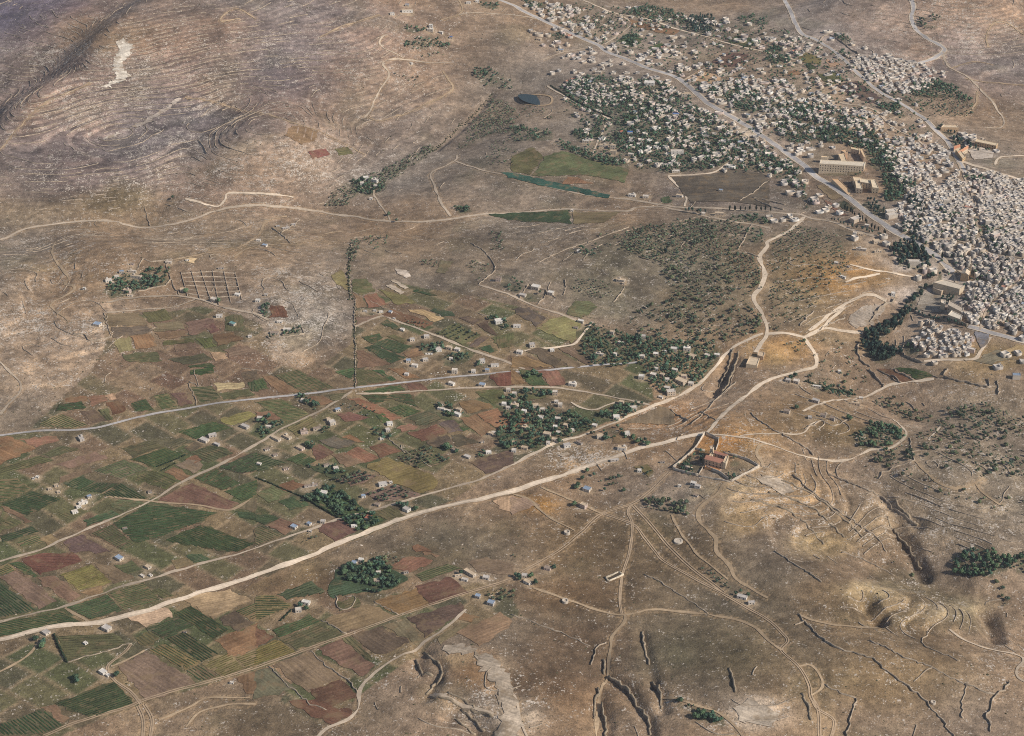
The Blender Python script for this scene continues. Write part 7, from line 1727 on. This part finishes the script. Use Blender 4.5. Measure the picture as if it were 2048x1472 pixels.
for (lb, grp, kd), items in bylab.items():
    items.sort(key=lambda i: tpx[i])
    for n, i in enumerate(items):
        L = lb
        if len(items) == 2: L = ("left-hand ", "right-hand ")[n] + lb
        elif 2 < len(items) <= 7: L = (["leftmost "] + [w + "-from-left " for w in ORD][:len(items) - 2] + ["rightmost "])[n] + lb
        elif len(items) > 7 and n in (0, len(items) - 1): L = ("leftmost " if n == 0 else "rightmost ") + lb
        r = float(tr[i]); hf, tf_ = SPEC[kd][2], SPEC[kd][3]
        o = empty(NAMES[kd][0], (tx[i], ty[i], tz[i]), rng.uniform(0, 6.28), label=L, category="tree", group=grp)
        c_ = child("crown", PROTO[kd][int(rng.integers(4))], o, (0, 0, r * tf_), 0, (r, r, r * hf))
        if kd != 'bush':
            child("trunk", ME_TRUNK, o, (0, 0, 0), 0, (r, r, r * max(.55, tf_ + .5 * hf)))

# the rest of the trees, too small and too many to tell apart
def stuff_trees(name, ids, nleaf, label, shade=1.0):
    protos = {}
    V = []; F = []; K = []; b_ = 0
    for i in ids:
        kd = TREES[i][2]
        pk = (kd, int(rng.integers(5)))
        if pk not in protos:
            protos[pk] = crown_geo(1, 500 + pk[1] + 7 * len(kd), nleaf, SPEC[kd][4], .6)
        v, f, kk = protos[pk]
        r = tr[i]; a = rng.uniform(0, 6.28); ca, sa = math.cos(a), math.sin(a)
        w = np.column_stack([tx[i] + r * (v[:, 0] * ca - v[:, 1] * sa), ty[i] + r * (v[:, 0] * sa + v[:, 1] * ca), tz[i] + r * (SPEC[kd][3] + v[:, 2] * SPEC[kd][2])])
        V.append(w); F.append(f + b_); b_ += len(v)
        K.append(lin(SPEC[kd][0]) * kk[:, None] * rng.uniform(.6, 1.5) * np.array([rng.uniform(.9, 1.2), 1, rng.uniform(.85, 1.1)]))
    if V:
        o = mesh_np(name, np.vstack(V), np.vstack(F), M_LEAF, np.vstack(K))
        setp(o, kind="stuff", label=label, category="trees")
rest = [i for i in range(len(TREES)) if not indiv[i]]
stuff_trees("far_trees", [i for i in rest if TREES[i][2] in ('garden', 'pine', 'cypress')], 12, "far dark garden trees massed between houses of the town")
stuff_trees("far_olives", [i for i in rest if TREES[i][2] == 'olive'], 8, "far grey green olive trees spread over the hill slopes")
stuff_trees("hedge_brush", [i for i in rest if TREES[i][2] == 'bush'], 8, "dark brush growing along ditches and boundary walls")
print("trees", len(TREES), "indiv", int(indiv.sum()))

# clipped hedges, each a thing
def hedge(px, h, wd, label):
    p = catmull(unproj(px), 2.2)
    V = []; F = []; K = []; b_ = 0
    for i, (x, y) in enumerate(p):
        v, f, kk = crown_geo(1, 900 + i % 7, 6, 1, .6)
        z = float(ground(x, y))
        V.append(v * (wd, wd, h * .7) + (x + rng.normal(0, .2), y, z - .2)); F.append(f + b_); b_ += len(v); K.append(lin((50, 62, 44)) * kk[:, None])
    o = mesh_np("hedge", np.vstack(V), np.vstack(F), M_LEAF, np.vstack(K))
    setp(o, label=label, category="hedge")
hedge(T(0,3,[(435,665),(465,740),(500,810),(535,880)]), 3.5, 1.8, "tall dark hedge on the left side of the walled garden below the road")
hedge(T(0,3,[(200+0,0+560),(230,555)]), 1.0, .8, "short low hedge on the white road's upper verge at left") if False else None
hedge(T(1,3,[(200,550),(240,510),(280,470)]), 2.5, 1.8, "short dark hedge running down from the farmhouse pair")
hedge(T(0,2,[(1260,790),(1380,745),(1480,700)]), 2.2, 1.5, "straight green hedge between vineyard and brown plot")
hedge(T(0,2,[(1290,825),(1370,780),(1400,765)]), 2.0, 1.4, "second green hedge just below the straight one")
hedge(T(1,2,[(370,1030),(520,1120),(660,1200)]), 3.0, 1.8, "dark hedge on the left edge of the long orchard")
hedge(T(1,2,[(0,880),(130,930),(290,1000),(370,1030)]), 2.2, 1.5, "dark field hedge left of the long orchard")
hedge([(1101,172),(1150,202),(1190,223),(1225,236)], 3.0, 1.8, "dark hedge along the straight lane below the close packed quarter")
hedge(T(3,2,[(300,110),(450,160),(600,190),(700,220)]), 3.0, 2.0, "dark hedge below the slope behind the ridge village")

# rock ledges lining the gullies
LEDGES = [([(849,1304),(865,1318),(879,1329)],3.5,"upper ledge of the stepped gully at bottom centre"),([(832,1324),(840,1340),(847,1349),(869,1356)],4,"curving left ledge of the stepped gully"),([(872,1369),(862,1380),(854,1389)],4,"lower ledge closing the stepped gully"),
 ([(880,1330),(884,1350),(878,1368)],3,"right ledge of the stepped gully"),([(859,1394),(922,1414),(987,1432)],2.5,"long pale ledge under the gully path"),([(922,1421),(945,1440),(969,1464)],4,"dark ledge below the long pale ledge"),([(907,1439),(930,1452),(950,1472)],3.5,"lowest dark ledge at the bottom edge of the gully"),([(895,1385),(925,1400),(950,1415)],2,"broken ledge above the gully path"),
 ([(1790,1000),(1812,1030),(1835,1052)],4,"upper rock ledge of the dark ravine"),([(1775,1035),(1800,1075),(1825,1110),(1842,1140)],4,"long rock ledge down the dark ravine"),([(1208,1319),(1209,1349)],3,"short ledge beside the pasture track"),([(1199,1379),(1190,1416),(1188,1440)],3.5,"ledge left of the track near the bottom edge"),
 ([(1204,1411),(1211,1449),(1208,1474)],4,"ledge right of the track near the bottom edge"),([(1219,1356),(1254,1379),(1274,1414),(1296,1436),(1301,1472)],4,"long dark gully ledge at the bottom edge"),([(1306,1366),(1321,1386),(1324,1419)],4,"short dark ledge left of the bottom copse"),([(1284,1264),(1289,1294),(1299,1329)],2.5,"shrubby ledge in the brown pasture"),
 ([(1466,700),(1452,745),(1438,775)],5,"left one of twin dark cuttings by the road bend"),([(1478,705),(1462,755),(1445,785)],5,"right one of twin dark cuttings by the road bend"),([(1602,1386),(1615,1410),(1622,1440)],3,"short dark ledge left of the forked track"),([(1456,1335),(1466,1355),(1470,1385)],3,"pale broken ledge on the stony lower slope"),
 ([(1536,985),(1590,1000),(1640,1030),(1690,1075)],1.8,"terrace ledge below the white outcrop"),([(1560,960),(1620,985),(1680,1030),(1730,1080)],1.8,"terrace ledge right of the white outcrop"),([(1500,1000),(1560,1015),(1610,1045),(1650,1090)],1.6,"lower terrace ledge on the ochre slope")]
for px, h, lb in LEDGES:
    wall("rock_ledge", px, h * .62, lb, 2.2, (146, 130, 108), "rock ledges of the gullies", "ledge", True, .6)
# contour terrace walls on the slopes: short dry stone runs, far too many to count
def terraces(step, weight, seed, hgt):
    zs = ZS[iy0:iy0 + NYG, ix0:ix0 + NXG] + 4.5 * fbm(GX, GY, 210, 3, seed)[iy0:iy0 + NYG, ix0:ix0 + NXG]
    wt = weight[iy0:iy0 + NYG, ix0:ix0 + NXG]
    a, b_, c_, d_ = zs[:-1, :-1] / step, zs[:-1, 1:] / step, zs[1:, 1:] / step, zs[1:, :-1] / step
    lev = np.floor(np.maximum(np.maximum(a, b_), np.maximum(c_, d_)))
    has = (lev > np.minimum(np.minimum(a, b_), np.minimum(c_, d_))) & (wt[:-1, :-1] > 0)
    j, i = np.where(has)
    L = lev[j, i]; A, B, Cc, D = a[j, i] - L, b_[j, i] - L, c_[j, i] - L, d_[j, i] - L
    pts = []
    for p, q_, (x0, y0), (x1, y1) in ((A, B, (0, 0), (1, 0)), (B, Cc, (1, 0), (1, 1)), (Cc, D, (1, 1), (0, 1)), (D, A, (0, 1), (0, 0))):
        cr = (p > 0) != (q_ > 0)
        t = np.where(cr, p / (p - q_ + 1e-12), 0)
        pts.append((cr, x0 + (x1 - x0) * t, y0 + (y1 - y0) * t))
    n = np.sum([p[0] for p in pts], 0)
    ok = n == 2
    fx = np.full((len(j), 2), np.nan); fy = fx.copy(); cnt = np.zeros(len(j), int)
    for cr, x_, y_ in pts:
        k_ = np.where(cr & (cnt < 2))[0]
        fx[k_, cnt[k_]] = x_[k_]; fy[k_, cnt[k_]] = y_[k_]; cnt[k_] += 1
    X = X0 + GS * (i[:, None] + fx); Y = Y0 + GS * (j[:, None] + fy)
    run = vnoise(X[:, 0] * .03 + L * 7.3, Y[:, 0] * .03 + L * 3.1, seed)          # walls come in runs with gaps
    ok &= run < wt[j, i] * .95
    ok &= np.hypot(X[:, 1] - X[:, 0], Y[:, 1] - Y[:, 0]) > .3
    X, Y = X[ok], Y[ok]
    occ = OC[occ_idx(X[:, 0], Y[:, 0])] | FM[gi(X[:, 0], Y[:, 0])]
    return X[~occ], Y[~occ]
FM = np.zeros(GX.shape, bool)
for k in range(len(FIELDS)):
    poly = fp[fo[k]:fo[k + 1]]; lo, hi = poly.min(0), poly.max(0)
    i0, i1 = np.searchsorted(XA, [lo[0], hi[0]]); j0, j1 = np.searchsorted(YA, [lo[1], hi[1]])
    FM[j0:j1, i0:i1] |= inside(GX[j0:j1, i0:i1], GY[j0:j1, i0:i1], poly)
gyz, gxz = np.gradient(ZS, YA, XA)
TWALL = np.clip(TW * .62 + .12 * (ROCKW > .2), 0, .8) * (np.hypot(gxz, gyz) < .40)
X, Y = terraces(3.1, TWALL, 601, 1.0)
n = len(X); tx_, ty_ = X[:, 1] - X[:, 0], Y[:, 1] - Y[:, 0]; ln = np.hypot(tx_, ty_)
nx_, ny_ = -ty_ / ln * .55, tx_ / ln * .55
z0 = ground(X[:, 0], Y[:, 0]); z1 = ground(X[:, 1], Y[:, 1])
hh_ = (.45 + .85 * vnoise(X[:, 0] * .08, Y[:, 0] * .08, 611))
P8 = np.empty((n, 8, 3))
for e_, (xx, yy, zz) in enumerate(((X[:, 0] - .1 * tx_, Y[:, 0] - .1 * ty_, z0), (X[:, 1] + .1 * tx_, Y[:, 1] + .1 * ty_, z1))):
    for m_, (sg, up) in enumerate(((1, 0), (1, 1), (-1, 1), (-1, 0))):
        P8[:, e_ * 4 + m_, 0] = xx + sg * nx_; P8[:, e_ * 4 + m_, 1] = yy + sg * ny_; P8[:, e_ * 4 + m_, 2] = zz + np.where(up, hh_, -.6)
f6 = np.array([(0, 1, 5, 4), (1, 2, 6, 5), (2, 3, 7, 6)])
F_ = (f6[None] + (np.arange(n) * 8)[:, None, None]).reshape(-1, 4)
K_ = np.repeat(lin((164, 147, 126))[None] * (.7 + .5 * rng.random((n, 1))), 8, 0)
o = mesh_np("terrace_walls", P8.reshape(-1, 3), F_, M_WALL, K_)
setp(o, kind="stuff", label="low dry stone terrace walls following the contours of the slopes", category="terraces")
print("terrace pieces", n)

# white field basins beside orchard trees
def dots(poly, su, sv, name, label):
    w = unproj(poly); rd = (w[1] - w[0]) / np.linalg.norm(w[1] - w[0]); nr = np.array([-rd[1], rd[0]])
    u = w @ rd; v = w @ nr
    gx, gy = np.meshgrid(np.arange(u.min() + su / 2, u.max(), su), np.arange(v.min() + sv / 2, v.max(), sv))
    P_ = rd * (gx.ravel() + rng.normal(0, .5, gx.size))[:, None] + nr * (gy.ravel() + 1.9 + rng.normal(0, .4, gx.size))[:, None]
    P_ = P_[inside(P_[:, 0], P_[:, 1], w) & (rng.random(len(P_)) < .85)]
    return P_
DOTS = np.vstack([dots(T(1,1,[(1434,1194),(1590,1118),(1790,1210),(1660,1282)]), 6.5, 10, 0, 0), dots(T(1,1,[(1150,1080),(1290,1090),(1390,1130),(1340,1155),(1170,1100)]), 6, 8, 0, 0),
  dots(T(1,2,[(1520,210),(1640,195),(1700,230),(1700,258),(1560,258)]), 4, 5, 0, 0), dots(T(2,2,[(90,185),(250,185),(270,215),(110,222)]), 4.5, 5.5, 0, 0), dots(T(1,2,[(670,300),(700,300),(920,385),(880,390)]), 5, 6, 0, 0), dots(T(1,2,[(1330,100),(1510,95),(1500,150),(1400,150)]), 5, 7, 0, 0),
  dots(T(2,2,[(420,20),(780,10),(800,50),(440,55)]), 6, 9, 0, 0), dots(T(1,2,[(1380,30),(1540,5),(1540,60),(1420,65)]), 5, 7, 0, 0)])

# ------------------------------------------------------------------ last ground colours: plots of the plain, garden floors
PLAIN = [[(-80,885),(0,872),(280,832),(560,792),(700,690),(715,600),(800,565),(1000,605),(1180,655),(1290,735),(1310,800),(1200,850),(1010,932),(900,1003),(640,1107),(480,1182),(560,1205),(900,1172),(1000,1162),(720,1272),(300,1402),(80,1490),(-80,1490)],
         [(205,632),(400,612),(520,645),(545,720),(700,782),(560,798),(280,830),(60,858),(180,745),(212,690)], [(700,1260),(1010,1165),(1040,1230),(860,1290),(720,1390),(640,1450),(560,1400),(620,1310)]]
wpl = [unproj(p_) for p_ in PLAIN]
rdv = fp[fo[[i for i, f in enumerate(FIELDS) if f[3][0] == (1170, 794)][0]]:][:2]
rdv = (rdv[1] - rdv[0]) / np.linalg.norm(rdv[1] - rdv[0])
U = GX * rdv[0] + GY * rdv[1] + 14 * fbm(GX, GY, 160, 2, 201); Vv = -GX * rdv[1] + GY * rdv[0] + 14 * fbm(GX, GY, 160, 2, 203)
lv = np.floor(Vv / 36.0); fu_len = 46 + 46 * _hash(lv, lv * 0, 301)
cu = np.floor((U + 300 * _hash(lv, lv * 0 + 3, 305)) / fu_len)
hv = _hash(lv, cu, 307)
palp = lin(np.array([(104, 98, 68), (118, 100, 76), (90, 92, 60), (124, 106, 78), (82, 88, 57), (120, 98, 76), (102, 90, 68), (134, 114, 84), (96, 94, 64), (88, 84, 62)]))
cellc = palp[np.minimum((hv * 10).astype(int), 9)]
du = np.abs((U + 300 * _hash(lv, lv * 0 + 3, 305)) / fu_len - cu - .5) * fu_len; dv = np.abs(Vv / 36.0 - lv - .5) * 36
border = np.maximum(sstep(fu_len / 2 - 3.4, fu_len / 2 - 1.2, du), sstep(18 - 3.4, 18 - 1.2, dv))
cellc = cellc * (1 + .22 * fbm(GX, GY, 24, 3, 311)[..., None]) * (1 + .25 * (vnoise(U * .02, Vv * .45, 313)[..., None] - .5))
cellc = cellc * (1 - .55 * border[..., None]) + lin((160, 136, 106)) * .55 * border[..., None]
PM = np.zeros(GX.shape)
for w in wpl:
    i0, i1 = np.searchsorted(XA, [w[:, 0].min(), w[:, 0].max()]); j0, j1 = np.searchsorted(YA, [w[:, 1].min(), w[:, 1].max()])
    PM[j0:j1, i0:i1] = np.maximum(PM[j0:j1, i0:i1], inside(GX[j0:j1, i0:i1], GY[j0:j1, i0:i1], w))
PM = PM * .9
pbro = lin(np.array([(120, 98, 76), (128, 104, 82), (112, 90, 70), (134, 112, 88), (118, 94, 74), (124, 96, 76), (104, 92, 68), (140, 116, 90), (96, 92, 64), (110, 84, 66)]))[np.minimum((hv * 10).astype(int), 9)] * (1 + .22 * fbm(GX, GY, 24, 3, 311)[..., None])
pbro = pbro * (1 - .4 * border[..., None]) + lin((164, 138, 106)) * .4 * border[..., None]
hill = np.exp(-(((PX - 350) / 190) ** 2 + ((PY - 720) / 95) ** 2) ** 2)[..., None]
cellc = cellc * (1 - hill) + pbro * hill
tint = tint * (1 - PM[..., None]) + cellc * PM[..., None]
for hx, hy, hw_ in [(h_[0], h_[1], h_[2]) for h_ in HOUSES]:
    i0, i1 = np.searchsorted(XA, [hx - 16, hx + 16]); j0, j1 = np.searchsorted(YA, [hy - 16, hy + 16])
    gx, gy = GX[j0:j1, i0:i1], GY[j0:j1, i0:i1]
    k_ = (.6 * (1 - sstep(hw_ * .5, hw_ * .5 + 7, np.hypot(gx - hx, gy - hy) + 5 * fbm(gx, gy, 12, 2, 409))))[..., None]
    tint[j0:j1, i0:i1] = tint[j0:j1, i0:i1] * (1 - k_) + lin((172, 150, 122)) * k_
for w, kd, st in FLOORS:
    i0, i1 = np.searchsorted(XA, [w[:, 0].min() - 12, w[:, 0].max() + 12]); j0, j1 = np.searchsorted(YA, [w[:, 1].min() - 12, w[:, 1].max() + 12])
    gx, gy = GX[j0:j1, i0:i1], GY[j0:j1, i0:i1]
    m_ = inside(gx + 8 * fbm(gx, gy, 30, 2, 401), gy + 8 * fbm(gx, gy, 30, 2, 403), w)
    k_ = (m_ * np.clip(st, 0, 1) * (.5 if kd == 'olive' else .72) * (.7 + .5 * fbm(gx, gy, 26, 2, 405)))[..., None].clip(0, .85)
    tint[j0:j1, i0:i1] = tint[j0:j1, i0:i1] * (1 - k_) + lin((104, 96, 74) if kd == 'olive' else (84, 86, 62)) * k_
tint = np.clip(tint, .004, .9)
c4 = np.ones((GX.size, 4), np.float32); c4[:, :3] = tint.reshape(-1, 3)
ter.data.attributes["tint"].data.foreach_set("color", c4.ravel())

# ------------------------------------------------------------------ loose rock, scrub
def scatter(n, weight, seed):
    g_ = np.random.default_rng(seed)
    jj = g_.integers(0, NYG, n * 3); ii = g_.integers(0, NXG, n * 3)
    wv = weight[iy0 + jj, ii + ix0]
    px_, py_ = PX[iy0 + jj, ii + ix0], PY[iy0 + jj, ii + ix0]
    ok = (g_.random(n * 3) < wv) & (px_ > -60) & (px_ < 2110) & (py_ > -40) & (py_ < 1520)
    x = XS[ii[ok]] + g_.uniform(-1.6, 1.6, ok.sum()); y = YS[jj[ok]] + g_.uniform(-1.6, 1.6, ok.sum())
    free = ~OC[occ_idx(x, y)]
    return x[free][:n], y[free][:n], g_
oct_v = np.array([(1, 0, 0), (0, 1, 0), (-1, 0, 0), (0, -1, 0), (.1, .1, .8), (0, 0, -.5)])
oct_f = np.array([(0, 1, 4), (1, 2, 4), (2, 3, 4), (3, 0, 4)])
def lumps(name, x, y, g_, r0, r1, flatz, rgb, var, mat, label, cat):
    n = len(x)
    r = r0 + (r1 - r0) * g_.random(n) ** 2.2
    a = g_.uniform(0, 6.28, n)
    v = oct_v[None] * (1 + .35 * g_.normal(size=(n, 6, 1)))
    vx = (v[..., 0] * np.cos(a)[:, None] - v[..., 1] * np.sin(a)[:, None]) * r[:, None]
    vy = (v[..., 0] * np.sin(a)[:, None] + v[..., 1] * np.cos(a)[:, None]) * r[:, None] * .75
    vz = v[..., 2] * r[:, None] * flatz
    z = ground(x, y)
    P_ = np.stack([x[:, None] + vx, y[:, None] + vy, z[:, None] + vz], -1).reshape(-1, 3)
    f = (oct_f[None] + (np.arange(n) * 6)[:, None, None]).reshape(-1, 3)
    col = np.repeat(lin(rgb)[None] * (1 + var * g_.normal(size=(n, 1))), 6, 0)
    o = mesh_np(name, P_, f, mat, np.clip(col, .01, .8))
    setp(o, kind="stuff", label=label, category=cat)
rw = np.clip(ROCKA, 0, 1) ** 1.4 * (~FM) * 1.0
x, y, g_ = scatter(52000, rw, 11)
lumps("loose_rocks", x, y, g_, .4, 1.5, .5, (178, 163, 145), .2, M_ROCK, "pale limestone rocks littering the dry hillsides", "rocks")
sw = (0.18 + .35 * sstep(0, .5, fbm(GX, GY, 55, 3, 123))) * (~FM)
x, y, g_ = scatter(26000, sw * .6, 12)
lumps("thorn_scrub", x, y, g_, .5, 1.9, .8, (84, 80, 58), .2, M_LEAF, "low dark thorn scrub dotting the dry ground", "scrub")
x, y, g_ = scatter(5000, FM * .5, 13)
lumps("field_stones", x, y, g_, .4, 1.1, .5, (198, 182, 160), .15, M_ROCK, "scattered pale stones lying in the fields", "stones")
lumps("white_basins", DOTS[:, 0], DOTS[:, 1], g_, .7, 1.5, .45, (226, 216, 200), .08, M_ROCK, "white limestone heaps dotted in rows between orchard trees", "stone heaps")

# ------------------------------------------------------------------ thin summer haze
hz = mesh_np("haze", np.array([(x_, y_, z_) for z_ in (-420.0, 1420.0) for y_ in (-32000.0, 32000.0) for x_ in (-32000.0, 32000.0)]),
             np.array([(0, 2, 3, 1), (4, 5, 7, 6), (0, 1, 5, 4), (2, 6, 7, 3), (0, 4, 6, 2), (1, 3, 7, 5)]), None)
mh = bpy.data.materials.new("haze"); mh.use_nodes = True
mh.node_tree.nodes.remove(mh.node_tree.nodes["Principled BSDF"])
pv = mh.node_tree.nodes.new("ShaderNodeVolumePrincipled")
pv.inputs["Color"].default_value = (.82, .86, 1.0, 1); pv.inputs["Density"].default_value = 2.0e-5; pv.inputs["Anisotropy"].default_value = 0.0
mh.node_tree.links.new(pv.outputs[0], mh.node_tree.nodes["Material Output"].inputs["Volume"])
hz.data.materials.append(mh)
setp(hz, kind="stuff", label="thin bluish summer haze over the whole valley", category="haze")
